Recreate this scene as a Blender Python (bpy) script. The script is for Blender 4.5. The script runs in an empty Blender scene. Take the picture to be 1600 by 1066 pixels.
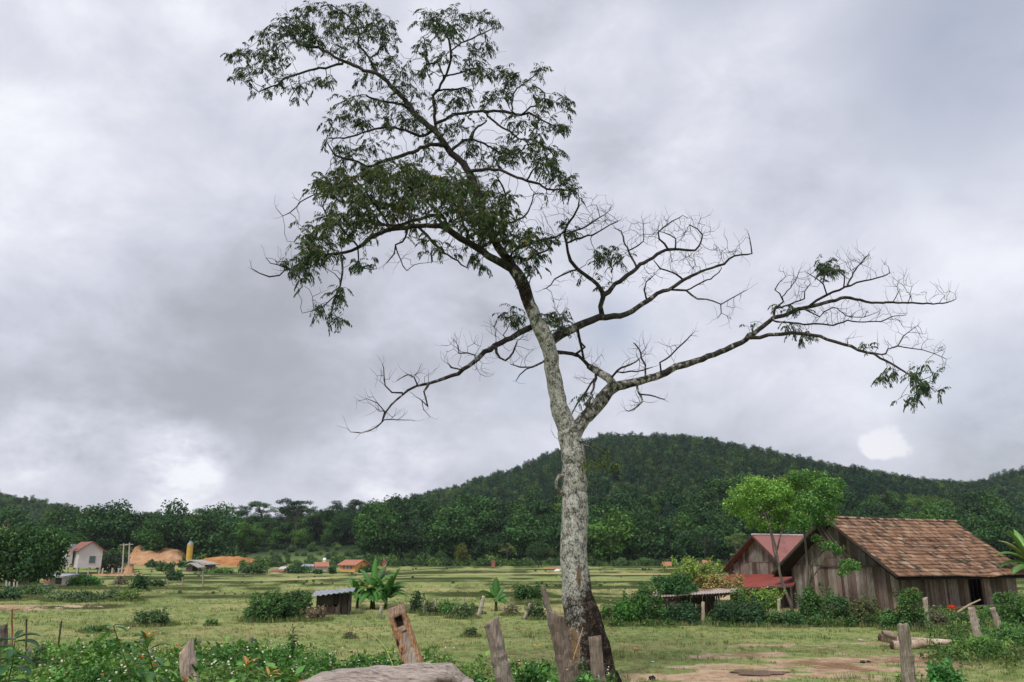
import bpy, bmesh, math, random
import numpy as np
from mathutils import Vector, Matrix, noise as mnoise
R = math.radians
C = bpy.context.scene.collection
scn = bpy.context.scene

# ------------------------------------------------------------------ camera
CAM_H = 2.5
PITCH = R(15.24)
FPX = 1244.4            # focal length in pixels of the 1600 px wide photograph (28 mm on a 36 mm sensor)
cam_d = bpy.data.cameras.new("camera")
cam = bpy.data.objects.new("camera", cam_d)
C.objects.link(cam)
cam_d.lens = 28.0
cam_d.sensor_width = 36.0
cam_d.clip_start = 0.1
cam_d.clip_end = 6000
cam.location = (0, 0, CAM_H)
cam.rotation_euler = (math.pi / 2 + PITCH, 0, 0)
scn.camera = cam

def ray(px, py):
    x = (px - 800) / FPX
    v = (533 - py) / FPX
    return Vector((x, math.cos(PITCH) - v * math.sin(PITCH), math.sin(PITCH) + v * math.cos(PITCH)))

def P(px, py, Y):
    "world point at forward distance Y seen in direction (px, py)"
    d = ray(px, py)
    return Vector((0, 0, CAM_H)) + d * (Y / d.y)

def W(wpx, Y):
    "metres covered by wpx photograph pixels at distance Y"
    return wpx / FPX * Y * 0.97

# ------------------------------------------------------------------ world
SUN_EL, SUN_ROT = R(52), R(-148)
world = bpy.data.worlds.new("World")
scn.world = world
world.use_nodes = True
wt = world.node_tree
wt.nodes.clear()
def wn(t, **k):
    n = wt.nodes.new(t)
    for a, b in k.items():
        setattr(n, a, b)
    return n
def wmath(op, a, b=None, c=None, clamp=False):
    n = wn('ShaderNodeMath', operation=op, use_clamp=clamp)
    for i, v in enumerate((a, b, c)):
        if v is None: continue
        if isinstance(v, (int, float)): n.inputs[i].default_value = v
        else: wt.links.new(v, n.inputs[i])
    return n.outputs[0]
w_out = wn('ShaderNodeOutputWorld')
w_bg = wn('ShaderNodeBackground')
w_bg.inputs['Strength'].default_value = 0.12
sky = wn('ShaderNodeTexSky', sky_type='NISHITA')
sky.sun_disc = False
sky.sun_elevation = SUN_EL
sky.sun_rotation = -SUN_ROT
sky.air_density = 1.2
sky.dust_density = 2.0
tc = wn('ShaderNodeTexCoord')
sep = wn('ShaderNodeSeparateXYZ')
wt.links.new(tc.outputs['Generated'], sep.inputs[0])
den = wmath('ADD', wmath('MAXIMUM', sep.outputs[2], 0.0), 0.34)
cmb = wn('ShaderNodeCombineXYZ')
wt.links.new(wmath('DIVIDE', sep.outputs[0], den), cmb.inputs[0])
wt.links.new(wmath('DIVIDE', sep.outputs[1], den), cmb.inputs[1])
cmb.inputs[2].default_value = 3.7
def wnoise(scale, detail, rough, dist=0.0, off=0.0, flat=1.45):
    mp = wn('ShaderNodeMapping')
    wt.links.new(tc.outputs['Generated'], mp.inputs[0])
    mp.inputs['Location'].default_value = (off, off * .7, off * 1.3)
    mp.inputs['Scale'].default_value = (1, 1, flat)
    n = wn('ShaderNodeTexNoise')
    n.inputs['Scale'].default_value = scale
    n.inputs['Detail'].default_value = detail
    n.inputs['Roughness'].default_value = rough
    n.inputs['Distortion'].default_value = dist
    wt.links.new(mp.outputs[0], n.inputs['Vector'])
    return n.outputs['Fac']
big = wnoise(2.6, 4, 0.5, 0.2, 2.0)
fine = wnoise(6.5, 9, 0.6, 0.25, 5.0)
val = wmath('ADD', wmath('MULTIPLY', big, 0.50), wmath('MULTIPLY_ADD', fine, 0.50, 0.012))
# large cloud masses: lighter and greyer banks at their places in the sky (px, py, radius in degrees, amount)
banks = [(100, 40, 15, .07), (60, 300, 12, .06), (480, 545, 13, -.14), (300, 440, 10, -.06), (760, 90, 12, .01), (1150, 230, 13, .09), (1480, 90, 9, .01), (1040, 560, 6, .02),
         (50, 702, 3.5, .16), (290, 742, 3.0, .30), (600, 762, 4.5, .17), (200, 650, 4, .05), (1386, 700, 4, .07), (980, 590, 5, .05), (1180, 640, 8, -.06), (1560, 700, 5, -.10), (1560, 440, 6, .09),
         (440, 690, 7, .0), (1300, 560, 7, .06), (230, 640, 5, .03), (720, 600, 5, .05)]
def lobe(px, py, deg, power=1.0):
    d = ray(px, py).normalized()
    n = wn('ShaderNodeVectorMath', operation='DOT_PRODUCT')
    wt.links.new(tc.outputs['Generated'], n.inputs[0])
    n.inputs[1].default_value = d
    k = 1.0 / (1 - math.cos(R(deg)))
    # exp(-(1-dot)*k)
    e = wmath('MULTIPLY', wmath('SUBTRACT', n.outputs['Value'], 1.0), k)
    return wmath('EXPONENT', e)
tot = val
puff = wmath('MULTIPLY_ADD', wnoise(13.0, 8, 0.6, 0.1, 8.0, 1.7), 4.2, -1.1)
for (px, py, deg, amt) in banks:
    lb = lobe(px, py, deg)
    if deg < 6: lb = wmath('MULTIPLY', lb, puff)      # small bright breaks are ragged
    tot = wmath('MULTIPLY_ADD', lb, amt, tot)
ramp = wn('ShaderNodeValToRGB')
wt.links.new(tot, ramp.inputs[0])
cr = ramp.color_ramp
cr.interpolation = 'B_SPLINE'
stops = [(0.30, (3.4, 3.55, 4.0)), (0.42, (4.5, 4.65, 5.35)), (0.52, (5.6, 5.75, 6.6)), (0.62, (6.6, 6.7, 7.5)), (0.74, (8.4, 8.5, 9.0))]
stops = [(p_, tuple(q / 10 for q in c_)) for p_, c_ in stops]      # a ramp holds 0..1: scaled back below
cr.elements[0].position = stops[0][0]; cr.elements[0].color = (*stops[0][1], 1)
cr.elements[1].position = stops[-1][0]; cr.elements[1].color = (*stops[-1][1], 1)
for p_, c_ in stops[1:-1]:
    e = cr.elements.new(p_); e.color = (*c_, 1)
rs = wn('ShaderNodeVectorMath', operation='SCALE'); rs.inputs['Scale'].default_value = 10.0
wt.links.new(ramp.outputs[0], rs.inputs[0])
# one small white cumulus and thin places where the blue shows through
cum_n = wnoise(26.0, 7, 0.6, 0.2, 11.0, 1.2)
cum = wmath('MULTIPLY', wmath('ADD', lobe(1390, 690, 1.5), wmath('MULTIPLY', lobe(1362, 704, 1.0), .8)), wmath('MULTIPLY_ADD', cum_n, 2.6, -.55))
cumf = wn('ShaderNodeMapRange'); cumf.interpolation_type = 'SMOOTHSTEP'
wt.links.new(cum, cumf.inputs[0]); cumf.inputs[1].default_value = .34; cumf.inputs[2].default_value = .74
cumf.inputs[3].default_value = 0.0; cumf.inputs[4].default_value = 0.92
mixc = wn('ShaderNodeMix', data_type='RGBA')
wt.links.new(cumf.outputs[0], mixc.inputs['Factor'])
wt.links.new(rs.outputs[0], mixc.inputs['A'])
mixc.inputs['B'].default_value = (8.1, 8.1, 8.5, 1)
blue = None
for (px, py, deg, amt) in [(1560, 60, 8, .42), (1080, 5, 3, .25), (960, 520, 2.2, .45), (1500, 620, 6, .22), (820, 600, 2, .2), (1500, 180, 7, .14)]:
    l = wmath('MULTIPLY', lobe(px, py, deg), amt)
    blue = l if blue is None else wmath('ADD', blue, l)
blue = wmath('MULTIPLY', blue, wmath('MULTIPLY_ADD', fine, 2.6, -0.5), clamp=True)
blue = wmath('MULTIPLY_ADD', blue, 1.0, 0.03, clamp=True)
mixb = wn('ShaderNodeMix', data_type='RGBA')
wt.links.new(blue, mixb.inputs['Factor'])
wt.links.new(mixc.outputs['Result'], mixb.inputs['A'])
wt.links.new(sky.outputs[0], mixb.inputs['B'])
wt.links.new(mixb.outputs['Result'], w_bg.inputs['Color'])
wt.links.new(w_bg.outputs[0], w_out.inputs[0])

# ------------------------------------------------------------------ sun behind thin cloud
sl = bpy.data.lights.new("sun", 'SUN')
sl.energy = 2.5
sl.angle = R(11)
sl.color = (1.0, 0.95, 0.87)
so = bpy.data.objects.new("sun", sl)
C.objects.link(so)
# direction towards the sun: behind the camera, to the left
sd = Vector((math.sin(SUN_ROT) * math.cos(SUN_EL), math.cos(SUN_ROT) * math.cos(SUN_EL), math.sin(SUN_EL)))
so.rotation_euler = sd.to_track_quat('Z', 'Y').to_euler()
scn.view_settings.view_transform = 'Standard'
scn.view_settings.look = 'None'
scn.view_settings.exposure = 0.0
scn.view_settings.gamma = 1.0
scn.cycles.max_bounces = 6
scn.cycles.transparent_max_bounces = 4
scn.cycles.volume_bounces = 0

# ------------------------------------------------------------------ helpers
def lin(r, g, b):
    f = lambda v: (v / 255 / 12.92) if v / 255 <= .04045 else ((v / 255 + .055) / 1.055) ** 2.4
    return (f(r), f(g), f(b))

def sst(a, b, x):
    t = min(1.0, max(0.0, (x - a) / (b - a)))
    return t * t * (3 - 2 * t)

def nz(x, y, z=0.0):
    return mnoise.noise(Vector((x, y, z)))

def world_mat(o):
    m = Matrix.LocRotScale(o.location, o.rotation_euler, o.scale)
    return world_mat(o.parent) @ m if o.parent else m

class MB:
    "collects geometry and a colour per vertex; build() links ONE mesh object"
    def __init__(s):
        s.v = []; s.f = []; s.c = []
    def add(s, vs, fs, col=(.5, .5, .5)):
        o = len(s.v)
        s.v.extend([tuple(p) for p in vs])
        s.f.extend([tuple(i + o for i in f) for f in fs])
        if isinstance(col, list): s.c.extend(col)
        else: s.c.extend([col] * len(vs))
    def box(s, c, size, M=None, col=(.5, .5, .5), taper=1.0, jit=0.0, rng=None):
        x, y, z = (q / 2 for q in size)
        vs = []
        for sz in (-1, 1):
            k = taper if sz > 0 else 1
            for sx, sy in ((-1, -1), (1, -1), (1, 1), (-1, 1)):
                p = Vector((sx * x * k, sy * y * k, sz * z))
                if jit: p += Vector([rng.uniform(-jit, jit) for _ in range(3)])
                p = (M @ p) if M is not None else p
                vs.append(p + Vector(c))
        s.add(vs, [(3, 2, 1, 0), (4, 5, 6, 7), (0, 1, 5, 4), (1, 2, 6, 5), (2, 3, 7, 6), (3, 0, 4, 7)], col)
    def beam(s, a, b, w, h, col=(.5, .5, .5), up=Vector((0, 0, 1))):
        a = Vector(a); b = Vector(b); d = (b - a)
        L = d.length; d.normalize()
        sx = d.cross(up)
        if sx.length < 1e-3: sx = d.cross(Vector((0, 1, 0)))
        sx.normalize(); uz = sx.cross(d)
        vs = []
        for e in (a, b):
            for i, j in ((-1, -1), (1, -1), (1, 1), (-1, 1)):
                vs.append(e + sx * (i * w / 2) + uz * (j * h / 2))
        s.add(vs, [(3, 2, 1, 0), (4, 5, 6, 7), (0, 1, 5, 4), (1, 2, 6, 5), (2, 3, 7, 6), (3, 0, 4, 7)], col)
    def tube(s, pts, rad, n=8, col=(.5, .5, .5), wob=0.0, wsc=3.0, cap=True, twist=0.0, colf=None):
        pts = [Vector(p) for p in pts]
        m = len(pts)
        if m < 2: return
        if not hasattr(rad, '__len__'): rad = [rad] * m
        t0 = (pts[1] - pts[0]).normalized()
        ref = Vector((0, 0, 1)) if abs(t0.z) < .9 else Vector((1, 0, 0))
        nrm = (ref - t0 * ref.dot(t0)).normalized()
        vs = []; cs = []
        for i in range(m):
            if i == 0: t = pts[1] - pts[0]
            elif i == m - 1: t = pts[-1] - pts[-2]
            else: t = pts[i + 1] - pts[i - 1]
            if t.length < 1e-9: t = t0
            t = t.normalized()
            nrm = nrm - t * nrm.dot(t)
            if nrm.length < 1e-6: nrm = t.orthogonal()
            nrm.normalize()
            bn = t.cross(nrm)
            for k in range(n):
                a = 2 * math.pi * k / n + twist * i
                d = nrm * math.cos(a) + bn * math.sin(a)
                r = rad[i]
                if wob:
                    q = pts[i] + d * r
                    r *= 1 + wob * mnoise.noise(q * wsc) + wob * .5 * mnoise.noise(q * wsc * 2.7)
                p = pts[i] + d * r
                vs.append(p)
                cs.append(colf(p, i, a) if colf else col)
        fs = []
        for i in range(m - 1):
            for k in range(n):
                k2 = (k + 1) % n
                fs.append((i * n + k, i * n + k2, (i + 1) * n + k2, (i + 1) * n + k))
        if cap:
            fs.append(tuple(range(n - 1, -1, -1)))
            fs.append(tuple((m - 1) * n + k for k in range(n)))
        s.add(vs, fs, cs)
    def arr(s, V, F, Cc):
        o = len(s.v)
        s.v.extend(map(tuple, V.tolist()))
        s.f.extend(map(tuple, (F + o).tolist()))
        s.c.extend(map(tuple, Cc.tolist()))
    def build(s, name, m, parent=None, smooth=False, loc=None):
        me = bpy.data.meshes.new(name)
        me.from_pydata(s.v, [], s.f)
        if smooth: me.polygons.foreach_set('use_smooth', [True] * len(me.polygons))
        at = me.color_attributes.new('col', 'FLOAT_COLOR', 'POINT')
        if s.c:
            ca = np.ones((len(s.v), 4), np.float32); ca[:, :3] = np.array(s.c, np.float32)
            at.data.foreach_set('color', ca.ravel())
        me.materials.append(m)
        me.update()
        o = bpy.data.objects.new(name, me)
        C.objects.link(o)
        if parent is not None:
            # geometry is given in world coordinates; put it in the parent's own frame
            inv = world_mat(parent).inverted()
            me.transform(inv)
            o.parent = parent
        return o

def np_build(name, V, F, Cc, m, parent=None, smooth=False):
    "fast mesh from numpy arrays, F is (n,3) or (n,4)"
    me = bpy.data.meshes.new(name)
    n, k = F.shape
    if parent is not None:
        V = V - np.array(world_mat(parent).translation)[None, :]
    me.vertices.add(len(V)); me.vertices.foreach_set('co', V.astype(np.float32).ravel())
    me.loops.add(n * k); me.loops.foreach_set('vertex_index', F.astype(np.int32).ravel())
    me.polygons.add(n)
    me.polygons.foreach_set('loop_start', np.arange(0, n * k, k, dtype=np.int32))
    if smooth: me.polygons.foreach_set('use_smooth', np.ones(n, dtype=bool))
    at = me.color_attributes.new('col', 'FLOAT_COLOR', 'POINT')
    ca = np.ones((len(V), 4), np.float32); ca[:, :3] = Cc
    at.data.foreach_set('color', ca.ravel())
    me.materials.append(m)
    me.update(calc_edges=True)
    me.validate()
    o = bpy.data.objects.new(name, me)
    C.objects.link(o)
    if parent is not None: o.parent = parent
    return o

def tag(o, label=None, cat=None, group=None, kind=None):
    if label: o['label'] = label
    if cat: o['category'] = cat
    if group: o['group'] = group
    if kind: o['kind'] = kind
    return o

def empty(name, loc, label=None, cat=None, group=None):
    o = bpy.data.objects.new(name, None)
    C.objects.link(o)
    o.location = loc
    o.empty_display_size = .3
    return tag(o, label, cat, group)

def copy_tree(o, parent=None):
    c = o.copy(); C.objects.link(c)
    if parent is not None: c.parent = parent
    for ch in list(o.children): copy_tree(ch, c)
    return c

# ------------------------------------------------------------------ materials
class NT:
    def __init__(s, name):
        s.m = bpy.data.materials.new(name); s.m.use_nodes = True
        s.t = s.m.node_tree; s.t.nodes.clear()
        s.out = s.t.nodes.new('ShaderNodeOutputMaterial')
        s.co = s.t.nodes.new('ShaderNodeTexCoord')
    def n(s, t, **k):
        q = s.t.nodes.new(t)
        for a, b in k.items(): setattr(q, a, b)
        return q
    def l(s, a, b): s.t.links.new(a, b)
    def setv(s, sock, v):
        if isinstance(v, (int, float)): sock.default_value = v
        elif isinstance(v, (tuple, list)): sock.default_value = (*v, 1) if len(v) == 3 and len(sock.default_value) == 4 else v
        else: s.l(v, sock)
    def noise(s, scale, detail=4, rough=.55, vec=None, stretch=None, dist=0.0):
        v = vec or s.co.outputs['Object']
        if stretch:
            mp = s.n('ShaderNodeMapping'); mp.inputs['Scale'].default_value = stretch
            s.l(v, mp.inputs[0]); v = mp.outputs[0]
        q = s.n('ShaderNodeTexNoise')
        q.inputs['Scale'].default_value = scale; q.inputs['Detail'].default_value = detail
        q.inputs['Roughness'].default_value = rough; q.inputs['Distortion'].default_value = dist
        s.l(v, q.inputs['Vector'])
        return q.outputs['Fac']
    def mix(s, f, a, b, blend='MIX'):
        q = s.n('ShaderNodeMix', data_type='RGBA', blend_type=blend)
        s.setv(q.inputs['Factor'], f); s.setv(q.inputs['A'], a); s.setv(q.inputs['B'], b)
        return q.outputs['Result']
    def ramp(s, f, stops, interp='LINEAR'):
        q = s.n('ShaderNodeValToRGB'); s.l(f, q.inputs[0]); r = q.color_ramp; r.interpolation = interp
        r.elements[0].position = stops[0][0]; r.elements[0].color = (*stops[0][1], 1)
        r.elements[1].position = stops[-1][0]; r.elements[1].color = (*stops[-1][1], 1)
        for p_, c_ in stops[1:-1]:
            e = r.elements.new(p_); e.color = (*c_, 1)
        return q.outputs[0]
    def step(s, f, a, b):
        q = s.n('ShaderNodeMapRange'); q.interpolation_type = 'SMOOTHSTEP'; s.l(f, q.inputs[0])
        q.inputs[1].default_value = a; q.inputs[2].default_value = b
        return q.outputs[0]
    def math(s, op, a, b=0.0, clamp=False):
        q = s.n('ShaderNodeMath', operation=op, use_clamp=clamp)
        s.setv(q.inputs[0], a); s.setv(q.inputs[1], b)
        return q.outputs[0]
    def attr(s, name='col'):
        q = s.n('ShaderNodeAttribute', attribute_name=name)
        return q
    def bsdf(s, col, rough=.8, bump=None, bstr=.4, bdist=.02, spec=.3, metal=0.0, transl=None, tcol=None):
        b = s.n('ShaderNodeBsdfPrincipled')
        s.setv(b.inputs['Base Color'], col); s.setv(b.inputs['Roughness'], rough)
        b.inputs['Specular IOR Level'].default_value = spec; b.inputs['Metallic'].default_value = metal
        if bump is not None:
            u = s.n('ShaderNodeBump'); u.inputs['Strength'].default_value = bstr; u.inputs['Distance'].default_value = bdist
            s.l(bump, u.inputs['Height']); s.l(u.outputs[0], b.inputs['Normal'])
        o = b.outputs[0]
        if transl:
            t = s.n('ShaderNodeBsdfTranslucent'); s.setv(t.inputs[0], tcol if tcol is not None else col)
            mx = s.n('ShaderNodeMixShader'); mx.inputs[0].default_value = transl
            s.l(o, mx.inputs[1]); s.l(t.outputs[0], mx.inputs[2]); o = mx.outputs[0]
        s.l(o, s.out.inputs[0])
        return s.m

def leaf_mat(name, transl=.28, rough=.55, spec=.25, var=.35, nscale=6.0):
    k = NT(name)
    a = k.attr().outputs['Color']
    f = k.noise(nscale, 3, .6)
    v = k.math('MULTIPLY_ADD', f, var * 2); v.node.inputs[2].default_value = 1 - var
    c = k.mix(1.0, a, v, 'MULTIPLY')
    warm = k.mix(1.0, c, (1.25, 1.2, .55), 'MULTIPLY')
    return k.bsdf(c, rough, spec=spec, transl=transl, tcol=warm)
def leaf_mat_far():
    k = NT('far_leaf'); a = k.attr().outputs['Color']; oi = k.n('ShaderNodeObjectInfo').outputs['Random']
    c = k.mix(1.0, a, k.ramp(oi, [(0, (.62, .62, .68)), (.35, (.85, .9, .9)), (.6, (1.05, 1.1, .95)), (.85, (1.35, 1.4, 1.0)), (1.0, (1.9, 1.75, .95))]), 'MULTIPLY')
    f = k.noise(.5, 3, .6); v = k.math('MULTIPLY_ADD', f, .8); v.node.inputs[2].default_value = .6
    c = k.mix(1.0, c, v, 'MULTIPLY')
    return k.bsdf(c, .65, spec=.15, transl=.18)
M_LEAF = leaf_mat('leaf')
M_LEAF_FAR = leaf_mat_far()
M_GRASS = leaf_mat('grass_blade', .3, .7, .15, .25, 1.2)
M_BANANA = leaf_mat('banana_leaf', .3, .4, .4, .2, 5)

def m_bark():
    k = NT('hero_bark')
    co = k.co.outputs['Object']
    a = k.attr().outputs['Color']           # r: lichen amount, g: char, b: bare wood
    s3 = k.n('ShaderNodeSeparateColor'); k.l(a, s3.inputs[0])
    n1 = k.noise(9, 7, .68, stretch=(1, 1, .8))
    n2 = k.noise(34, 5, .65, stretch=(1, 1, .7))
    n3 = k.noise(3.0, 5, .6, stretch=(1, 1, .7), dist=1.0)
    n4 = k.noise(60, 3, .6)
    lich = k.ramp(k.math('ADD', k.math('MULTIPLY', n2, .5), k.math('MULTIPLY', n1, .5)), [(.38, (.035, .032, .028)), (.45, (.15, .145, .125)), (.51, (.40, .39, .35)), (.62, (.66, .65, .59))])
    base = k.ramp(n1, [(.3, (.018, .016, .014)), (.55, (.055, .048, .042)), (.8, (.12, .105, .09))])
    lf = k.step(k.math('ADD', k.math('MULTIPLY', n1, .6), k.math('ADD', k.math('MULTIPLY', n3, .6), k.math('MULTIPLY', s3.outputs[0], .6))), .78, .98)
    c = k.mix(lf, base, lich)
    gap = k.step(k.noise(14, 5, .7, stretch=(1, 1, .45), dist=.6), .60, .70)
    c = k.mix(k.math('MULTIPLY', gap, .8), c, (.022, .018, .015))
    char = k.ramp(k.math('ADD', k.math('MULTIPLY', n2, .5), k.math('MULTIPLY', n1, .5)), [(.42, (.010, .008, .007)), (.52, (.035, .026, .020)), (.60, (.13, .10, .08))])
    c = k.mix(k.step(k.math('ADD', s3.outputs[1], k.math('MULTIPLY', k.math('SUBTRACT', n1, .5), 2.2)), .45, .75), c, char)
    wood = k.ramp(n1, [(.3, (.04, .027, .02)), (.5, (.15, .10, .065)), (.75, (.34, .23, .13))])
    c = k.mix(k.step(k.math('ADD', s3.outputs[2], k.math('MULTIPLY', k.math('SUBTRACT', n1, .5), 2.6)), .55, .85), c, wood)
    bh = k.math('ADD', k.math('MULTIPLY', n2, .7), k.math('ADD', n1, k.math('MULTIPLY', n4, .3)))
    return k.bsdf(c, .92, bump=bh, bstr=.9, bdist=.035, spec=.1)
M_BARK = m_bark()

def m_simple_bark(name, dark, light, scale=12, stretch=(1, 1, .25)):
    k = NT(name)
    n1 = k.noise(scale, 5, .65, stretch=stretch)
    c = k.ramp(n1, [(.3, dark), (.7, light)])
    return k.bsdf(c, .9, bump=n1, bstr=.6, bdist=.02, spec=.1)
M_BARK2 = m_simple_bark('tree_bark', (.05, .042, .034), (.22, .2, .17))
M_STEM = m_simple_bark('green_stem', (.04, .06, .02), (.10, .13, .05), 6)

def m_wood(name, tint=(1, 1, 1), scale=1.0, along=(9, 9, .7)):
    "weathered timber; colour attribute multiplies"
    k = NT(name)
    a = k.attr().outputs['Color']
    n1 = k.noise(5 * scale, 7, .68, stretch=along)
    n2 = k.noise(1.1 * scale, 4, .6)
    n3 = k.noise(16 * scale, 4, .6, stretch=(along[0] * .6, along[1] * .6, along[2]))
    c = k.ramp(n1, [(.28, (.26, .24, .23)), (.48, (.75, .73, .72)), (.72, (1.35, 1.32, 1.28))])
    c = k.mix(1.0, c, a, 'MULTIPLY')
    c = k.mix(1.0, c, tint, 'MULTIPLY')
    st = k.step(n2, .42, .68)
    c = k.mix(k.math('MULTIPLY', st, .5), c, k.mix(1.0, c, (.42, .36, .32), 'MULTIPLY'))
    cr_ = k.step(n3, .62, .70)
    c = k.mix(k.math('MULTIPLY', cr_, .7), c, (.02, .017, .015))
    return k.bsdf(c, .88, bump=n1, bstr=.6, bdist=.012, spec=.15)
M_WOOD = m_wood('weathered_wood', tint=(1.30, 1.24, 1.17))
M_POST = m_wood('post_wood', tint=(1.42, 1.34, 1.24), scale=1.6, along=(7, 7, .5))

def m_tile():
    k = NT('clay_tile')
    a = k.attr().outputs['Color']
    n1 = k.noise(4.5, 6, .65); n2 = k.noise(.7, 5, .6); n3 = k.noise(22, 3, .6)
    c = k.mix(1.0, a, k.ramp(n3, [(.3, (.7, .7, .7)), (.7, (1.25, 1.25, 1.25))]), 'MULTIPLY')
    dark = k.step(k.math('ADD', k.math('MULTIPLY', n1, .6), k.math('MULTIPLY', n2, .5)), .60, .72)
    c = k.mix(k.math('MULTIPLY', dark, .8), c, (.045, .032, .03))
    pale = k.step(k.noise(9, 4, .6), .62, .74)
    c = k.mix(k.math('MULTIPLY', pale, .35), c, (.42, .36, .30))
    return k.bsdf(c, .85, bump=n3, bstr=.3, bdist=.01, spec=.2)
M_TILE = m_tile()

def m_metal(name, base, rust, amt=.5, rough=.5):
    k = NT(name)
    n1 = k.noise(1.3, 6, .65); n2 = k.noise(9, 4, .6)
    f = k.step(k.math('ADD', k.math('MULTIPLY', n1, .75), k.math('MULTIPLY', n2, .25)), .62 - amt * .25, .80 - amt * .2)
    c = k.mix(f, base, rust)
    return k.bsdf(c, rough, bump=n2, bstr=.1, bdist=.01, spec=.4)
M_RED = m_metal('red_sheet', lin(148, 98, 92), lin(112, 76, 70), .6, .6)
M_RED2 = m_metal('red_sheet_bright', lin(148, 74, 66), lin(108, 66, 60), .6, .6)
M_RUST = m_metal('rusty_sheet', lin(190, 175, 170), lin(120, 72, 55), .65, .7)
M_GREY = m_metal('grey_sheet', lin(150, 155, 165), lin(90, 92, 98), .5, .5)
M_ORANGE_ROOF = m_metal('orange_roof', lin(172, 114, 92), lin(128, 84, 68), .5, .8)
M_BROWN_ROOF = m_metal('brown_roof', lin(140, 92, 80), lin(100, 66, 60), .5, .8)

def m_flat(name, col, rough=.8, scale=2.0, var=.18, spec=.2):
    k = NT(name)
    n1 = k.noise(scale, 5, .6)
    v = k.math('MULTIPLY_ADD', n1, var * 2); v.node.inputs[2].default_value = 1 - var
    c = k.mix(1.0, col, v, 'MULTIPLY')
    return k.bsdf(c, rough, spec=spec)
M_PLASTER = m_flat('plaster', lin(196, 190, 192), .85, .9, .22)
M_TEAL = m_flat('teal_paint', lin(92, 116, 116), .6)
M_YELLOW = m_flat('yellow_paint', lin(196, 160, 78), .6, 1.2, .22)
M_DARK = m_flat('dark_interior', (.02, .018, .016))
M_GLASS = m_flat('window_glass', (.08, .12, .13), .15, 1, .1, .6)
M_CONC = m_flat('concrete', lin(170, 165, 158), .9, 3, .2)
M_OCHRE = m_flat('ochre_wall', lin(214, 156, 92), .85, .8, .15)
M_BRICK = m_flat('brick_wall', lin(150, 96, 84), .9, 4, .25)
M_BLACK = m_flat('black_paint', (.015, .015, .017), .6)
M_REDP = m_flat('red_plastic', lin(200, 22, 22), .4, 5, .3)
M_WHITEP = m_flat('white_plastic', lin(220, 220, 220), .5, 5, .1)
M_PETAL = leaf_mat('petal', .3, .6, .2, .15)

def m_earth(tint=(1, .97, .93)):
    k = NT('orange_earth')
    n1 = k.noise(.35, 7, .65); n2 = k.noise(1.6, 6, .7, stretch=(1.5, 1.5, .5)); n3 = k.noise(6, 4, .6)
    c = k.ramp(n1, [(.3, lin(164, 120, 88)), (.5, lin(190, 150, 116)), (.7, lin(206, 180, 150))])
    c = k.mix(k.math('MULTIPLY', k.step(n2, .54, .7), .7), c, lin(132, 92, 66))
    c = k.mix(1.0, c, tint, 'MULTIPLY')
    return k.bsdf(c, .95, bump=k.math('ADD', n2, k.math('MULTIPLY', n3, .4)), bstr=.8, bdist=.3, spec=.05)
M_EARTH = m_earth()
M_EARTH2 = m_earth((.92, .72, .52))

# ------------------------------------------------------------------ terrain
def prof(pts, Yr, sub):
    xs = []; zs = []
    for px, py in pts:
        p = P(px, py, Yr); xs.append(p.x); zs.append(p.z - sub)
    return np.array(xs), np.array(zs)
HILLS = {
    'main': dict(Yr=450, Yf=205, Yb=620, p=prof([(-100, 872), (300, 862), (480, 815), (560, 796), (600, 788), (640, 776), (700, 764), (740, 752), (800, 731), (850, 707), (900, 685), (950, 677), (1000, 675), (1050, 677), (1100, 685), (1150, 699), (1200, 713), (1240, 728), (1280, 739), (1320, 747), (1400, 762), (1500, 790), (1700, 840)], 450, 9)),
    'right': dict(Yr=400, Yf=225, Yb=560, p=prof([(1050, 872), (1150, 850), (1250, 785), (1300, 757), (1350, 751), (1400, 750), (1500, 753), (1540, 752), (1570, 742), (1600, 733), (1700, 716), (1900, 716), (2200, 760)], 400, 9)),
    'left': dict(Yr=520, Yf=265, Yb=700, p=prof([(-900, 770), (-500, 745), (-200, 748), (0, 765), (40, 771), (80, 782), (120, 795), (160, 800), (200, 801), (240, 797), (280, 799), (320, 803), (400, 808), (520, 840), (600, 872)], 520, 9)),
    'knoll': dict(Yr=262, Yf=192, Yb=330, p=prof([(60, 872), (120, 868), (180, 856), (225, 836), (260, 818), (300, 804), (350, 797), (400, 795), (450, 797), (500, 797), (560, 794), (610, 794), (660, 812), (740, 850), (820, 872)], 262, 10.5)),
}
def hill_h(x, y):
    z = 0.0
    for h in HILLS.values():
        top = float(np.interp(x, h['p'][0], h['p'][1]))
        if top <= 0: continue
        Yf = h['Yf'] + 14 * nz(x * .02, 3.1)
        if y < h['Yr']:
            t = max(0.0, (y - Yf) / (h['Yr'] - Yf))
            s = t * (1.35 - .35 * t) if t < 1 else 1
            s = s * sst(0, .12, t) if t < .12 else s
        else:
            s = 1 - .8 * sst(h['Yr'] + 8, h['Yb'], y)
        z = max(z, top * s)
    if z > 0: z += 1.6 * nz(x * .03, y * .03, 5) * min(1, z / 8)
    return z
TERR = [46, 51, 57, 64, 71, 80, 89, 100, 112, 126, 142, 160, 180]
def bund_y(i, x):
    return TERR[i] + (3.4 + TERR[i] * .045) * nz(x * .018 + i * 7.1, i * 3.3) + (1.2 + TERR[i] * .018) * nz(x * .10, i * 1.7) + (.5 + TERR[i] * .004) * nz(x * .45, i * 2.9)
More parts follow.
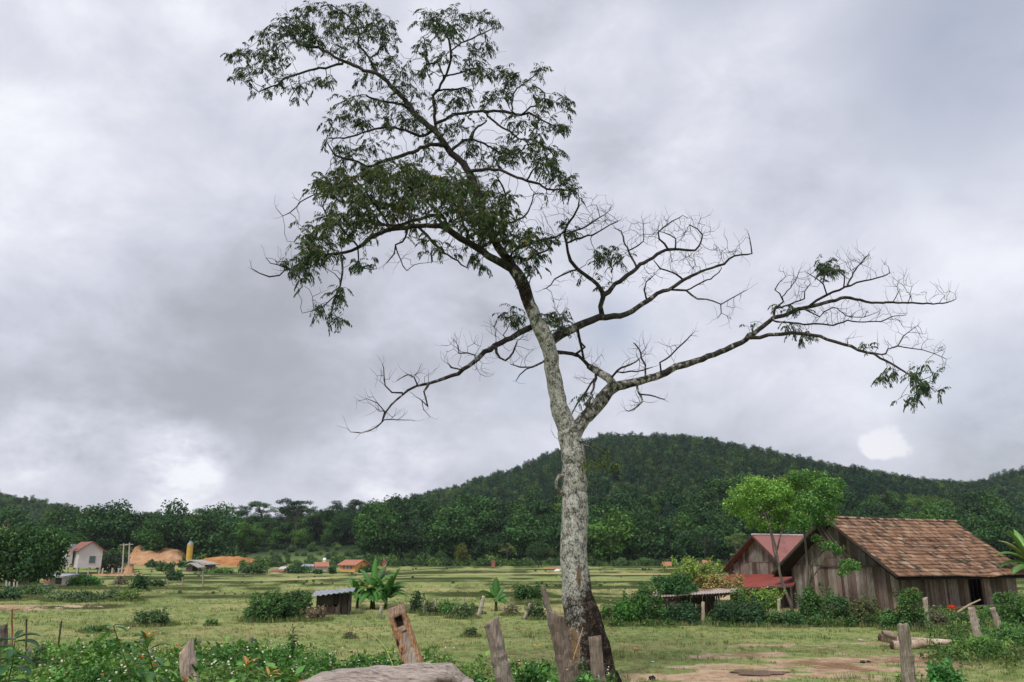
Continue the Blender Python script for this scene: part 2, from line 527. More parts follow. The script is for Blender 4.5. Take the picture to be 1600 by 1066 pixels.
def H(x, y):
    z = 0.62 * (1 - sst(10.5, 15.5, y)) + .30 * (1 - sst(2, 8, y))
    z += .05 * nz(x * .35, y * .35) * sst(4, 16, y) + .018 * nz(x * 1.7, y * 1.7)
    if y > 40 and y < 200:
        for i in range(len(TERR)):
            if abs(TERR[i] - y) > 14 and y < TERR[i]: break
            b = bund_y(i, x)
            z += .05 * sst(-.5, .5, y - b)
            d = (y - b) / (.55 + TERR[i] * .004)
            if abs(d) < 3: z += (.16 + .001 * TERR[i]) * math.exp(-d * d) * (.55 + .9 * abs(nz(x * .07, i * 2.2)))
    d2 = ((x - 15) ** 2 + (y - 52) ** 2) / 36
    if d2 < 8: z -= .6 * math.exp(-d2)
    if y > 60 and x < -8: z -= .85 * sst(60, 112, y) * sst(-8, -32, x) * (1 - sst(165, 195, y))
    if y > 150: z += hill_h(x, y)
    return z
def G(px, py, it=12):
    "where the view ray through a photograph pixel meets the ground"
    d = ray(px, py); t = 20.0
    for _ in range(it):
        z = H(d.x * t, d.y * t)
        if d.z >= -1e-4: break
        t = .5 * t + .5 * (z - CAM_H) / d.z
        t = min(t, 400 / d.y)
    return Vector((d.x * t, d.y * t, H(d.x * t, d.y * t)))
def on(x, y, dz=0.0): return Vector((x, y, H(x, y) + dz))
def onpx(px, Y, dz=0.0):
    x = P(px, 880, Y).x
    return on(x, Y, dz)

def soil_masks(x, y):
    "bare soil, dry grass, dark weeds"
    soil = dry = dark = 0.0
    pz = nz(x * .55, y * 1.1, 3) * .55 + nz(x * 1.6, y * 2.6, 6) * .3
    # wet dirt track in front of the sheds
    def blob(cx, cy, rx, ry, rot=0.0):
        dx, dy = x - cx, y - cy
        ca, sa = math.cos(rot), math.sin(rot)
        u, v = (dx * ca + dy * sa) / rx, (-dx * sa + dy * ca) / ry
        return math.exp(-(u * u + v * v))
    if y < 70:
        soil += 1.1 * blob(5.4, 18.9, 4.2, 1.15, .05) + 1.05 * blob(8.5, 20.8, 3.8, 1.3, .12) + .75 * blob(6.5, 22.6, 3.0, .8, .1) + .8 * blob(7.6, 24.6, 2.6, .75, 0.1) + .9 * blob(11.0, 22.3, 2.6, .75, .2) + .6 * blob(11.2, 25.8, 3.0, .8, .1)
        soil += .6 * blob(2.8, 18.2, 1.2, .5) + .45 * blob(13.5, 27, 2.5, 1.0)
        soil += 1.1 * blob(-27, 42.5, 6.5, 1.8, .1) + .4 * blob(-13.5, 27.5, 2.4, .6) + .35 * blob(-17, 29, 1.6, .6)
        soil *= max(0, min(1.12, .70 + 1.9 * pz))
        dry += .5 * blob(-10, 30, 9, 2.5) + .4 * blob(2, 24, 6, 2)
    if y > 40:
        for i in range(len(TERR)):
            b = bund_y(i, x)
            dd = (y - b) / (.6 + TERR[i] * .006)
            if abs(dd) < 6:
                dark += .95 * math.exp(-((dd + .4) ** 2)) * max(0, .62 + 1.2 * nz(x * .05, i * 5.0) + .8 * nz(x * .4, i * 2.0)) * 1.3
                soil += .62 * math.exp(-((dd - 1.6) ** 2) * .5) * max(0, .45 + 1.3 * nz(x * .05, i * 9.0))
        s = 0
        for i in range(len(TERR)):
            if y > bund_y(i, x): s = i + 1
        dry += .55 * max(0, math.sin(s * 2.4 + 1.0) * .7 + .6 * nz(x * .02, s * 4.0)) + .12
        dark += .35 * max(0, nz(x * .04, y * .22, 17))
        if y > 190: dark += sst(190, 205, y)
    return soil, dry, dark

def grid_mesh(name, xs_f, ys, nx, m, masks=True, skip=None):
    V = []; Cc = []
    for y in ys:
        xa, xb = xs_f(y)
        for i in range(nx):
            x = xa + (xb - xa) * i / (nx - 1)
            V.append((x, y, H(x, y)))
            Cc.append(soil_masks(x, y) if masks else (0, 0, 1))
    F = []
    for j in range(len(ys) - 1):
        for i in range(nx - 1):
            a = j * nx + i
            F.append((a, a + 1, a + nx + 1, a + nx))
    o = np_build(name, np.array(V), np.array(F), np.array(Cc), m, smooth=True)
    return o

def m_ground():
    k = NT('meadow_ground')
    a = k.attr().outputs['Color']; s3 = k.n('ShaderNodeSeparateColor'); k.l(a, s3.inputs[0])
    n1 = k.noise(.35, 6, .62); n2 = k.noise(2.2, 6, .65); n3 = k.noise(14, 4, .65); n4 = k.noise(.12, 4, .6, stretch=(1, 2.5, 1))
    g = k.ramp(k.math('ADD', k.math('MULTIPLY', n1, .5), k.math('MULTIPLY', n2, .5)), [(.32, lin(88, 106, 56)), (.44, lin(116, 134, 76)), (.54, lin(142, 149, 94)), (.66, lin(168, 160, 114))])
    c = k.mix(k.step(k.math('ADD', s3.outputs[1], k.math('MULTIPLY', k.math('SUBTRACT', n4, .5), 1.6)), .25, .75), g, k.ramp(n2, [(.3, lin(150, 146, 98)), (.7, lin(186, 170, 122))]))
    c = k.mix(k.math('MULTIPLY', k.step(n3, .55, .75), .45), c, lin(84, 92, 48))
    c = k.mix(k.step(k.math('ADD', s3.outputs[2], k.math('MULTIPLY', k.math('SUBTRACT', n2, .5), .9)), .35, .9), c, k.ramp(n3, [(.3, lin(38, 50, 28)), (.7, lin(82, 92, 48))]))
    so_ = k.math('ADD', s3.outputs[0], k.math('MULTIPLY', k.math('SUBTRACT', n2, .5), 1.3))
    so_ = k.math('ADD', so_, k.math('MULTIPLY', k.math('SUBTRACT', n3, .5), .5))
    earth = k.ramp(k.math('ADD', k.math('MULTIPLY', n2, .6), k.math('MULTIPLY', n3, .4)), [(.36, lin(128, 100, 78)), (.48, lin(172, 146, 118)), (.58, lin(190, 168, 144)), (.66, lin(166, 150, 132))])
    earth = k.mix(k.step(n1, .50, .62), earth, k.ramp(n3, [(.35, lin(112, 84, 62)), (.65, lin(150, 120, 94))]))
    c = k.mix(k.step(so_, .36, .58), c, earth)
    b = k.math('ADD', n3, k.math('MULTIPLY', n2, .8))
    return k.bsdf(c, .95, bump=b, bstr=.6, bdist=.06, spec=.1)
M_GROUND = m_ground()
M_HILL = leaf_mat('hill_floor', .01, .9, .05, .3, .4)

ys = [-14, -10, -7, -4, -2]
y = 0.0
while y < 200:
    ys.append(y); y += max(.22, y * .0075 if y < 60 else .42)
ys.append(200.0)
g = grid_mesh('ground', lambda y: (-(16 + max(0, y) * 1.05), 16 + max(0, y) * 1.05), ys, 240, M_GROUND)
tag(g, kind='structure')
ys2 = list(np.arange(199.5, 420, 4.0)) + list(np.arange(424, 800, 8.0))
def hillcol():
    V = []; nx = 300; Cc = []
    for yy in ys2:
        for i in range(nx):
            x = -700 + 1400 * i / (nx - 1)
            V.append((x, yy, H(x, yy) - (.15 if yy < 200 else 0)))
            q = .5 + .5 * nz(x * .03, yy * .03)
            low = 1 - sst(208, 238, yy) if abs(x) < 260 else 0
            dk = (.028, .045, .022); gr = (.18, .25, .09)
            k_ = low * q
            Cc.append(tuple(dk[j] * (1 - k_) + gr[j] * k_ for j in range(3)))
    F = [(j * nx + i, j * nx + i + 1, (j + 1) * nx + i + 1, (j + 1) * nx + i) for j in range(len(ys2) - 1) for i in range(nx - 1)]
    o = np_build('hill', np.array(V), np.array(F), np.array(Cc), M_HILL, smooth=True)
    tag(o, kind='structure')
hillcol()
# wide plain under and beyond everything, to the horizon
mb = MB()
mb.add([(-4000, -1500, -3), (4000, -1500, -3), (4000, 5000, -3), (-4000, 5000, -3)], [(0, 1, 2, 3)], (.0, .2, .6))
tag(mb.build('terrain', M_GROUND), kind='structure')
mb = MB()       # skirts of the meadow left and right, so it has no edge near the camera
for sgn in (-1, 1):
    vs = []
    for yy in (-60, -14, 0, 30, 60, 100, 150, 200):
        xi = 16 + max(0, yy) * 1.05
        vs += [(sgn * xi, yy, H(sgn * xi, yy) - .03), (sgn * 700, yy, -.6)]
    mb.add(vs, [((2 * i, 2 * i + 1, 2 * i + 3, 2 * i + 2) if sgn > 0 else (2 * i + 1, 2 * i, 2 * i + 2, 2 * i + 3)) for i in range(7)], (.0, .2, .3))
mb.add([(-700, -60, -.6), (700, -60, -.6), (17, -14, H(17, -14) - .03), (-17, -14, H(-17, -14) - .03)], [(0, 1, 2, 3)], (0, .2, .3))
tag(mb.build('field', M_GROUND), kind='structure')

# ------------------------------------------------------------------ leaf cards
def unit(A):
    return A / np.maximum(1e-9, np.linalg.norm(A, axis=1))[:, None]
def cards(Pn, A, N, L, Wd, col, fold=.0):
    "diamond leaves: base Pn, axis A, normal N, length L, width Wd -> V,F,C"
    n = len(Pn)
    A = unit(A); S = unit(np.cross(A, N)); U = np.cross(S, A)
    L = np.broadcast_to(L, (n,))[:, None]; Wd = np.broadcast_to(Wd, (n,))[:, None]
    V = np.empty((n, 4, 3))
    V[:, 0] = Pn
    V[:, 1] = Pn + A * L * .45 + S * Wd / 2
    V[:, 2] = Pn + A * L - U * L * fold
    V[:, 3] = Pn + A * L * .45 - S * Wd / 2
    F = np.arange(n * 4).reshape(n, 4)
    Cc = np.repeat(np.broadcast_to(col, (n, 3)), 4, axis=0)
    return V.reshape(-1, 3), F, Cc
def merge(parts):
    Vs = []; Fs = []; Cs = []; o = 0
    for V, F, Cc in parts:
        Vs.append(V); Fs.append(F + o); Cs.append(Cc); o += len(V)
    return np.vstack(Vs), np.vstack(Fs), np.vstack(Cs)
def lobes_leaves(rg, lobes, dens, L, Wd, base, var=.35, shell=.5, droop=.4, tipcol=None, fold=.1, normup=.5):
    """leaves through a crown made of lobes (cx,cy,cz,rx,ry,rz); dens = leaves per square metre of lobe surface.
    base colour varies from leaf to leaf and from clump to clump; tipcol = colour of the young outer leaves"""
    out = []
    for q in lobes:
        cx, cy, cz, rx, ry, rz = q[:6]
        n = max(4, int(dens * 4 * (rx * ry + ry * rz + rx * rz) / 3 * 3.14))
        u = unit(rg.normal(size=(n, 3)))
        r = shell + (1 - shell) * rg.random(n) ** .6
        r *= 1 + .22 * np.sin(u[:, 0] * 5 + cx * 3) * np.sin(u[:, 1] * 6 + cy) + .18 * rg.normal(size=n) * .6
        Pn = np.array([cx, cy, cz]) + u * r[:, None] * np.array([rx, ry, rz])
        nrm = unit(u * (1 - normup) + np.array([0, 0, normup]) + rg.normal(size=(n, 3)) * .45)
        tan = np.cross(nrm, rg.normal(size=(n, 3)))
        A = unit(unit(tan) + u * .5 - np.array([0, 0, droop]) * rg.random(n)[:, None])
        b = np.array(q[6] if len(q) > 6 else base)
        lobev = 1 + var * .6 * rg.normal()
        c = b[None, :] * np.clip(lobev * (1 + var * rg.normal(size=(n, 1))), .35, 2.2)
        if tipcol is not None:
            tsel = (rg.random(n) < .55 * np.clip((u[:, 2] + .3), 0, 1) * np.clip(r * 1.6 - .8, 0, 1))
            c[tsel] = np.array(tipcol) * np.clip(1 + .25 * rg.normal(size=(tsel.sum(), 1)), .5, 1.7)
        s = .7 + .6 * rg.random(n)
        out.append(cards(Pn, A, nrm, L * s, Wd * s, c, fold))
    return merge(out)

# ------------------------------------------------------------------ forest tree prototypes (unit: metres)
def ft_lobes(kind, rg):
    lobes = []; stems = []
    if kind == 'pine':
        h = 10.5; z0 = h * .42; bend = rg.normal(size=2) * .4
        stems.append([(0, 0, -1), (bend[0] * .5, bend[1] * .5, h * .5), (bend[0], bend[1], h * .93)])
        for i in range(13):
            t = i / 12; z = z0 + (h - z0) * t
            R_ = (2.0 - .75 * t) * (.75 + .5 * rg.random()); a = i * 2.4 + rg.random()
            cx, cy = bend[0] * z / h + math.cos(a) * R_ * .62, bend[1] * z / h + math.sin(a) * R_ * .62
            lobes.append((cx, cy, z, R_ * .62, R_ * .62, .45 + .3 * rg.random()))
            stems.append([(bend[0] * z / h, bend[1] * z / h, z - .5), (cx, cy, z)])
        dens, L, Wd = 9.0, .55, .22
    elif kind == 'broad':
        h = 9.0
        stems.append([(0, 0, -1), (.2, .1, h * .55)])
        for i in range(13):
            u = unit(rg.normal(size=(1, 3)))[0]
            c = np.array([u[0] * 2.2, u[1] * 2.2, h * .60 + u[2] * 2.6])
            r_ = 1.0 + .8 * rg.random()
            lobes.append((*c, r_ * 1.15, r_ * 1.15, r_ * .85)); stems.append([(.1, 0, h * .35), tuple(c)])
        dens, L, Wd = 8.5, .48, .30
    elif kind == 'umbrella':
        h = 13.0
        stems.append([(0, 0, -1), (.2, 0, h * .5), (.1, .2, h * .72)])
        for i in range(12):
            a = i * 2.4 + rg.random() * .6; R_ = .8 + 2.9 * rg.random() ** .7
            z = h * (.70 + .27 * rg.random()) - R_ * .28
            c = (math.cos(a) * R_, math.sin(a) * R_, z); r_ = .75 + .65 * rg.random()
            lobes.append((*c, r_ * 1.3, r_ * 1.3, r_ * .38)); stems.append([(.15, 0, h * (.42 + .2 * rg.random())), (c[0] * .6, c[1] * .6, z - .7), c])
        dens, L, Wd = 8, .5, .26
    else:       # shrub
        for i in range(6):
            u = unit(rg.normal(size=(1, 3)))[0]; r_ = .7 + .5 * rg.random()
            lobes.append((u[0] * 1.1, u[1] * 1.1, .9 + abs(u[2]) * .8, r_, r_, r_ * .85)); stems.append([(0, 0, -.4), (u[0], u[1], .8)])
        dens, L, Wd = 7.0, .42, .26
    return lobes, stems, dens, L, Wd
FCOL = {'pine': (.046, .108, .070), 'broad': (.058, .135, .045), 'umbrella': (.060, .118, .062), 'shrub': (.085, .15, .055), 'light': (.12, .17, .05)}
def ft_build(kind, seed, col=None, name='proto', quality=1.0, h_scale=1.0):
    rg = np.random.default_rng(seed)
    lobes, stems, dens, L, Wd = ft_lobes(kind, rg)
    V, F, Cc = lobes_leaves(rg, lobes, dens * quality, L / math.sqrt(quality), Wd / math.sqrt(quality), col or FCOL[kind], var=.3, shell=.35, droop=.3, fold=.15, normup=.55)
    mb = MB()
    for i, s in enumerate(stems):
        r0 = .19 if i == 0 else .07
        mb.tube(s, [r0 * (1 - .6 * j / (len(s) - 1)) for j in range(len(s))], 5, (.16, .145, .125), cap=False)
    return (V, F, Cc), mb

proto_col = bpy.data.collections.new("forest_prototypes")     # never linked to the scene
def proto_obj(kind, seed, col=None, tag_=''):
    (V, F, Cc), mb = ft_build(kind, seed, col)
    mv = np.array(mb.v); mf = np.array([f for f in mb.f if len(f) == 4]); mc = np.array(mb.c)
    V, F, Cc = merge([(V, F, Cc), (mv, mf, mc)])
    o = np_build('forest_' + kind, V, F, Cc, M_LEAF_FAR)
    C.objects.unlink(o); proto_col.objects.link(o)
    return o
# alphabetical order decides the index
protos = []
for kind, seed, col in [('pine', 1, None), ('pine', 2, (.046, .094, .064)), ('pine', 3, (.075, .122, .064)), ('pine', 4, (.062, .112, .058)),
                        ('broad', 5, None), ('broad', 6, (.075, .150, .048)), ('broad', 7, (.040, .088, .042)),
                        ('umbrella', 8, None), ('shrub', 9, None), ('shrub', 10, (.07, .13, .05)), ('broad', 11, (.12, .20, .05)), ('pine', 12, (.085, .150, .075)), ('broad', 13, (.085, .165, .05))]:
    o = proto_obj(kind, seed, col)
    o.name = 'tree_kind_%02d' % len(protos); protos.append((o, kind))
IDX = {'pine': [0, 1, 2, 3], 'broad': [4, 5, 6, 12], 'umbrella': [7], 'shrub': [8, 9], 'light': [10, 12], 'pale': [11, 11, 2, 12]}

def gn_instancer(name, pts):
    "one stuff object: points (x,y,z,rot,scale,index) carrying instances of the prototypes"
    me = bpy.data.meshes.new(name)
    me.from_pydata([p[:3] for p in pts], [], [])
    for nm, ty, k in (('rot', 'FLOAT', 3), ('scl', 'FLOAT', 4), ('idx', 'INT', 5)):
        at = me.attributes.new(nm, ty, 'POINT'); at.data.foreach_set('value', [p[k] for p in pts])
    o = bpy.data.objects.new(name, me); C.objects.link(o)
    ng = bpy.data.node_groups.new(name + '_scatter', 'GeometryNodeTree')
    ng.interface.new_socket('Geometry', in_out='INPUT', socket_type='NodeSocketGeometry')
    ng.interface.new_socket('Geometry', in_out='OUTPUT', socket_type='NodeSocketGeometry')
    N = ng.nodes.new; Lk = ng.links.new
    gi = N('NodeGroupInput'); go = N('NodeGroupOutput')
    ip = N('GeometryNodeInstanceOnPoints'); ci = N('GeometryNodeCollectionInfo')
    ci.inputs['Collection'].default_value = proto_col
    ci.inputs['Separate Children'].default_value = True
    ci.inputs['Reset Children'].default_value = True
    ip.inputs['Pick Instance'].default_value = True
    def na(nm, ty):
        q = N('GeometryNodeInputNamedAttribute'); q.data_type = ty; q.inputs['Name'].default_value = nm; return q.outputs['Attribute']
    cx = N('ShaderNodeCombineXYZ'); Lk(na('rot', 'FLOAT'), cx.inputs[2])
    sc = N('ShaderNodeCombineXYZ'); s_ = na('scl', 'FLOAT')
    for i in range(3): Lk(s_, sc.inputs[i])
    er = N('FunctionNodeEulerToRotation'); Lk(cx.outputs[0], er.inputs[0])
    Lk(gi.outputs[0], ip.inputs['Points']); Lk(ci.outputs[0], ip.inputs['Instance'])
    Lk(na('idx', 'INT'), ip.inputs['Instance Index']); Lk(er.outputs[0], ip.inputs['Rotation']); Lk(sc.outputs[0], ip.inputs['Scale'])
    Lk(ip.outputs[0], go.inputs[0])
    md = o.modifiers.new('scatter', 'NODES'); md.node_group = ng
    return o

rnd = random.Random(7)
forest = []; 
def scatter(x0, x1, y0, y1, sp, kinds, s0, s1, keep=lambda x, y: True):
    y = y0
    while y < y1:
        x = x0
        while x < x1:
            xx = x + rnd.uniform(-.5, .5) * sp; yy = y + rnd.uniform(-.5, .5) * sp
            if abs(xx) < yy * .72 + 25 and keep(xx, yy):
                k = kinds(xx, yy)
                forest.append((xx, yy, H(xx, yy) - .2, rnd.uniform(0, 6.28), rnd.uniform(s0, s1), rnd.choice(IDX[k])))
            x += sp
        y += sp
def in_hill(nm, x, y, tmin=0.0, back=25):
    h = HILLS[nm]
    top = float(np.interp(x, h['p'][0], h['p'][1]))
    if top < 2: return False
    Yf = h['Yf'] + 14 * nz(x * .02, 3.1)
    return Yf + tmin < y < h['Yr'] + back
def main_kind(x, y):
    t = (y - 205) / 245 + .18 * nz(x * .02, y * .02)
    if x < P(640, 800, 350).x: return 'broad' if rnd.random() < .7 else 'pine'
    q = nz(x * .035, y * .035, 9)
    if q > .36 and t < .45: return 'light'
    if q < -.2: return 'pine'
    if x < P(760, 800, 350).x + 8 * nz(y * .1, 3) and t < .8: return 'pale'
    if t < .14: return 'shrub' if rnd.random() < .45 else 'broad'
    if t < .26: return 'broad' if rnd.random() < .5 else 'pine'
    return 'pine'
scatter(-190, 330, 214, 480, 4.5, main_kind, .52, .90, lambda x, y: in_hill('main', x, y, 6) and not (in_hill('knoll', x, y, 0, 20)))
scatter(120, 340, 232, 430, 5.0, lambda x, y: 'pine', .7, 1.0, lambda x, y: in_hill('right', x, y, 4) and not in_hill('main', x, y, 6) or (x > 150 and in_hill('right', x, y, 8)))
scatter(-420, -60, 272, 550, 5.0, lambda x, y: 'pale' if rnd.random() < .6 else 'broad', .50, .90, lambda x, y: in_hill('left', x, y, 5) and not in_hill('knoll', x, y, 0, 20))  # pale mix paints the haze of distance into the leaves
# knoll: understory as stuff, the trees one can tell apart come as things further down
scatter(-190, 10, 206, 292, 5.5, lambda x, y: 'broad' if rnd.random() < .7 else 'shrub', .55, .85, lambda x, y: in_hill('knoll', x, y, 14, 28) and not (375 < 800 + x / y * 1289 < 575 and y < 236) and not (190 < 800 + x / y * 1289 < 290 and y < 224))
fo = gn_instancer('forest', forest)
# paler leaf colours paint haze onto the left hill, keeping ridge lines apart
tag(fo, 'dark evergreen woodland covering the hills behind the fields', 'forest', kind='stuff')

# forest trees one can tell apart: tree line on the low ridge, skyline umbrella trees, trees along the foot of the hill
ft_cache = {}
def forest_tree(kind, var, loc, rz, s, label, cat, group=None, name='forest_tree', col=None):
    key = (kind, var, col)
    if key not in ft_cache:
        r = empty(name, (0, 0, 0))
        (V, F, Cc), mb = ft_build(kind, 100 + var * 13 + len(kind), col, quality=1.7)
        np_build('crown', V, F, Cc, M_LEAF_FAR, r)
        mb.build('trunk', M_BARK2, r)
        ft_cache[key] = r
        t = r
    else:
        t = copy_tree(ft_cache[key]); 
        t.name = name
    t.location = loc; t.rotation_euler = (0, 0, rz); t.scale = (s, s, s)
    tag(t, label, cat, group)
    return t
r2 = random.Random(21)
G_LINE = 'broadleaf trees on the low wooded ridge'
# rows climbing the knoll, front to back
for row, (yy, s_) in enumerate([(212, .72), (222, .85), (232, .9), (243, .95), (254, 1.0)]):
    x0, x1 = P(190 + row * 6, 850, yy).x, P(655 - row * 6, 850, yy).x
    x = x0
    while x < x1:
        px = 800 + (x / yy) * 1289
        kd = 'broad' if r2.random() < .8 else ('umbrella' if row > 2 else 'pine')
        col = None
        if r2.random() < .10: col = (.12, .16, .04)
        elif r2.random() < .3: col = (.036, .07, .034)
        if not ((row == 0 and (195 < px < 600)) or (row in (1, 2) and 385 < px < 560) or (row < 2 and 190 < px < 275)):
            lab = ('bushy yellow green tree among the darker trees of the low wooded ridge' if col == (.12, .16, .04) else
                   'layered dark tree standing in the wood on the low ridge' if kd != 'broad' else
                   'rounded dark green tree in the wood on the low ridge')
            yj = yy + r2.uniform(-3, 3)
            forest_tree(kd, r2.randint(0, 3), on(x, yj, -.2), r2.uniform(0, 6.28), s_ * r2.uniform(.72, 1.22), lab, 'tree', G_LINE + {'bushy': ', yellow green', 'layer': ', layered', 'round': ', rounded'}[lab[:5]], col=col)
        x += r2.uniform(5.2, 8.2)
# tall umbrella trees breaking the skyline: px, crown-top py, size
sky_t = [(365, 797, .95, 'small flat-topped tree on the skyline left of the tallest layered pair'),
         (388, 787, 1.05, 'tall layered tree on the skyline, left one of the pair above the clay bank'),
         (411, 788, 1.0, 'tall layered tree on the skyline, right one of the pair above the clay bank'),
         (458, 793, 1.0, 'flat-topped tree on the skyline between the layered pair and the broad spreading one'),
         (482, 794, .9, 'narrow flat-topped tree on the skyline just right of its broader neighbour'),
         (527, 786, 1.1, 'tallest spreading tree on the skyline above the orange farmhouse, left half'),
         (552, 785, 1.1, 'tallest spreading tree on the skyline above the orange farmhouse, right half'),
         (318, 797, .9, 'lone layered tree on the skyline above the yellow silo'),
         (600, 787, .9, 'flat-topped tree on the skyline where the big hill begins'),
         (655, 776, .85, 'flat-topped tree on the skyline of the lower left slope of the big hill')]
for i, (px, py, s_, lab) in enumerate(sky_t):
    Y = 258 if px < 620 else 330; py -= 5
    p = P(px, py, Y); hgt = 12.6 * s_
    z = max(H(p.x, Y), p.z - hgt) if p.z - hgt > H(p.x, Y) else p.z - hgt
    zz = H(p.x, Y) - .3
    forest_tree('umbrella', 10 + i % 4, Vector((p.x, Y, zz)), r2.uniform(0, 6.28), max(.5, (p.z - zz) / 12.6), lab, 'tree', name='umbrella_tree')
# foot of the big hill
foot = [(640, 197, 'broad', .42, (.10, .16, .045), 'low rounded light green tree at the foot of the hill, right of the orange farmhouse'),
        (662, 195, 'shrub', 1.35, (.08, .15, .05), 'broad low green bush at the hill foot beside a yellowish round tree'),
        (722, 190, 'broad', .60, (.15, .17, .035), 'round yellowish olive tree standing at the foot of the big hill'),
        (690, 200, 'broad', .5, (.06, .11, .04), 'dark bush-like tree just left of the yellowish round tree'),
        (620, 205, 'broad', .62, (.05, .09, .04), 'dark spreading tree behind the tall banana clump'),
        (793, 190, 'umbrella', .45, (.13, .15, .05), 'low flat-topped olive tree at the hill foot left of the lichen-covered trunk'),
        (815, 205, 'broad', .85, (.045, .10, .035), 'tall deep green tree between the flat-topped olive tree and the lichen trunk'),
        (835, 196, 'broad', .62, (.045, .095, .035), 'dense green tree at the hill foot close to the lichen trunk'),
        (770, 212, 'broad', .8, (.05, .12, .035), 'bright green leafy tree on the lower slope left of the lichen trunk'),
        (748, 222, 'broad', .8, (.05, .10, .035), 'tall bushy tree on the lower slope behind the yellowish round tree'),
        (858, 200, 'broad', .6, (.09, .13, .04), 'pale green tree touching the left side of the lichen trunk'),
        (1152, 185, 'umbrella', .62, (.10, .14, .07), 'pale grey-green domed tree just left of the red-roofed shed gable'),
        (1102, 205, 'umbrella', .75, (.05, .10, .05), 'slender white-trunked tree at the hill foot behind the small huts'),
        (940, 205, 'broad', .7, None, 'bushy dark tree at the hill foot right beside the lichen trunk'),
        (1000, 207, 'broad', .65, (.05, .09, .045), 'bushy tree at the hill foot above the small red-roofed stilt hut'),
        (1030, 214, 'broad', .75, None, 'leafy tree rising a little higher behind the stilt huts'),
        (1065, 210, 'broad', .62, (.045, .085, .04), 'round dark tree between the two stilt huts at the hill foot')]
for px, Y, kd, s_, col, lab in foot:
    forest_tree(kd, 20 + (px % 3), onpx(px, Y, -.3), px * .7, s_, lab, 'tree', col=col)

# ------------------------------------------------------------------ the tall leaning tree
TY = 17.4
hero = empty('leaning_tree', (P(921, 1066, TY).x, TY, 0), 'tall leaning tree with lichen-spotted trunk, leafy crown and bare side limbs', 'tree')
# limbs traced as (px, py, width px[, depth offset m]); depth runs on from the previous limb
LIMBS = []      # name, parent limb, points, dY0, dY1
def limb(nm, pts, d0, d1): LIMBS.append((nm, pts, d0, d1))
limb('T', [(930, 1110, 92), (927, 1085, 84), (921, 1062, 72), (918, 1040, 66), (916, 1015, 61), (913, 985, 54), (907, 955, 46), (902, 923, 41.5), (898, 890, 40), (896, 862, 40), (897, 830, 40), (897, 801, 40), (898, 770, 38.5), (898, 746, 37), (897, 725, 36), (895, 703, 36), (891, 688, 34), (886, 672, 31)], 0, 0)
limb('S', [(888, 678, 31), (880, 655, 29), (874, 633, 27), (869, 611, 25), (865, 590, 24), (862, 572, 23), (858.5, 546, 24), (852, 527, 25), (846, 513, 24), (838, 498, 22), (831, 484, 21), (824, 464, 21), (819, 447, 21), (812, 433, 20), (803, 420, 19)], 0, -.6)
limb('U', [(805, 424, 17), (790, 402, 15), (778, 385, 14), (765, 355, 13), (752, 320, 12), (742, 292, 12), (733, 268, 12), (719, 251, 11), (705, 240, 11), (690, 217, 10), (676, 202, 10), (658, 187, 9), (646, 176, 9), (632, 156, 8), (615, 138, 8), (594, 120, 7), (569, 110, 6), (545, 99, 6), (530, 93, 5), (516, 84, 5), (496, 76, 5), (477, 72, 4), (464, 65, 4), (455, 49, 3), (443, 36, 2)], -.3, .9)
limb('U', [(535, 100, 5), (516, 104, 4), (491, 108, 4), (467, 115, 3.5), (445, 122, 3.5), (433, 132, 3), (416, 139, 3), (403, 144, 2)], .6, .2)
limb('U', [(594, 120, 5), (584, 105, 5), (577, 90, 4), (560, 68, 4), (561, 51, 3), (550, 32, 3), (535, 18, 2.5), (513, 7, 2)], .7, 1.5)
limb('U', [(579, 92, 3), (596, 73, 3), (597, 54, 2.5), (603, 37, 2)], .9, 1.6)
limb('U', [(681, 200, 6), (679, 171, 6), (677, 149, 6), (685, 139, 5), (693, 124, 5), (701, 107, 5), (705, 83, 4.5), (701, 61, 3.5), (688, 44, 3), (675, 28, 2)], .3, -.8)
limb('U', [(704, 80, 3), (720, 68, 3), (737, 61, 3), (756, 51, 2.5), (771, 44, 2)], -.7, -1.2)
limb('U', [(693, 118, 3.5), (683, 98, 3), (667, 100, 3), (667, 80, 2.5), (661, 58, 2)], -.5, .3)
limb('U', [(698, 119, 3.5), (715, 115, 3), (737, 108, 3), (751, 105, 2)], -.5, -1.3)
limb('U', [(681, 192, 6), (702, 182, 5.5), (722, 178, 5), (746, 174, 5), (771, 174, 5), (795, 176, 5), (815, 179, 4.5), (827, 176, 4), (849, 189, 3), (863, 195, 2)], .2, -1.4)
limb('U', [(800, 174, 3), (802, 146, 3), (815, 134, 2.5), (827, 124, 2.5), (846, 107, 2)], -.9, -.2)
limb('U', [(815, 179, 3), (829, 168, 3), (844, 161, 2.5), (852, 145, 2), (836, 135, 2)], -1, -1.8)
limb('U', [(756, 175, 4), (780, 195, 3.5), (800, 207, 3.5), (810, 217, 3), (829, 218, 3), (844, 224, 2.5), (863, 239, 2)], -.5, -1.9)
limb('U', [(680, 142, 3.5), (707, 140, 3.5), (732, 141, 3), (734, 156, 2.5), (741, 170, 2)], -.1, .9)
limb('L', [(696, 228, 7), (678, 226, 7), (663, 228, 7), (644, 238, 6.5), (624, 245, 6), (604, 250, 5.5), (591, 254, 5), (574, 262, 4.5), (560, 254, 4), (538, 248, 3.5), (523, 242, 3), (512, 223, 2)], .1, -1.7)
limb('L', [(675, 205, 5), (656, 214, 5), (641, 207, 4.5), (624, 201, 4), (600, 199, 4), (586, 201, 3.5), (567, 207, 3), (547, 214, 3), (530, 216, 2.5), (513, 216, 2)], .4, -.8)
limb('L', [(643, 172, 5), (628, 164, 5), (608, 160, 4), (589, 157, 4), (572, 149, 3)], .5, -.9)
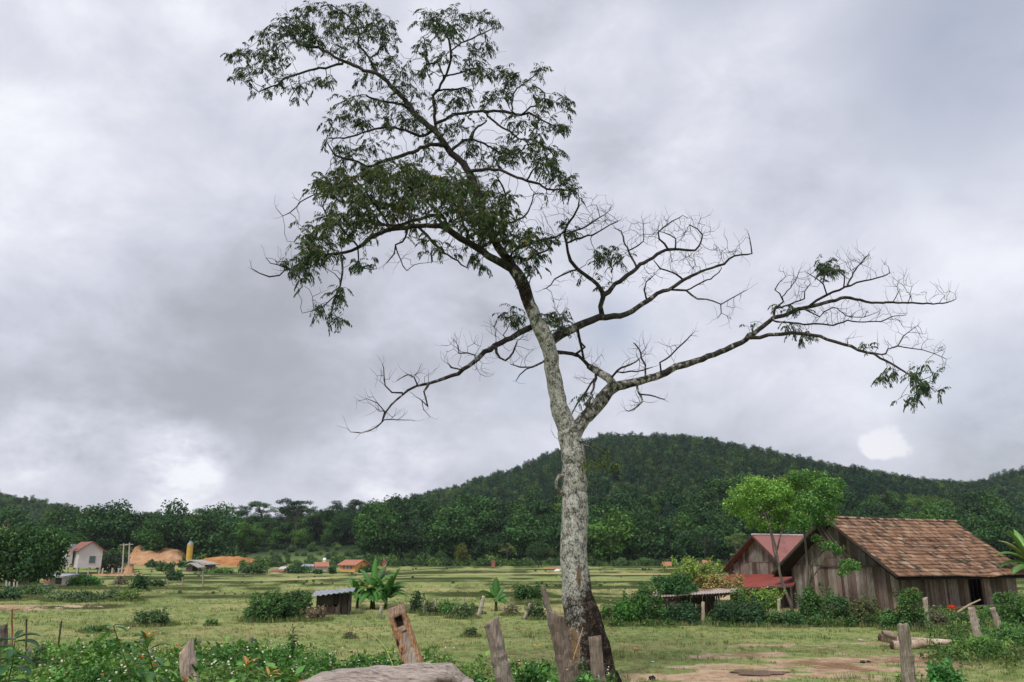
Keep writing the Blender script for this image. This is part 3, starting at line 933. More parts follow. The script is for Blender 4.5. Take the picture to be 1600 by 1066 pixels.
limb('L', [(705, 236, 6), (722, 222, 5), (737, 217, 5), (739, 207, 4), (751, 195, 3.5), (760, 188, 2.5)], .1, 1.4)
limb('L', [(738, 218, 4), (756, 224, 3.5), (771, 234, 3), (785, 240, 2)], .8, 1.9)
limb('L', [(733, 268, 7), (753, 265, 6), (772, 264, 5), (798, 273, 5), (823, 282, 4.5), (843, 287, 4), (854, 296, 3.5), (874, 296, 3), (890, 300, 2)], .0, -1.2)
limb('L', [(823, 282, 3), (830, 272, 3), (838, 260, 3), (845, 245, 2)], -.8, -1.8)
limb('M', [(803, 421, 15), (785, 412, 13), (764, 400, 12), (748, 388, 12), (733, 380, 11), (719, 372, 11), (707, 363, 11), (695, 354, 10), (676, 352, 8), (647, 354, 8), (625, 357, 7.5), (602, 361, 7), (586, 366, 7), (569, 380, 6.5), (549, 392, 5), (529, 396, 5), (512, 397, 4.5), (498, 400, 4), (476, 414, 3.5), (462, 421, 3), (447, 421, 2.5), (436, 431, 2.5), (422, 432, 2.5), (405, 427, 2), (393, 420, 1.2)], -.6, -2.6)
limb('M', [(450, 420, 2), (433, 414, 2), (422, 411, 1.6), (415, 403, 1)], -2.4, -2.4)
limb('M', [(692, 352, 7), (678, 337, 6), (656, 342, 6), (633, 349, 6), (614, 352, 5), (597, 349, 4), (588, 340, 3), (577, 332, 2)], -1.2, .8)
limb('M', [(532, 396, 4), (534, 411, 3.5), (535, 428, 3.5), (532, 445, 3), (526, 459, 3), (522, 473, 3), (519, 487, 2.5), (511, 499, 1.5)], -2.1, -2.6)
limb('M', [(520, 465, 2), (504, 479, 2), (490, 486, 1.5), (473, 490, 1)], -2.4, -2.9)
limb('M', [(637, 357, 4), (629, 378, 3), (618, 383, 3), (616, 397, 2.5), (605, 411, 1.6)], -1.5, -1.9)
limb('M', [(619, 388, 2.5), (625, 406, 2), (636, 424, 2), (647, 414, 1.5), (668, 411, 1), (690, 409, .8)], -1.6, -2.1)
limb('M', [(559, 386, 3), (561, 411, 2.5), (569, 420, 2), (588, 421, 1.4)], -1.9, -1.5)
limb('M', [(652, 354, 5), (662, 364, 5), (677, 380, 4), (693, 394, 3.5), (707, 403, 3), (722, 413, 2.5), (731, 419, 1.6)], -1.3, -2.4)
limb('M', [(560, 386, 3.5), (545, 370, 3.5), (528, 352, 3), (512, 338, 3), (505, 322, 2.5), (512, 306, 2), (495, 302, 2.2), (478, 310, 2), (462, 324, 1.8), (443, 337, 1.6), (433, 327, 1)], -1.9, -2.4)
limb('M', [(733, 378, 5), (730, 362, 5), (722, 345, 4), (716, 325, 3), (700, 310, 3), (680, 300, 2.5)], -.9, -2.4)
limb('M', [(610, 360, 4), (600, 340, 4), (585, 318, 3.5), (572, 300, 3), (560, 285, 2.5)], -1.6, -2.6)
limb('M', [(700, 355, 4), (690, 335, 4), (670, 318, 3.5), (650, 300, 3), (632, 288, 2.5)], -1.2, -2.8)
limb('V', [(795, 408, 6), (800, 403, 5), (825, 404, 5), (838, 398, 4), (855, 391, 3), (862, 380, 2)], -.4, -1.7)
limb('V', [(772, 372, 5), (790, 352, 4), (806, 345, 4), (822, 335, 3), (830, 318, 2), (834, 300, 1.5)], -.4, .9)
limb('V', [(765, 350, 5), (782, 330, 4), (790, 312, 3.5), (785, 290, 3), (775, 275, 2)], -.2, -1.9)
limb('V', [(800, 395, 4), (820, 385, 4), (845, 375, 4), (868, 372, 3), (885, 358, 2)], -.4, -1.0)
limb('R', [(862, 532, 17), (874, 524, 16), (892, 514.6, 14), (914, 505, 12), (936, 496.5, 11), (958, 494, 10), (979, 491, 9), (997, 482, 8), (1011, 470, 8), (1026, 458.5, 7), (1045, 452, 6), (1062, 441.5, 5.5), (1079.5, 432, 5), (1104, 421, 4), (1131, 412, 4), (1148, 401, 3), (1174.6, 396, 2.5), (1174, 383, 2), (1170, 366, 1.2)], -.2, 1.2)
limb('R', [(942, 496, 9), (939, 478, 8), (942, 463, 8), (933, 444, 7), (918, 434, 6.5), (904, 422, 6), (892, 407, 5.5), (887, 395, 5), (885, 378, 4.5), (882, 358, 4), (897, 339, 3.5), (904, 324, 3), (905, 312, 2)], .2, -.8)
limb('R', [(884, 366, 3.5), (909, 358, 3), (928, 346, 2.5), (945, 336, 1.5)], -.5, -.2)
limb('R', [(886, 380, 3.5), (909, 372, 3.5), (925, 368, 3), (940, 361, 2.5), (952, 352, 2), (965, 346, 1.3)], -.4, -1.2)
limb('R', [(904, 421, 3), (893, 423, 3), (875, 432, 2.5), (866, 436, 2.5), (861, 446, 2), (848, 453, 1)], -.1, -.6)
limb('R', [(942, 462, 8), (950, 456, 8), (962, 444, 7), (982, 432, 7), (994, 419, 6.5), (1006, 410, 6), (1026, 400, 5.5), (1040, 391.5, 5), (1055, 389, 4.5), (1079.5, 391.5, 3.5), (1092, 385, 3), (1098, 366, 2.5), (1090, 358, 2), (1077, 352, 1.5)], .3, 1.5)
limb('R', [(1044, 390, 3.5), (1031, 373, 3), (1030, 364, 3), (1036, 357, 2.5), (1050, 346, 2), (1067, 336.6, 1.2)], .9, .3)
limb('R', [(994, 416, 4), (984, 398, 3.5), (978, 383, 3), (973, 371, 3), (970, 361, 2), (960, 356, 1.2)], .6, 1.6)
limb('R', [(981, 392, 2.5), (997, 384, 2.5), (1006, 378, 2), (1005, 358, 1.2)], .9, .5)
limb('R', [(1055, 389, 3), (1055, 373, 2.5), (1038, 363, 1.5)], 1, 1.3)
limb('R', [(1067, 437, 3.5), (1055, 427, 3), (1042, 424, 2.5), (1031, 419.5, 2.5), (1021, 407, 1.5)], .7, .2)
limb('R', [(1048, 453, 4), (1072, 454, 3.5), (1089, 468, 3), (1104, 468, 2.5), (1126, 475, 2.2), (1148, 463, 1.8), (1167, 454, 1)], .7, .1)
limb('R', [(1126, 475, 1.8), (1127, 490, 1.6), (1121, 497, 1)], .2, .2)
limb('R', [(1079.5, 451, 2.5), (1097, 441, 2.5), (1116, 433, 2), (1128, 419, 1.3)], .6, 1)
limb('R', [(1010, 467, 3), (1006, 454, 2.5), (1010, 440, 2), (1024, 428, 1)], .5, 0)
limb('R', [(912, 560, 4), (901, 555, 6), (885, 551, 6), (871, 549, 7)], .6, 0)
limb('R', [(900, 553, 4), (914, 542, 3.5), (906, 532, 3), (903, 522, 2)], .3, .5)
limb('B', [(893, 690, 26), (903, 669, 23), (914, 655, 21), (927, 641, 20), (940, 626, 20), (953, 609, 19), (964, 603, 16), (985, 599, 13), (1008, 593, 12), (1032, 585, 11.5), (1055.6, 574.5, 11), (1071, 571, 11), (1090, 564, 9.5), (1116, 553.5, 9), (1142, 543, 9), (1166, 530, 8), (1185, 515, 7.5), (1208, 498, 7), (1232, 490, 6.5), (1253, 482, 6), (1271, 477, 6), (1298, 470.6, 5.5), (1321, 465, 5), (1345, 470.6, 4.5), (1371, 473, 4), (1403, 473, 3.3), (1442, 474.5, 3), (1479, 473, 2), (1494, 467, 1)], .1, 2.2)
limb('B', [(1269, 475, 4.5), (1287, 464, 4.5), (1311, 453.5, 4), (1329, 445.6, 3.5), (1350, 438, 3), (1371, 434, 2.5), (1389.5, 427, 2), (1389, 418, 1)], 1.3, .8)
limb('B', [(1324, 446, 3), (1334, 427, 2.6), (1345, 411.5, 2), (1358, 396, 1)], 1.2, 1.8)
limb('B', [(1318, 450, 2.5), (1318.6, 432.5, 2), (1308, 422, 1.5)], 1.2, .6)
limb('B', [(1292, 461, 2.5), (1287, 446, 2.2), (1276.6, 436.5, 2), (1261, 426, 1.2)], 1.2, .3)
limb('B', [(1209, 497, 3.5), (1211, 482, 3.2), (1224, 472, 2.6), (1219, 459, 2.2), (1211, 453.5, 2), (1217, 442, 1.5), (1227, 432, 1)], 1.1, .4)
limb('B', [(1222, 464, 2), (1235, 450, 1.6), (1245, 434, 1.3), (1250, 421, .9)], .8, 1.2)
limb('B', [(1222, 480, 2.8), (1234, 475, 2.5), (1256, 467, 2.2), (1258, 456, 2), (1266, 443, 1.2)], 1.1, 1.6)
limb('B', [(1169, 528, 7), (1187, 525.7, 6), (1213.5, 523, 6), (1232, 520.5, 6), (1253, 522, 6), (1271, 524, 5.5), (1292, 531, 5), (1318.6, 538, 5), (1340, 547, 4.5), (1366, 554.6, 4), (1384, 564, 3.6), (1403, 575.6, 3), (1424, 587.5, 2.6), (1442, 598, 2), (1460, 611, 1.2)], .9, -.6)
limb('B', [(1340, 547, 3), (1366, 552, 3), (1384, 553, 2.6), (1387, 545, 2.2), (1403, 540, 2), (1413, 524, 1.6), (1434, 508.7, 1)], 0, .7)
limb('B', [(1403, 541, 2), (1423.6, 545, 1.8), (1442, 547, 1.5), (1460, 553, 1.3), (1479, 561, .9)], .3, -.2)
limb('B', [(1208, 501, 3.5), (1240, 504.7, 3), (1263, 507, 3), (1284, 506, 3), (1303, 508.7, 2.8), (1324, 501, 2.5), (1350, 503, 2.2), (1376, 502, 2), (1392, 495.5, 1.6), (1416, 493, 1)], 1.1, 1.9)
limb('B', [(1258, 484, 2.5), (1280, 495, 2.2), (1287, 488, 2), (1300, 480, 2), (1308, 482, 2), (1321, 493, 2), (1350, 495.5, 1.6), (1372, 488, 1)], 1.2, .5)
limb('B', [(958, 600, 15), (950.6, 590, 13.5), (937.5, 583, 12.5), (927, 576, 11.5), (919, 572, 9)], .2, .5)
limb('B', [(922, 574, 6), (911, 563, 5.5), (903, 556, 5)], .5, .3)
limb('B', [(931, 586, 5), (928, 606, 4), (919, 627, 3.5), (911, 650, 3), (905, 661, 2)], .3, -.6)
limb('B', [(929, 592, 3.5), (916, 611, 3), (903, 630, 2.6), (892, 650, 1.6)], .3, .9)
limb('B', [(953, 594, 4), (964, 580, 3.5), (985, 570.5, 3), (998, 561, 2)], .3, -.5)
limb('B', [(964, 581, 2.8), (985, 581, 2.5), (1006, 580, 2.2), (1020, 573, 1.2)], .2, -.4)
limb('B', [(1008, 589, 3.5), (1008, 569, 3), (1003, 559, 3), (998, 546, 2.4), (990, 535, 1.5)], .4, 1.1)
limb('B', [(1033, 582, 3.5), (1032, 567, 3), (1048, 556, 2.6), (1058, 543, 2.3), (1071, 532.5, 2), (1084.5, 519, 1)], .5, 0)
limb('B', [(995, 600, 4), (1000, 619, 3.2), (1003, 626, 3), (990, 640, 2.2), (978, 641, 1.2)], .4, -.5)
limb('B', [(1000, 616, 2.6), (1016, 618, 2.3), (1038.5, 624, 1.5)], .2, .5)
limb('K', [(842, 506, 12), (830, 511, 10), (816, 518, 9.5), (798.5, 528, 9), (784, 535, 9), (772, 542, 8.5), (759.5, 552, 8), (747, 562, 7.5), (733, 573, 7), (716, 583, 6), (696, 591, 5.5), (681.5, 596, 5), (669, 602, 5), (652, 601, 4), (638, 608, 3.8), (628, 618, 3.2), (611, 633, 3), (603, 645, 3), (597, 661, 2.5), (579, 672, 2.3), (564, 676, 2), (548, 675, 1.2)], -.1, -2.4)
limb('K', [(629, 614, 3), (613, 614, 2.5), (602, 602, 2.2), (600, 586, 2), (598.5, 569, 1.2)], -1.9, -1.6)
limb('K', [(652, 601, 2.6), (647, 591, 2.2), (637.6, 586, 1.8), (620.5, 595, 1)], -1.7, -2.2)
limb('K', [(669, 602, 4), (662, 613, 3), (665, 622, 3), (668, 635, 2.4), (658, 624, 1.6), (650, 620, 1)], -1.6, -1.9)
limb('K', [(659, 626, 1.8), (662, 640, 1.6), (672, 651, 1)], -1.8, -1.8)
limb('K', [(601, 643, 2), (589, 630, 1.7), (574, 623, 1)], -2.2, -2.5)
limb('K', [(601, 656, 1.8), (622, 656, 1.5), (645, 656, .9)], -2.2, -1.7)
limb('K', [(740, 568, 3), (742, 555, 2.6), (730, 551, 2.4), (718, 552, 2.2), (714, 538, 1.2)], -1, -.4)
limb('K', [(722, 578, 3), (706, 574, 2.8), (698.5, 567, 1.5)], -1.2, -1.5)
limb('K', [(775, 543, 5), (781.5, 559.5, 4), (789, 563, 3.5), (803, 552, 3), (808, 533, 1.8)], -.7, -1.2)
limb('K', [(853, 562, 3.5), (848, 566, 3.5), (830, 574, 3), (813, 574, 2.6), (798.5, 569, 1.5)], 0, -.9)
limb('K', [(822, 577, 2.2), (812, 585, 1.8), (806, 596, 1)], -.3, -.6)

# attractor regions (cx, cy, rx, ry, weight): leaf masses and bare twig sprays
LEAFY = [(545, 160, 30, 14, .7), (575, 125, 24, 12, .7), (555, 235, 30, 10, .7), (610, 250, 30, 8, .7), (650, 195, 24, 12, .7), (720, 150, 22, 12, .8), (620, 95, 16, 12, .6), (730, 190, 20, 10, .7), (670, 215, 24, 10, .6), (790, 140, 14, 14, .7), (365, 120, 10, 8, .9), (360, 88, 8, 6, .9), (430, 80, 26, 12, .8), (500, 22, 40, 18, 1), (462, 36, 32, 18, 1), (425, 56, 30, 12, 1), (388, 80, 26, 11, 1), (395, 113, 28, 14, .8), (430, 95, 26, 12, .8), (413, 145, 16, 7, .8), (455, 130, 26, 12, .9), (470, 155, 12, 7, 1), (505, 130, 22, 12, .9), (540, 42, 34, 22, 1), (560, 14, 28, 12, 1), (590, 42, 28, 20, 1), (610, 62, 16, 18, .8), (590, 90, 26, 12, .8), (500, 72, 28, 16, .9), (478, 58, 26, 14, 1), (375, 92, 12, 8, .8), (545, 75, 22, 12, .8),
    (672, 30, 26, 14, 1), (715, 26, 26, 12, 1), (750, 26, 20, 12, 1), (771, 42, 12, 6, .7), (700, 48, 34, 14, 1), (655, 75, 12, 14, .8), (690, 80, 22, 12, .7), (740, 85, 18, 16, 1), (760, 70, 9, 14, .8), (735, 110, 20, 10, .7), (625, 112, 24, 12, .9), (640, 138, 26, 13, .9), (665, 112, 18, 13, .8), (762, 115, 22, 12, 1), (795, 115, 16, 16, 1), (842, 109, 12, 9, 1), (830, 133, 12, 9, .8), (850, 160, 22, 14, .9), (882, 166, 9, 16, .9), (882, 194, 10, 13, 1), (845, 202, 22, 12, .9), (812, 190, 26, 12, .7), (770, 152, 22, 12, .9), (700, 160, 26, 14, .8), (640, 172, 22, 16, .8), (612, 186, 30, 14, .8), (560, 190, 22, 12, .9), (510, 192, 12, 9, 1), (535, 178, 18, 9, .8), (592, 160, 18, 10, .8), (590, 220, 26, 9, .6), (512, 225, 14, 12, .5), (535, 235, 16, 9, .6),
    (790, 230, 26, 20, .9), (830, 226, 22, 13, .9), (860, 240, 16, 18, 1), (740, 232, 20, 14, .8), (762, 250, 20, 10, .7), (700, 205, 20, 14, .7), (880, 284, 20, 17, 1.1), (894, 302, 12, 9, 1), (860, 262, 20, 15, 1), (840, 245, 18, 12, .9), (800, 245, 26, 12, .9), (850, 304, 10, 5, .8), (655, 235, 20, 8, .5), (690, 250, 26, 10, .6),
    (560, 272, 50, 16, 1.2), (505, 285, 26, 17, 1.2), (620, 278, 50, 24, 1.4), (680, 288, 50, 28, 1.5), (738, 300, 40, 26, 1.5), (788, 328, 26, 24, 1.3), (720, 332, 45, 22, 1.5), (600, 318, 50, 20, 1.2), (540, 338, 40, 20, 1.1), (500, 360, 34, 16, 1.0), (482, 384, 24, 12, 1), (500, 396, 34, 16, 1.1), (460, 412, 24, 10, 1), (485, 428, 18, 9, 1), (552, 368, 26, 12, .9), (580, 345, 26, 12, .9), (640, 328, 26, 16, .9), (770, 368, 34, 20, 1.3), (820, 368, 28, 16, 1.3), (842, 388, 22, 13, 1.2), (815, 400, 14, 10, 1), (885, 358, 16, 16, .6), (756, 345, 30, 18, 1.3), (866, 372, 14, 12, .8), (545, 300, 40, 18, 1),
    (530, 455, 13, 10, .9), (535, 470, 9, 8, .9), (500, 487, 15, 7, .9), (530, 497, 15, 8, 1), (555, 405, 14, 9, .8), (580, 405, 16, 7, .7), (690, 385, 16, 8, .7), (666, 382, 14, 11, .8), (740, 400, 18, 9, .7), (760, 416, 14, 6, .7), (826, 428, 12, 7, .9), (838, 420, 9, 10, .9), (800, 412, 10, 8, .8), (650, 362, 20, 7, .6),
    (808, 490, 24, 10, .9), (790, 490, 12, 6, .8), (862, 494, 20, 11, 1.4), (876, 506, 16, 8, 1.3), (945, 397, 16, 9, 1.5), (962, 402, 12, 9, 1.4), (935, 402, 12, 9, 1.2), (899, 433, 8, 6, .8), (944, 438, 6, 7, .6),
    (1286, 412, 12, 11, 2.0), (1300, 425, 11, 10, 2.0), (1170, 504, 12, 6, .6), (1212, 480, 12, 7, .7), (1238, 485, 12, 8, .8), (1232, 512, 16, 7, 1), (1256, 525, 13, 9, 1.2), (1385, 583, 18, 8, 1.3), (1427, 583, 16, 8, 1.2), (1450, 573, 12, 5, 1.1), (1446, 598, 18, 9, 1.4), (1440, 612, 13, 8, 1.3), (1420, 626, 13, 8, 1.1), (1464, 605, 8, 6, .9), (1350, 540, 9, 4, .6),
    (908, 622, 12, 12, .6), (928, 612, 9, 11, .6)]
BARE = [(932, 335, 34, 24, 1), (905, 345, 26, 24, .9), (862, 335, 26, 24, .8), (955, 350, 26, 18, .9), (1000, 368, 28, 22, 1), (1050, 360, 36, 22, 1), (1092, 366, 22, 24, .9), (1098, 402, 38, 18, 1), (1142, 382, 28, 22, .8), (1062, 412, 36, 16, .9), (1018, 428, 20, 14, .8), (1110, 436, 24, 10, .6), (1012, 445, 12, 20, .7), (1135, 478, 20, 14, .6), (962, 436, 26, 13, .9), (925, 425, 16, 12, .6), (1155, 458, 12, 6, .5), (870, 440, 18, 10, .5),
    (1228, 440, 18, 18, .9), (1254, 446, 18, 24, 1), (1312, 418, 22, 16, .8), (1340, 410, 24, 20, 1), (1370, 424, 20, 10, .8), (1420, 450, 30, 17, 1), (1462, 455, 24, 12, .9), (1330, 488, 56, 12, 1), (1395, 490, 24, 9, .8), (1292, 492, 28, 12, .8), (1430, 528, 28, 15, .8), (1452, 548, 28, 8, .8), (1370, 545, 24, 10, .8), (1330, 530, 20, 8, .4), (1405, 510, 18, 14, .5), (1480, 465, 12, 6, .6),
    (600, 588, 9, 24, .8), (582, 628, 14, 12, .8), (648, 584, 22, 10, .8), (714, 542, 16, 18, 1), (752, 545, 22, 12, 1), (790, 514, 28, 12, 1), (818, 545, 22, 16, 1), (805, 563, 18, 10, .7), (700, 566, 14, 8, .7), (770, 522, 16, 12, .8), (745, 583, 18, 8, .7), (664, 638, 10, 12, .6), (625, 652, 18, 4, .5), (672, 585, 20, 7, .5),
    (1000, 552, 22, 22, 1), (1052, 545, 16, 16, .9), (1078, 528, 12, 12, .6), (978, 570, 18, 12, .7), (1010, 622, 26, 10, .8), (990, 636, 16, 6, .6), (903, 528, 9, 12, .6), (882, 475, 10, 18, .7), (922, 558, 16, 14, .8), (942, 562, 12, 10, .6), (900, 592, 14, 8, .4), (895, 640, 8, 14, .4), (872, 688, 10, 8, .3), (510, 478, 14, 12, .4), (440, 414, 22, 12, .5), (412, 418, 12, 10, .5), (450, 322, 16, 10, .5), (650, 412, 30, 8, .3), (620, 395, 14, 16, .4)]

rg = np.random.default_rng(5)
rh = random.Random(5)
nodes = []; par = []; rad = []; lid = []; trac = []       # position, parent index, radius, limb id, chain id
def resample(pts, d0, d1, step=.13):
    # px path -> world path
    n = len(pts); L = [0]
    for i in range(1, n): L.append(L[-1] + math.hypot(pts[i][0] - pts[i - 1][0], pts[i][1] - pts[i - 1][1]))
    out = []
    for i, (x, y, w) in enumerate(pts):
        Y = TY + d0 + (d1 - d0) * L[i] / L[-1]
        p = P(x, y, Y); out.append((p, W(w, Y) * .5 * 1.04))
    res = [out[0]]
    for i in range(1, n):
        a, b = out[i - 1], out[i]
        p0 = out[max(0, i - 2)][0]; p3 = out[min(n - 1, i + 1)][0]
        k = max(1, int((b[0] - a[0]).length / step))
        for j in range(1, k + 1):
            t = j / k
            q = .5 * ((2 * a[0]) + (b[0] - p0) * t + (2 * p0 - 5 * a[0] + 4 * b[0] - p3) * t * t + (3 * a[0] - p0 - 3 * b[0] + p3) * t ** 3)
            r = a[1] + (b[1] - a[1]) * t
            q = q + Vector((rh.gauss(0, 1), rh.gauss(0, 1), rh.gauss(0, 1))) * (min(.016, .006 + r * .2) if r < .06 else .010)
            res.append((q, r))
    return res
chains = []
for nm, pts, d0, d1 in LIMBS:
    res = resample(pts, d0, d1)
    prev = -1; start = len(nodes)
    if nodes and nm != 'T':
        # attach to the nearest traced node
        q = np.array([tuple(v) for v in nodes]); d = np.linalg.norm(q - np.array(res[0][0]), axis=1)
        prev = int(d.argmin())
    for (q, r) in res:
        nodes.append(q); par.append(prev); rad.append(r); lid.append(nm); prev = len(nodes) - 1
    chains.append((nm, ([start] if par[start] < 0 else [par[start], start]), start, len(nodes)))
n_tr = len(nodes)

# attractors
att = []; leafy = []
tn = np.array([tuple(v) for v in nodes])
# projection of traced nodes, to take the local depth of each spray
def proj(V):
    v = V - np.array([0, 0, CAM_H])
    f = np.array([0, math.cos(PITCH), math.sin(PITCH)]); u = np.array([0, -math.sin(PITCH), math.cos(PITCH)])
    dz = v @ f
    return np.stack([800 + FPX * v[:, 0] / dz, 533 - FPX * (v @ u) / dz], 1)
tp = proj(tn)
sel = np.array([l not in 'TS' for l in lid])
for lst, fl, dens in ((LEAFY, 1, 1 / 38.0), (BARE, 0, 1 / 62.0)):
    for cx, cy, rx, ry, w in lst:
        n = max(3, int(math.pi * rx * ry * dens * w))
        d = np.hypot(tp[:, 0] - cx, tp[:, 1] - cy) + np.where(sel, 0, 25)
        near = np.argsort(d)[:6]; Yc = float(tn[near, 1].mean())
        for _ in range(n):
            a = rh.uniform(0, 6.283); r = math.sqrt(rh.random()) * (1.0 + .12 * rh.gauss(0, 1))
            sp = min(1.1, .15 + .014 * max(rx, ry))
            Y = Yc + rh.gauss(0, 1) * sp * (1.0 if fl else .55)
            att.append(tuple(P(cx + rx * r * math.cos(a), cy + ry * r * math.sin(a), Y))); leafy.append(fl)
att = np.array(att); leafy = np.array(leafy)
na = len(att)
best = np.full(na, 1e9); bi = np.full(na, -1)
allow = np.array([l not in 'TS' for l in lid])
done = 0
alive = np.ones(na, bool)
reach = [[] for _ in range(0)]
leafnodes = []
STEP = .15
def upd(i0):
    q = np.array([tuple(v) for v in nodes[i0:]])
    for s in range(0, len(q), 400):
        blk = q[s:s + 400]
        d = np.linalg.norm(att[:, None, :] - blk[None, :, :], axis=2)
        if i0 == 0: d[:, ~allow[s:s + 400]] += .6
        m = d.min(1); k = d.argmin(1)
        b = m < best
        best[b] = m[b]; bi[b] = k[b] + s + i0
upd(0)
kill = .17
for it in range(110):
    hit = alive & (best < kill)
    for a in np.nonzero(hit)[0]:
        if leafy[a]: leafnodes.append(int(bi[a]))
    alive &= ~hit
    if not alive.any(): break
    idx = np.nonzero(alive & (best < 2.6))[0]
    if len(idx) == 0: break
    grow = {}
    for a in idx: grow.setdefault(int(bi[a]), []).append(a)
    i0 = len(nodes)
    for nd, lst in grow.items():
        p = nodes[nd]
        dv = att[lst] - np.array(p); dv = dv / np.linalg.norm(dv, axis=1)[:, None]
        # widely separated goals make a fork
        m = dv.mean(0)
        groups = [dv]
        if np.linalg.norm(m) < .55 and len(lst) > 1:
            side = dv @ dv[0] > 0
            groups = [dv[side], dv[~side]] if (~side).any() else [dv]
        for gset in groups:
            m = gset.mean(0); nn = np.linalg.norm(m)
            if nn < 1e-3: m = gset[0]; nn = 1
            m = m / nn
            if par[nd] >= 0:
                pd = (p - nodes[par[nd]]).normalized(); m = m * .75 + np.array(pd) * .25
            m = m + rg.normal(size=3) * .34 + np.array([0, 0, .04])
            m /= np.linalg.norm(m)
            nodes.append(p + Vector(m) * STEP); par.append(nd); rad.append(0.0)
            lid.append(lid[nd]); 
    upd(i0)
    if len(nodes) > 34000: break
N = len(nodes)
# radius of the grown wood by the pipe model, traced wood keeps its traced radius
cnt = [0.0] * N; nch = [0] * N
for i in range(N - 1, n_tr - 1, -1):
    if nch[i] == 0: cnt[i] = 1.0
    p = par[i]; cnt[p] += cnt[i]; nch[p] += 1
for i in range(n_tr, N):
    r = .0056 * cnt[i] ** .46
    pr = rad[par[i]]
    rad[i] = min(r, pr * .85 if pr > .006 else pr)
    rad[i] = max(rad[i], .0042)
children = [[] for _ in range(N)]
for i in range(N):
    if par[i] >= 0: children[par[i]].append(i)
LN = {'T': 'trunk', 'S': 'trunk', 'U': 'limb', 'L': 'limb', 'M': 'limb', 'V': 'limb', 'R': 'limb', 'B': 'limb', 'K': 'limb'}
LL = {'U': 'leading leafy limb reaching to the top left', 'L': 'leafy side boughs of the upper crown', 'M': 'long leafy limb arching out to the left',
      'V': 'short leafy boughs over the main fork', 'R': 'bare upper right limb with two leaf tufts', 'B': 'longest limb, bare, reaching far right', 'K': 'bare limb drooping to the lower left'}
wood = {k: MB() for k in 'TULMVRBK'}
cur_r = [.3]
def barkcol(p, i, a):
    z = p.z; ang = a
    # r lichen, g char, b bare wood: lichen thins out up the tree, fire has charred the foot on the right side
    lich = 1.0 - sst(6.0, 10.5, z) * .45 - .25 * sst(5, 7, z)
    lich *= sst(.03, .17, cur_r[0]) * .55 + .40
    dx = p.x - P(905, 1000, TY).x
    ch = (1 - sst(.9, 2.7, z)) * (.75 + .5 * nz(p.x * 2.2, p.z * 1.4, 3)) + .5 * (1 - sst(2.0, 3.0, z)) * sst(-.05, .28, dx)
    ch *= 1 - .0 * z
    wd = 0.0
    # rotten brown wood at the left of the foot, stripped strip on the front
    wd = max(wd, 1.25 * math.exp(-((dx + .16) / .17) ** 2 - ((z - .75) / .45) ** 2))
    wd = max(wd, 1.3 * math.exp(-((dx - .0) / .05) ** 2 - ((z - 2.15) / .35) ** 2))
    if wd > .6: ch *= .4
    return (lich, ch, wd)
blackpos = P(818, 462, TY - .4)
def barkcol2(p, i, a):
    c = barkcol(p, i, a)
    d = (p - blackpos); k = math.exp(-(d.x / .16) ** 2 - (d.z / .33) ** 2)
    if k > .3: c = (0, 1.0, 0)
    return c
def tube_chain(idx, mb, nm):
    pts = [nodes[i] for i in idx]; rr = [rad[i] for i in idx]
    if len(pts) < 2: return
    if rr[0] > rr[1] * 1.02 and nm != 'T': rr[0] = rr[1] * 1.05
    r = max(rr); cur_r[0] = sum(rr) / len(rr)
    n = 28 if r > .2 else 14 if r > .1 else 9 if r > .05 else 6 if r > .02 else 4 if r > .009 else 3
    if r > .02:
        mb.tube(pts, rr, n, wob=.16 if r < .1 else .13, wsc=5.0 if r > .05 else 9.0, cap=True, colf=barkcol2 if r > .1 else barkcol)
    else:
        mb.tube(pts, rr, n, (.02, 0, 0), cap=False)
# traced chains
for nm, head, s, e in chains:
    ids = list(range(s, e))
    if head[0] != s and nm not in 'TS': ids = [head[0]] + ids
    mbk = wood['T' if nm in 'TS' else nm]
    if nm == 'T':
        # finer rings with buttress and hollows at the foot
        pts = [nodes[i] for i in ids]; rr = [rad[i] for i in ids]
        P2 = []; R2_ = []
        for i in range(len(pts) - 1):
            for j in range(3):
                t = j / 3; P2.append(pts[i].lerp(pts[i + 1], t)); R2_.append(rr[i] + (rr[i + 1] - rr[i]) * t)
        P2.append(pts[-1]); R2_.append(rr[-1])
        o = len(mbk.v)
        mbk.tube(P2, R2_, 56, wob=.03, wsc=3.0, colf=barkcol2)
        for q in range(o, len(mbk.v)):
            v = Vector(mbk.v[q]); ax = None
            i = min(len(P2) - 1, (q - o) // 56); d = v - P2[i]; d.z = 0
            z = v.z; low = 1 - sst(.7, 2.8, z)
            a = math.atan2(d.y, d.x)
            k = low * (.10 * math.sin(a * 4 + .6 + z * .8) + .06 * math.sin(a * 9 + z * 2.2) + .10 * nz(v.x * 5, v.z * 2.2, v.y * 5)) + .035 * nz(v.x * 14, v.z * 10, v.y * 14)
            dent = .55 * math.exp(-((math.sin(a + 1.35)) ** 2) * 22 - ((z - .9) / .8) ** 2) * low if d.y < 0 else 0
            mbk.v[q] = tuple(v + d * (k - dent * .4))
    else:
        tube_chain(ids, mbk, nm)
# grown chains: follow the thickest child
for i in range(N):
    for c in children[i]:
        if c < n_tr: continue
        # start a chain here if c is a side child (or i is traced)
        ks = [k for k in children[i] if k >= n_tr]
        main = max(ks, key=lambda k: cnt[k])
        if i >= n_tr and c == main: continue
        ids = [i, c]; cur = c
        while True:
            ks = children[cur]
            if not ks: break
            cur = max(ks, key=lambda k: cnt[k]); ids.append(cur)
        nm = lid[c]
        tube_chain(ids, wood['T' if nm in 'TS' else nm], nm)
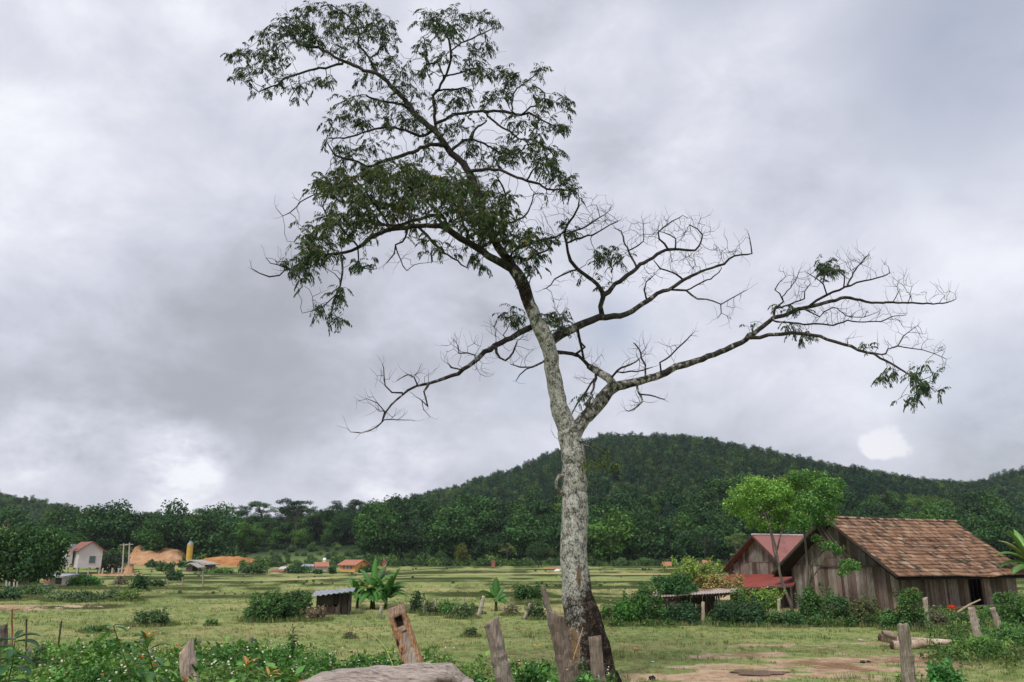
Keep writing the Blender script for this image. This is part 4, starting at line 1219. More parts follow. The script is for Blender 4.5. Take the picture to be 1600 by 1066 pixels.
# hair twigs on bare ends
fol = {k: [] for k in 'TULMVRBK'}
lset = set(leafnodes)
anc = set()
for i in leafnodes:
    k = i
    while k >= n_tr and k not in anc: anc.add(k); k = par[k]
for i in range(N):
    nm = 'T' if lid[i] in 'TS' else lid[i]
    thin = rad[i] < .016
    if not thin or i in anc: continue
    if i < n_tr and nm in 'UL': continue
    tip = len(children[i]) == 0
    if rh.random() > (.98 if tip else .5): continue
    pd = (nodes[i] - nodes[par[i]]); pd = pd.normalized() if pd.length > 1e-5 else Vector((0, 0, 1))
    for _ in range(2 if tip else 1):
        d = pd + Vector((rh.gauss(0, .55), rh.gauss(0, .5), rh.gauss(.28, .5))); d.normalize()
        L = rh.uniform(.12, .36); q = [nodes[i]]; r = min(rad[i], .0036)
        for s in range(3):
            d = (d + Vector((rh.gauss(0, .30), rh.gauss(0, .25), rh.gauss(.12, .28)))).normalized(); q.append(q[-1] + d * L / 3)
        wood[nm].tube(q, [r, r * .85, r * .7, r * .45], 3, (.02, 0, 0), cap=False)
# compound leaves: a drooping rachis with pinnae along it
LV = {k: [] for k in 'TULMVRBK'}
for i in leafnodes:
    nm = 'T' if lid[i] in 'TS' else lid[i]
    base = nodes[i]
    pd = (nodes[i] - nodes[par[i]]); pd = pd.normalized() if pd.length > 1e-5 else Vector((0, 0, 1))
    for _ in range(1 if rh.random() < .45 else 2):
        d = Vector((rh.gauss(0, 1), rh.gauss(0, 1), rh.gauss(.15, .5))).normalized() + pd * .6
        d.normalize(); L = rh.uniform(.16, .32); np_ = rh.randint(5, 8)
        LV[nm].append((base, d, L, np_))
for nm, lst in LV.items():
    if not lst: continue
    Pn = []; A = []; Nn = []; Ls = []; Ws = []; Cc = []
    for base, d, L, k in lst:
        side = d.cross(Vector((0, 0, 1)))
        if side.length < .1: side = Vector((1, 0, 0))
        side.normalize()
        warm = rh.random()
        zc = proj(np.array([tuple(base)]))[0]
        inmass = 255 < zc[1] < 395 and zc[0] < 840
        cb = (.048, .085, .040) if not inmass else ((.075, .105, .035) if warm < .5 else (.055, .095, .035))
        if inmass and warm > .93: cb = (.14, .13, .035)
        if not inmass and warm > .90: cb = (.09, .115, .03)
        p = Vector(base); dd = d.copy(); tw = [p.copy()]
        for j in range(k):
            dd = (dd + Vector((0, 0, -.22))).normalized()
            p = p + dd * (L / k); tw.append(p.copy())
            for sg in (-1, 1):
                ax = (dd * .55 + side * sg * rh.uniform(.45, .9) + Vector((0, 0, -rh.uniform(.35, 1.1)))).normalized()
                Pn.append(tuple(p)); A.append(tuple(ax)); Nn.append((rh.gauss(0, .6), rh.gauss(0, .6) , 1))
                s = rh.uniform(.07, .125) * (1.1 - .35 * j / k); Ls.append(s); Ws.append(s * rh.uniform(.24, .36)); 
                v = rh.uniform(.65, 1.35); Cc.append((cb[0] * v, cb[1] * v, cb[2] * v))
    V, F, Cc = cards(np.array(Pn), np.array(A), np.array(Nn), np.array(Ls), np.array(Ws), np.array(Cc), .12)
    fol[nm] = (V, F, Cc)
# drooping spray on the trunk's right side, knot on its left side
for nm in 'TULMVRBK':
    mb = wood[nm]
    if not mb.v: continue
    o = mb.build('trunk' if nm == 'T' else 'limb', M_BARK, hero, smooth=True)
    if nm in LL: o['label'] = LL[nm]
    if len(fol[nm]):
        np_build('foliage', fol[nm][0], fol[nm][1], fol[nm][2], M_LEAF, o)
rg2 = np.random.default_rng(3)
sp = []
c0 = P(905, 690, TY - .5)
mb = MB()
for k in range(7):
    q = P(912 + 8 * k + rh.uniform(-4, 4), 703 + rh.uniform(-4, 26), TY - .55 + rh.uniform(-.2, .2))
    mb.tube([c0, c0.lerp(q, .5) + Vector((0, 0, .08)), q], [.008, .006, .004], 4, (.3, 0, 0), cap=False)
    sp.append((q.x, q.y, q.z - .06, .11, .11, .15))
o = mb.build('epicormic_twig', M_BARK, hero)
V, F, Cc = lobes_leaves(rg2, sp, 260, .085, .028, (.085, .12, .03), var=.3, shell=.1, droop=1.3)
np_build('trunk_foliage', V, F, Cc, M_LEAF, hero)
mb = MB()
kp = [P(885, 742, TY - .1), P(874, 744, TY - .16), P(869, 752, TY - .18), P(869, 762, TY - .16), P(875, 768, TY - .12), P(884, 774, TY - .1)]
mb.tube(kp, [.045, .04, .034, .034, .04, .05], 10, (.55, 0, .5), wob=.25, wsc=14)
mb.build('bark_knot', M_BARK, hero, smooth=True)

# ------------------------------------------------------------------ buildings
rb = random.Random(11)
def wcol(dark=0.0):
    v = rb.uniform(.75, 1.2) * (1 - dark)
    w = rb.random()
    base = (.20, .172, .155) if w < .5 else (.27, .25, .235) if w < .75 else (.13, .10, .085)
    return tuple(q * v for q in base)
def plank_wall(mb, a, b, top, z0=0.0, bw=.21, th=.028, skip=(), dark=0.0, jag=.03, nrm=None, gap=.012, bot=None):
    "upright boards from a to b (xy); top(t) gives their height, skip = list of (t0,t1) openings"
    a = Vector((a[0], a[1], 0)); b = Vector((b[0], b[1], 0)); d = b - a; Lg = d.length; d.normalize()
    n = nrm if nrm is not None else Vector((d.y, -d.x, 0))
    s = 0
    while s < Lg - .02:
        w = min(bw * rb.uniform(.75, 1.25), Lg - s)
        t = (s + w / 2) / Lg
        if not any(u0 < t < u1 for u0, u1 in skip):
            off = n * rb.uniform(-.012, .012)
            zt = top(t) - rb.uniform(0, jag); zb = (bot(t) if bot else z0) + rb.uniform(-.02, jag)
            # top follows the slope of the roof
            zl, zr = top(max(0, (s) / Lg)), top(min(1, (s + w) / Lg))
            o = rb.uniform(0, jag)
            p0 = a + d * (s + gap / 2) + off; p1 = a + d * (s + w - gap / 2) + off
            lean = rb.uniform(-.012, .012)
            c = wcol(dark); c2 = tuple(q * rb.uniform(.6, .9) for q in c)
            vs = []
            for p, z in ((p0, zl - o), (p1, zr - o)):
                pass
            vs = [p0 + Vector((0, 0, zb)), p1 + Vector((0, 0, zb)), p1 - n * th + Vector((0, 0, zb)), p0 - n * th + Vector((0, 0, zb)),
                  p0 + d * lean + Vector((0, 0, zl - o)), p1 + d * lean + Vector((0, 0, zr - o)), p1 + d * lean - n * th + Vector((0, 0, zr - o)), p0 + d * lean - n * th + Vector((0, 0, zl - o))]
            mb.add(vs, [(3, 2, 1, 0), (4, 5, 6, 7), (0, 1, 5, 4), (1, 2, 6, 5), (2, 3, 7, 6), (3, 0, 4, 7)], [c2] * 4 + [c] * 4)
        s += w

# ---- tiled barn
C0 = Vector((*G(1410, 958).xy, 0))
LD = Vector((.885, .466, 0)).normalized(); WD = Vector((-LD.y, LD.x, 0))
def px_of(p): return float(proj(np.array([tuple(p)]))[0][0])
BL = 4.0
while px_of(C0 + LD * BL + Vector((0, 0, 1))) < 1589: BL += .05
BW_ = 6.6; EZ = 2.12; RZ = 4.50
def bp(l, w, z): return C0 + LD * l + WD * w + Vector((0, 0, z))
def l_at(px, z=1.0):
    l = -1.0
    while px_of(bp(l, 0, z)) < px: l += .02
    return l
barn = empty('wooden_barn', tuple(C0), 'weathered plank barn under an old clay tile roof at the right', 'barn')
slope = (RZ - EZ) / (BW_ / 2)
gtop = lambda t: EZ + slope * (BW_ / 2 - abs(t - .5) * BW_) - .10
mb = MB()       # gable facing the camera, lower tier and upper tier lapping over it
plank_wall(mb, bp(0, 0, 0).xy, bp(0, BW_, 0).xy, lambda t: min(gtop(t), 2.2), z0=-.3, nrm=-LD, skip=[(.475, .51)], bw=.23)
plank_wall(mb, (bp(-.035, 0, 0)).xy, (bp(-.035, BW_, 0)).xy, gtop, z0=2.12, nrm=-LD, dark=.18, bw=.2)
mb.build('gable_wall', M_WOOD, barn)
mb = MB(); mb.beam(bp(-.075, .15, 2.1), bp(-.075, 4.6, 2.1), .05, .07, (.10, .085, .075))
mb.build('wall_rail', M_WOOD, barn)
d0, d1 = l_at(1514) / BL, l_at(1538) / BL
mb = MB()
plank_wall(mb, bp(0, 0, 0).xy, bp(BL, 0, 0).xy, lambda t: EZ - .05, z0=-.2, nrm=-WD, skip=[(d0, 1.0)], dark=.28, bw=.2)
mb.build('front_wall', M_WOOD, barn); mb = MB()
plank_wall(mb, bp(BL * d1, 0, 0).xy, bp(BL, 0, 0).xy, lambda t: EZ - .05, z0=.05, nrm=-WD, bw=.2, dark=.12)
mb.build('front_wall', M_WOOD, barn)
mb = MB(); plank_wall(mb, bp(0, BW_, 0).xy, bp(BL, BW_, 0).xy, lambda t: EZ - .05, z0=-.3, nrm=WD)
mb.build('back_wall', M_WOOD, barn)
mb = MB(); plank_wall(mb, bp(BL, 0, 0).xy, bp(BL, BW_, 0).xy, gtop, z0=-.3, nrm=LD)
mb.build('gable_wall', M_WOOD, barn)
for l, w in ((.08, .1), (BL * d0, .1), (BL * d1, .1), (BL - .1, .1), (.1, BW_ - .12), (BL - .1, BW_ - .12), (.1, BW_ / 2)):
    mb = MB(); mb.beam(bp(l, w, -.3), bp(l, w, EZ if w != BW_ / 2 else RZ - .15), .13, .13, (.12, .10, .09))
    mb.build('frame_post', M_WOOD, barn)
mb = MB(); mb.beam(bp(BL * d0 - 1.6, -.30, .16), bp(BL * d1 + .3, -.30, .20), .5, .05, (.17, .14, .12)); mb.beam(bp(BL * d0 - 1.6, -.30, .0), bp(BL * d0 - 1.6, -.30, .15), .08, .1, (.1, .08, .07)); mb.beam(bp(BL * d1 + .2, -.30, -.1), bp(BL * d1 + .2, -.30, .17), .08, .1, (.1, .08, .07))
mb.build('door_sill', M_WOOD, barn)
mb = MB(); o_ = Vector((0, 0, .02)); mb.add([bp(0.1, .1, .02), bp(BL - .1, .1, .02), bp(BL - .1, BW_ - .1, .02), bp(.1, BW_ - .1, .02)], [(0, 1, 2, 3)], (.05, .04, .03))
mb.build('floor', M_DARK, barn)

TCOLS = [(.28, .150, .095), (.34, .20, .135), (.25, .135, .088), (.40, .28, .20), (.17, .10, .07), (.085, .062, .050)]
def tiled_slope(mb, l0, l1, wr, zr, we, ze, n_course=16, tw=.215, sag=True):
    run = Vector((we - wr, ze - zr)); ln = run.length
    for c in range(n_course):
        t0 = c / n_course; t1 = (c + 1.22) / n_course
        nt = int((l1 - l0) / tw)
        for k in range(nt):
            l = l0 + (k + .5 * (c % 2) * .0) * tw + rb.gauss(0, .004)
            col = TCOLS[min(5, int(abs(rb.gauss(1.4, 1.6))))] if rb.random() < .9 else TCOLS[5]
            v = rb.uniform(.62, 1.08); col = (col[0] * v * .97, col[1] * v, col[2] * v * .96)
            def q_(dl, t, h):
                w = wr + (we - wr) * t; z = zr + (ze - zr) * t
                if sag:
                    u = (l + dl - l0) / (l1 - l0)
                    z -= .09 * math.sin(math.pi * u) * math.sin(math.pi * min(1, t)) + .10 * math.exp(-((u - .60) / .12) ** 2) * t * t + .03 * nz(l * .9, c * .4)
                return bp(l + dl, w, z + h)
            h0 = .012 + rb.uniform(0, .008); h1 = .068 + rb.uniform(-.010, .016); sk = rb.gauss(0, .006)
            prof_ = [(0.0, .012), (.05, .030), (.10, .004), (.16, .004), (.195, .022), (tw + .004, .012)]
            vs = []
            for t, h in ((t0, h0), (min(t1, 1.04), h1)):
                for dl, ph in prof_: vs.append(q_(dl + (sk if t > t0 else 0), t, h + ph))
            for dl, ph in prof_: vs.append(q_(dl + sk, min(t1, 1.04), h1 + ph - .045))
            m_ = len(prof_)
            fs = [(i, i + 1, m_ + i + 1, m_ + i) for i in range(m_ - 1)] + [(m_ + i, m_ + i + 1, 2 * m_ + i + 1, 2 * m_ + i) for i in range(m_ - 1)]
            mb.add(vs, fs, [col] * (2 * m_) + [tuple(q * .5 for q in col)] * m_)  # lower lip edge darkened: shadow between the courses put into the colour
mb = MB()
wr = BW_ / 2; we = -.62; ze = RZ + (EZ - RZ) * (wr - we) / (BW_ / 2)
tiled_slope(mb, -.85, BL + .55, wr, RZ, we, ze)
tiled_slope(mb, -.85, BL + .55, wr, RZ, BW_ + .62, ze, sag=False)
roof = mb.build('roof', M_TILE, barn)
mb = MB()       # ridge caps
l = -.9
while l < BL + .5:
    u = (l + .9) / (BL + 1.4)
    z = RZ + .05 - .03 * math.sin(math.pi * u) + rb.uniform(-.01, .012)
    col = TCOLS[rb.choice([0, 1, 3, 5, 4])]
    pts = []
    for e, s_ in ((0, 1.15), (.34, .95)):
        for a in range(7):
            an = math.pi * a / 6; pts.append(bp(l + e, wr + math.cos(an) * .11 * s_, z + math.sin(an) * .09 * s_ - .02))
    mb.add(pts, [(a, a + 1, 8 + a, 7 + a) for a in range(6)] + [tuple(range(7))], col); l += .3
mb.build('ridge_cap', M_TILE, roof)
mb = MB()       # rafters, purlins and barge boards below the tiles
for l in [-.80] + [i * .9 + .1 for i in range(int(BL / .9))] + [BL + .5]:
    mb.beam(bp(l, wr, RZ - .06), bp(l, we + .05, ze - .05), .06, .09, (.09, .075, .065), up=LD)
    mb.beam(bp(l, wr, RZ - .06), bp(l, BW_ + .57, ze - .05), .06, .09, (.09, .075, .065), up=LD)
for s_ in range(9):
    t = s_ / 8
    for w_e in (we, BW_ + .62):
        mb.beam(bp(-.86, wr + (w_e - wr) * t, RZ + (ze - RZ) * t - .012), bp(BL + .54, wr + (w_e - wr) * t, RZ + (ze - RZ) * t - .012), .05, .03, (.10, .08, .07))
mb.build('rafters', M_WOOD, roof)
mb = MB()
for w_e in (we, BW_ + .62):
    mb.beam(bp(-.88, wr, RZ + .015), bp(-.88, w_e, ze + .01), .12, .035, (.075, .06, .05), up=LD)
mb.build('barge_board', M_WOOD, roof)
mb = MB()       # under-roof boarding: no sky between the tiles; near-black colour paints underside shade
for w_e in (we + .03, BW_ + .59):
    zz = RZ + (ze - RZ) * abs((w_e - wr) / (we - wr))
    mb.add([bp(-.84, wr, RZ - .09), bp(BL + .53, wr, RZ - .09), bp(BL + .53, w_e, zz - .20), bp(-.84, w_e, zz - .20)], [(0, 1, 2, 3)], (.03, .025, .022))
mb.build('roof_boards', M_WOOD, roof)

# red bag, sticks by the sill
mb = MB(); rg3 = np.random.default_rng(2)
cc = P(1487, 950, C0.y + .7)
bm_ = bmesh.new(); bmesh.ops.create_icosphere(bm_, subdivisions=3, radius=1)
vs = [cc + Vector((v.co.x * .20, v.co.y * .14, v.co.z * .13)) * (1 + .5 * mnoise.noise(v.co * 2.2)) for v in bm_.verts]
mb.add(vs, [tuple(v.index for v in f.verts) for f in bm_.faces], (1, 1, 1)); bm_.free()
tag(mb.build('plastic_bag', M_REDP, smooth=False), 'crumpled red plastic bag against the barn front left of the door', 'bag')

# ---- corrugated sheets
def sheet(mb, p00, p10, p11, p01, pitch=.12, amp=.02, n_down=4, col=(.5, .5, .5), th=.006):
    "p00->p10 along the eave direction (corrugations run from p0x to p1x edges, p00->p01)"
    p00, p10, p11, p01 = map(Vector, (p00, p10, p11, p01))
    up = (p10 - p00).cross(p01 - p00).normalized()
    if up.z < 0: up = -up
    n = max(8, int((p10 - p00).length / pitch) * 4)
    vs = []
    for j in range(n_down + 1):
        t = j / n_down
        for i in range(n + 1):
            s = i / n
            p = p00.lerp(p10, s).lerp(p01.lerp(p11, s), t)
            vs.append(p + up * (amp * math.sin(i * math.pi / 2) + .02 * nz(p.x * .8, p.y * .8, p.z)))
    m_ = len(vs)
    fs = [(j * (n + 1) + i, j * (n + 1) + i + 1, (j + 1) * (n + 1) + i + 1, (j + 1) * (n + 1) + i) for j in range(n_down) for i in range(n)]
    vs += [v - up * th for v in vs]
    fs += [tuple(m_ + k for k in reversed(f)) for f in fs]
    mb.add(vs, fs, col)

# ---- red-roofed shed behind the barn
SY = 52.0
s0 = P(1138, 897, SY); SW = 5.7
sd_ = -WD; sn = LD
pk = P(1184, 836, SY - 2.45)
shed = empty('red_roofed_shed', (s0.x, s0.y, H(s0.x, s0.y)), 'plank shed with faded red metal gable roof and lean-to, left of the tiled barn', 'shed')
def sp_(a, b, z): return Vector((s0.x, s0.y, 0)) + sd_ * a + sn * b + Vector((0, 0, z))
SLP = .80
pa = (pk - Vector((s0.x, s0.y, pk.z))).dot(sd_)
el = P(1131, 893, SY).z; RZS = pk.z; er = RZS - (SW + .3 - pa) * SLP
ze_l = el; z_g = -.9
def stop(t):
    a = t * SW
    return (ze_l + (RZS - ze_l) * (a + .25) / (pa + .25) if a < pa else RZS - (a - pa) * SLP) - .08
mb = MB()
tmid = P(1180, 879, SY - 2.4).z
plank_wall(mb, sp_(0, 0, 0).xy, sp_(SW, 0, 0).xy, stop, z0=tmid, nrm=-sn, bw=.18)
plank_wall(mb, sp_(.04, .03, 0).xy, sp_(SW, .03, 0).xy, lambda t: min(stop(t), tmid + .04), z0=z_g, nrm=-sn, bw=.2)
for k in range(0): pass
mb.build('gable_wall', M_WOOD, shed)
SLN = 5.5
mb = MB()
plank_wall(mb, sp_(0, 0, 0).xy, sp_(0, SLN, 0).xy, lambda t: ze_l, z0=z_g, nrm=-sd_)
plank_wall(mb, sp_(SW, 0, 0).xy, sp_(SW, SLN, 0).xy, lambda t: stop(1), z0=z_g, nrm=sd_)
plank_wall(mb, sp_(0, SLN, 0).xy, sp_(SW, SLN, 0).xy, stop, z0=z_g, nrm=sn)
mb.build('side_walls', M_WOOD, shed)
mb = MB()
sheet(mb, sp_(pa, -.45, RZS), sp_(pa, SLN + .3, RZS), sp_(SW + .5, SLN + .3, RZS - (SW + .5 - pa) * SLP), sp_(SW + .5, -.45, RZS - (SW + .5 - pa) * SLP), col=(1, 1, 1), amp=.012)
rf = mb.build('roof', M_RED, shed)
mb = MB()
sheet(mb, sp_(pa, -.45, RZS), sp_(pa, SLN + .3, RZS), sp_(-.35, SLN + .3, ze_l - .06), sp_(-.35, -.45, ze_l - .06), col=(1, 1, 1), amp=.012)
mb.build('roof', M_BROWN_ROOF, shed)
mb = MB(); mb.tube([sp_(pa, -.47, RZS + .02), sp_(pa, SLN + .3, RZS + .02)], .06, 6)
mb.beam(sp_(pa, -.47, RZS - .05), sp_(-.35, -.47, ze_l - .11), .12, .04, (.06, .05, .045), up=sn)
mb.beam(sp_(pa, -.47, RZS - .05), sp_(SW + .5, -.47, RZS - (SW + .5 - pa) * SLP - .05), .10, .04, (.12, .06, .055), up=sn)
mb.build('barge_board', M_WOOD, rf)
mb = MB()       # lean-to on the front
a0 = P(1142, 897, SY - .05); a1 = P(1246, 897, SY + .9)
b0 = P(1150, 918, SY - 2.6); b1 = P(1238, 916, SY - 1.9)
sheet(mb, P(1137, 898, SY - .1), P(1250, 897, SY - 5.3), P(1240, 915, SY - 7.4), P(1112, 920, SY - 2.3), col=(1, 1, 1), amp=.015, pitch=.1)
lt = mb.build('lean_to_roof', M_RED2, shed)
for px, Y in ((1122, SY - 2.5), (1158, SY - 3.9), (1196, SY - 5.3), (1236, SY - 7.2)):
    mb = MB(); p = P(px, 920, Y); mb.tube([(p.x, p.y, -1.0), (p.x, p.y, p.z + .05)], .06, 7, wcol(.3)); mb.build('post', M_WOOD, shed)
mb = MB(); mb.beam(P(1114, 921, SY - 2.4), P(1239, 916.5, SY - 7.3), .07, .07, wcol(.4)); mb.build('eave_beam', M_WOOD, shed)

# ---- low animal shelter under rusty sheets, overgrown
AY = 34.5
sh = empty('animal_shelter', tuple(onpx(1085, AY)), 'low open shelter under rusty pale sheets, half buried in creepers', 'shelter')
mb = MB()
sheet(mb, P(1070, 914, AY + 2.6), P(1158, 912, AY + 2.9), P(1150, 925, AY), P(1062, 931, AY - .3), col=(1, 1, 1))
sheet(mb, P(1022, 924, AY + 1.6), P(1078, 921, AY + 1.9), P(1072, 931, AY - .2), P(1012, 934, AY - .4), col=(1, 1, 1))
sr = mb.build('roof', M_RUST, sh)
mb = MB()
mb.beam(P(1014, 936, AY - .3), P(1156, 927, AY + .1), .07, .08, (.08, .06, .05))
mb.beam(P(1020, 930, AY + 1.8), P(1150, 922, AY + 2.4), .07, .08, (.08, .06, .05))
for k in range(6):
    px = 1020 + 26 * k; mb.beam(P(px, 936 - k * 1.6, AY - .2), P(px + 8, 926 - k * 1.6, AY + 2.4), .05, .06, (.09, .07, .06))
mb.build('rafters', M_WOOD, sr)
for px, Y in ((1027, AY), (1036, AY + 1.6), (1058, AY + .1), (1110, AY + 2.2), (1146, AY + .1)):
    p = P(px, 934, Y); mb = MB(); z0 = H(p.x, p.y)
    mb.tube([(p.x, p.y, z0 - .2), (p.x + .02, p.y, p.z)], .06, 7, (.17, .11, .085), wob=.15); mb.build('post', M_POST, sh)
mb = MB()
plank_wall(mb, P(1030, 930, AY + 2.7).xy, P(1120, 930, AY + 3.0).xy, lambda t: .95, z0=0, dark=.5)
mb.build('back_wall', M_WOOD, sh)

# ---- little black tin-roofed hut in the meadow
HY = G(525, 961).y
hut = empty('tin_roofed_hut', tuple(onpx(525, HY)), 'small dark plank hut with sagging grey sheet roof left of the banana clump', 'hut')
hx = Vector((1, .15, 0)).normalized(); hy = Vector((-.15, 1, 0)).normalized(); ho = onpx(499, HY)
HZ = P(525, 930, HY).z - H(ho.x, HY) - 1.02
def hz_(v): return v + HZ
def hp(a, b, z): return ho + hx * a + hy * b + Vector((0, 0, z))
HW_ = W(50, HY)
mb = MB()
plank_wall(mb, hp(0, 0, 0).xy, hp(HW_ * .68, 0, 0).xy, lambda t: hz_(.95) + .1 * t, z0=hz_(.55), dark=.65, bw=.9, nrm=-hy)
plank_wall(mb, hp(0, -.03, 0).xy, hp(HW_ * .68, -.03, 0).xy, lambda t: hz_(.52), z0=-.1, dark=.5, bw=.25, nrm=-hy)
plank_wall(mb, hp(HW_ * .7, -.02, 0).xy, hp(HW_, -.02, 0).xy, lambda t: hz_(1.08) + .05 * t, z0=-.1, dark=.7, bw=.3, nrm=-hy)
plank_wall(mb, hp(0, 0, 0).xy, hp(0, 1.6, 0).xy, lambda t: hz_(.95), z0=-.1, dark=.5, nrm=-hx)
plank_wall(mb, hp(HW_, 0, 0).xy, hp(HW_, 1.6, 0).xy, lambda t: hz_(1.12), z0=-.1, dark=.5, nrm=hx)
plank_wall(mb, hp(0, 1.6, 0).xy, hp(HW_, 1.6, 0).xy, lambda t: hz_(1.0), z0=-.1, dark=.5, nrm=hy)
mb.build('wall', M_WOOD, hut)
mb = MB()
sheet(mb, hp(-.25, -.35, hz_(.97)), hp(HW_ + .15, -.35, hz_(1.20)), hp(HW_ + .15, 2.0, hz_(1.28)), hp(-.25, 2.0, hz_(1.12)), col=(1, 1, 1), pitch=.22, amp=.03, n_down=6)
mb.build('roof', M_GREY, hut)
for a, z in ((.02, 1.0), (HW_ * .69, 1.1), (HW_ - .02, 1.15)):
    mb = MB(); mb.beam(hp(a, -.06, -.1), hp(a, -.06, hz_(z)), .07, .07, (.06, .05, .045)); mb.build('frame_post', M_WOOD, hut)

# ---- walls with real openings are not needed on the far houses: a box body, eaves, inset window
def far_house(name, label, cat, px0, px1, py_base, py_eave, py_peak, Y, depth, wall_m, roof_m, yaw=0.0, windows=(), stilts=0.0, ridge='x', over=.35, door=None, base_drop=1.0):
    a = P(px0, py_base, Y); b = P(px1, py_base, Y); w = (b - a).length
    o = (a + b) / 2; zb = a.z; ze_ = P(px0, py_eave, Y).z; zp = P(px0, py_peak, Y).z
    ux = Vector((math.cos(yaw), math.sin(yaw), 0)); uy = Vector((-ux.y, ux.x, 0))
    r = empty(name, (o.x, o.y, zb), label, cat)
    q = lambda u, v, z: Vector((o.x, o.y, 0)) + ux * u + uy * v + Vector((0, 0, z))
    mb = MB(); hw = w / 2; z0 = zb + stilts if stilts else zb - base_drop
    if ridge == 'y':    # gable towards the camera
        vs = [q(-hw, 0, z0), q(hw, 0, z0), q(hw, 0, ze_), q(0, 0, zp - .05), q(-hw, 0, ze_), q(-hw, depth, z0), q(hw, depth, z0), q(hw, depth, ze_), q(0, depth, zp - .05), q(-hw, depth, ze_)]
        mb.add(vs, [(0, 1, 2, 3, 4), (9, 8, 7, 6, 5), (1, 6, 7, 2), (5, 0, 4, 9), (5, 6, 1, 0)], (.5, .5, .5))
    else:
        vs = [q(-hw, 0, z0), q(hw, 0, z0), q(hw, 0, ze_), q(-hw, 0, ze_), q(-hw, depth, z0), q(hw, depth, z0), q(hw, depth, ze_), q(-hw, depth, ze_), q(-hw, depth / 2, zp - .05), q(hw, depth / 2, zp - .05)]
        mb.add(vs, [(0, 1, 2, 3), (7, 6, 5, 4), (1, 5, 6, 9, 2), (4, 0, 3, 8, 7), (4, 5, 1, 0)], (.5, .5, .5))
    mb.build('wall', wall_m, r)
    mb = MB(); th = .12
    def slab(p0, p1, p2, p3):
        up = (p1 - p0).cross(p3 - p0).normalized()
        if up.z < 0: up = -up
        vs = [p0, p1, p2, p3] + [p + up * th for p in (p0, p1, p2, p3)]
        mb.add(vs, [(3, 2, 1, 0), (4, 5, 6, 7), (0, 1, 5, 4), (1, 2, 6, 5), (2, 3, 7, 6), (3, 0, 4, 7)])
    if ridge == 'y':
        k = (zp - ze_) / hw
        slab(q(0, -over, zp), q(0, depth + over, zp), q(hw + over, depth + over, ze_ - k * over), q(hw + over, -over, ze_ - k * over))
        slab(q(0, -over, zp), q(0, depth + over, zp), q(-hw - over, depth + over, ze_ - k * over), q(-hw - over, -over, ze_ - k * over))
    else:
        k = (zp - ze_) / (depth / 2)
        slab(q(-hw - over, depth / 2, zp), q(hw + over, depth / 2, zp), q(hw + over, -over, ze_ - k * over), q(-hw - over, -over, ze_ - k * over))
        slab(q(-hw - over, depth / 2, zp), q(hw + over, depth / 2, zp), q(hw + over, depth + over, ze_ - k * over), q(-hw - over, depth + over, ze_ - k * over))
    mb.build('roof', roof_m, r)
    for (u, z, ww, hh) in windows:
        mb = MB(); fr = .07
        for (du, dz, sx, sz) in ((0, hh / 2, ww + fr, fr), (0, -hh / 2, ww + fr, fr), (-ww / 2, 0, fr, hh), (ww / 2, 0, fr, hh), (0, 0, fr * .6, hh)):
            c = q(u + du, -.03, zb + z + dz); M = Matrix.Rotation(yaw, 3, 'Z')
            mb.box(c, (sx, .1, sz), M, (.5, .5, .5))
        f = mb.build('window', M_TEAL if wall_m is M_PLASTER else M_WOOD, r)
        mb = MB(); mb.box(q(u, -.012, zb + z), (ww, .04, hh), Matrix.Rotation(yaw, 3, 'Z')); mb.build('pane', M_GLASS, f)
    if stilts:
        for u in (-hw + .15, 0, hw - .15):
            for v in (.15, depth - .15):
                mb = MB(); mb.beam(q(u, v, zb - 1), q(u, v, z0), .22, .22); mb.build('stilt', M_CONC, r)
    return r, q, zb
# white house on stilts
hr, q, zb = far_house('stilt_house', 'pale two-storey house on concrete stilts with brown tiled roof at the left', 'house', 121, 155, 896, 859.5, 847, 150, 7.5, M_PLASTER, M_BROWN_ROOF, yaw=R(41), windows=((.35, 2.4, .95, 1.15),), stilts=1.0, ridge='y', over=.4)
mb = MB()
mb.box(q(-2.75, 2.2, zb + 4.35), (.9, 1.6, .1), Matrix.Rotation(R(41), 3, 'Z')); mb.box(q(-2.6, 2.2, zb + 4.9), (.6, 1.2, .5), Matrix.Rotation(R(41), 3, 'Z'))
mb.build('porch_roof', M_GREY, hr)
mb = MB(); mb.box(q(-2.9, 4.0, zb + 2.6), (1.0, 3.2, 2.6), Matrix.Rotation(R(41), 3, 'Z')); mb.build('side_room', M_PLASTER, hr)
# low brick hut in front
far_house('brick_hut', 'low brick and plaster hut with flat grey roof below the stilt house', 'hut', 66, 98, 914, 901.5, 899, 76, 2.6, M_PLASTER, M_GREY, yaw=R(-12), windows=(), ridge='x', over=.5)
bh = bpy.context.scene.objects['brick_hut']
p = P(73, 907, 75.9); mb = MB(); mb.box(P(73.5, 907, 75.6), (W(12, 76), .08, .34), Matrix.Rotation(R(-12), 3, 'Z')); mb.build('brick_panel', M_BRICK, bh)
mb = MB(); mb.box(P(91, 908.5, 75.5), (W(9, 76), .10, .55), Matrix.Rotation(R(-12), 3, 'Z')); mb.build('doorway', M_DARK, bh)
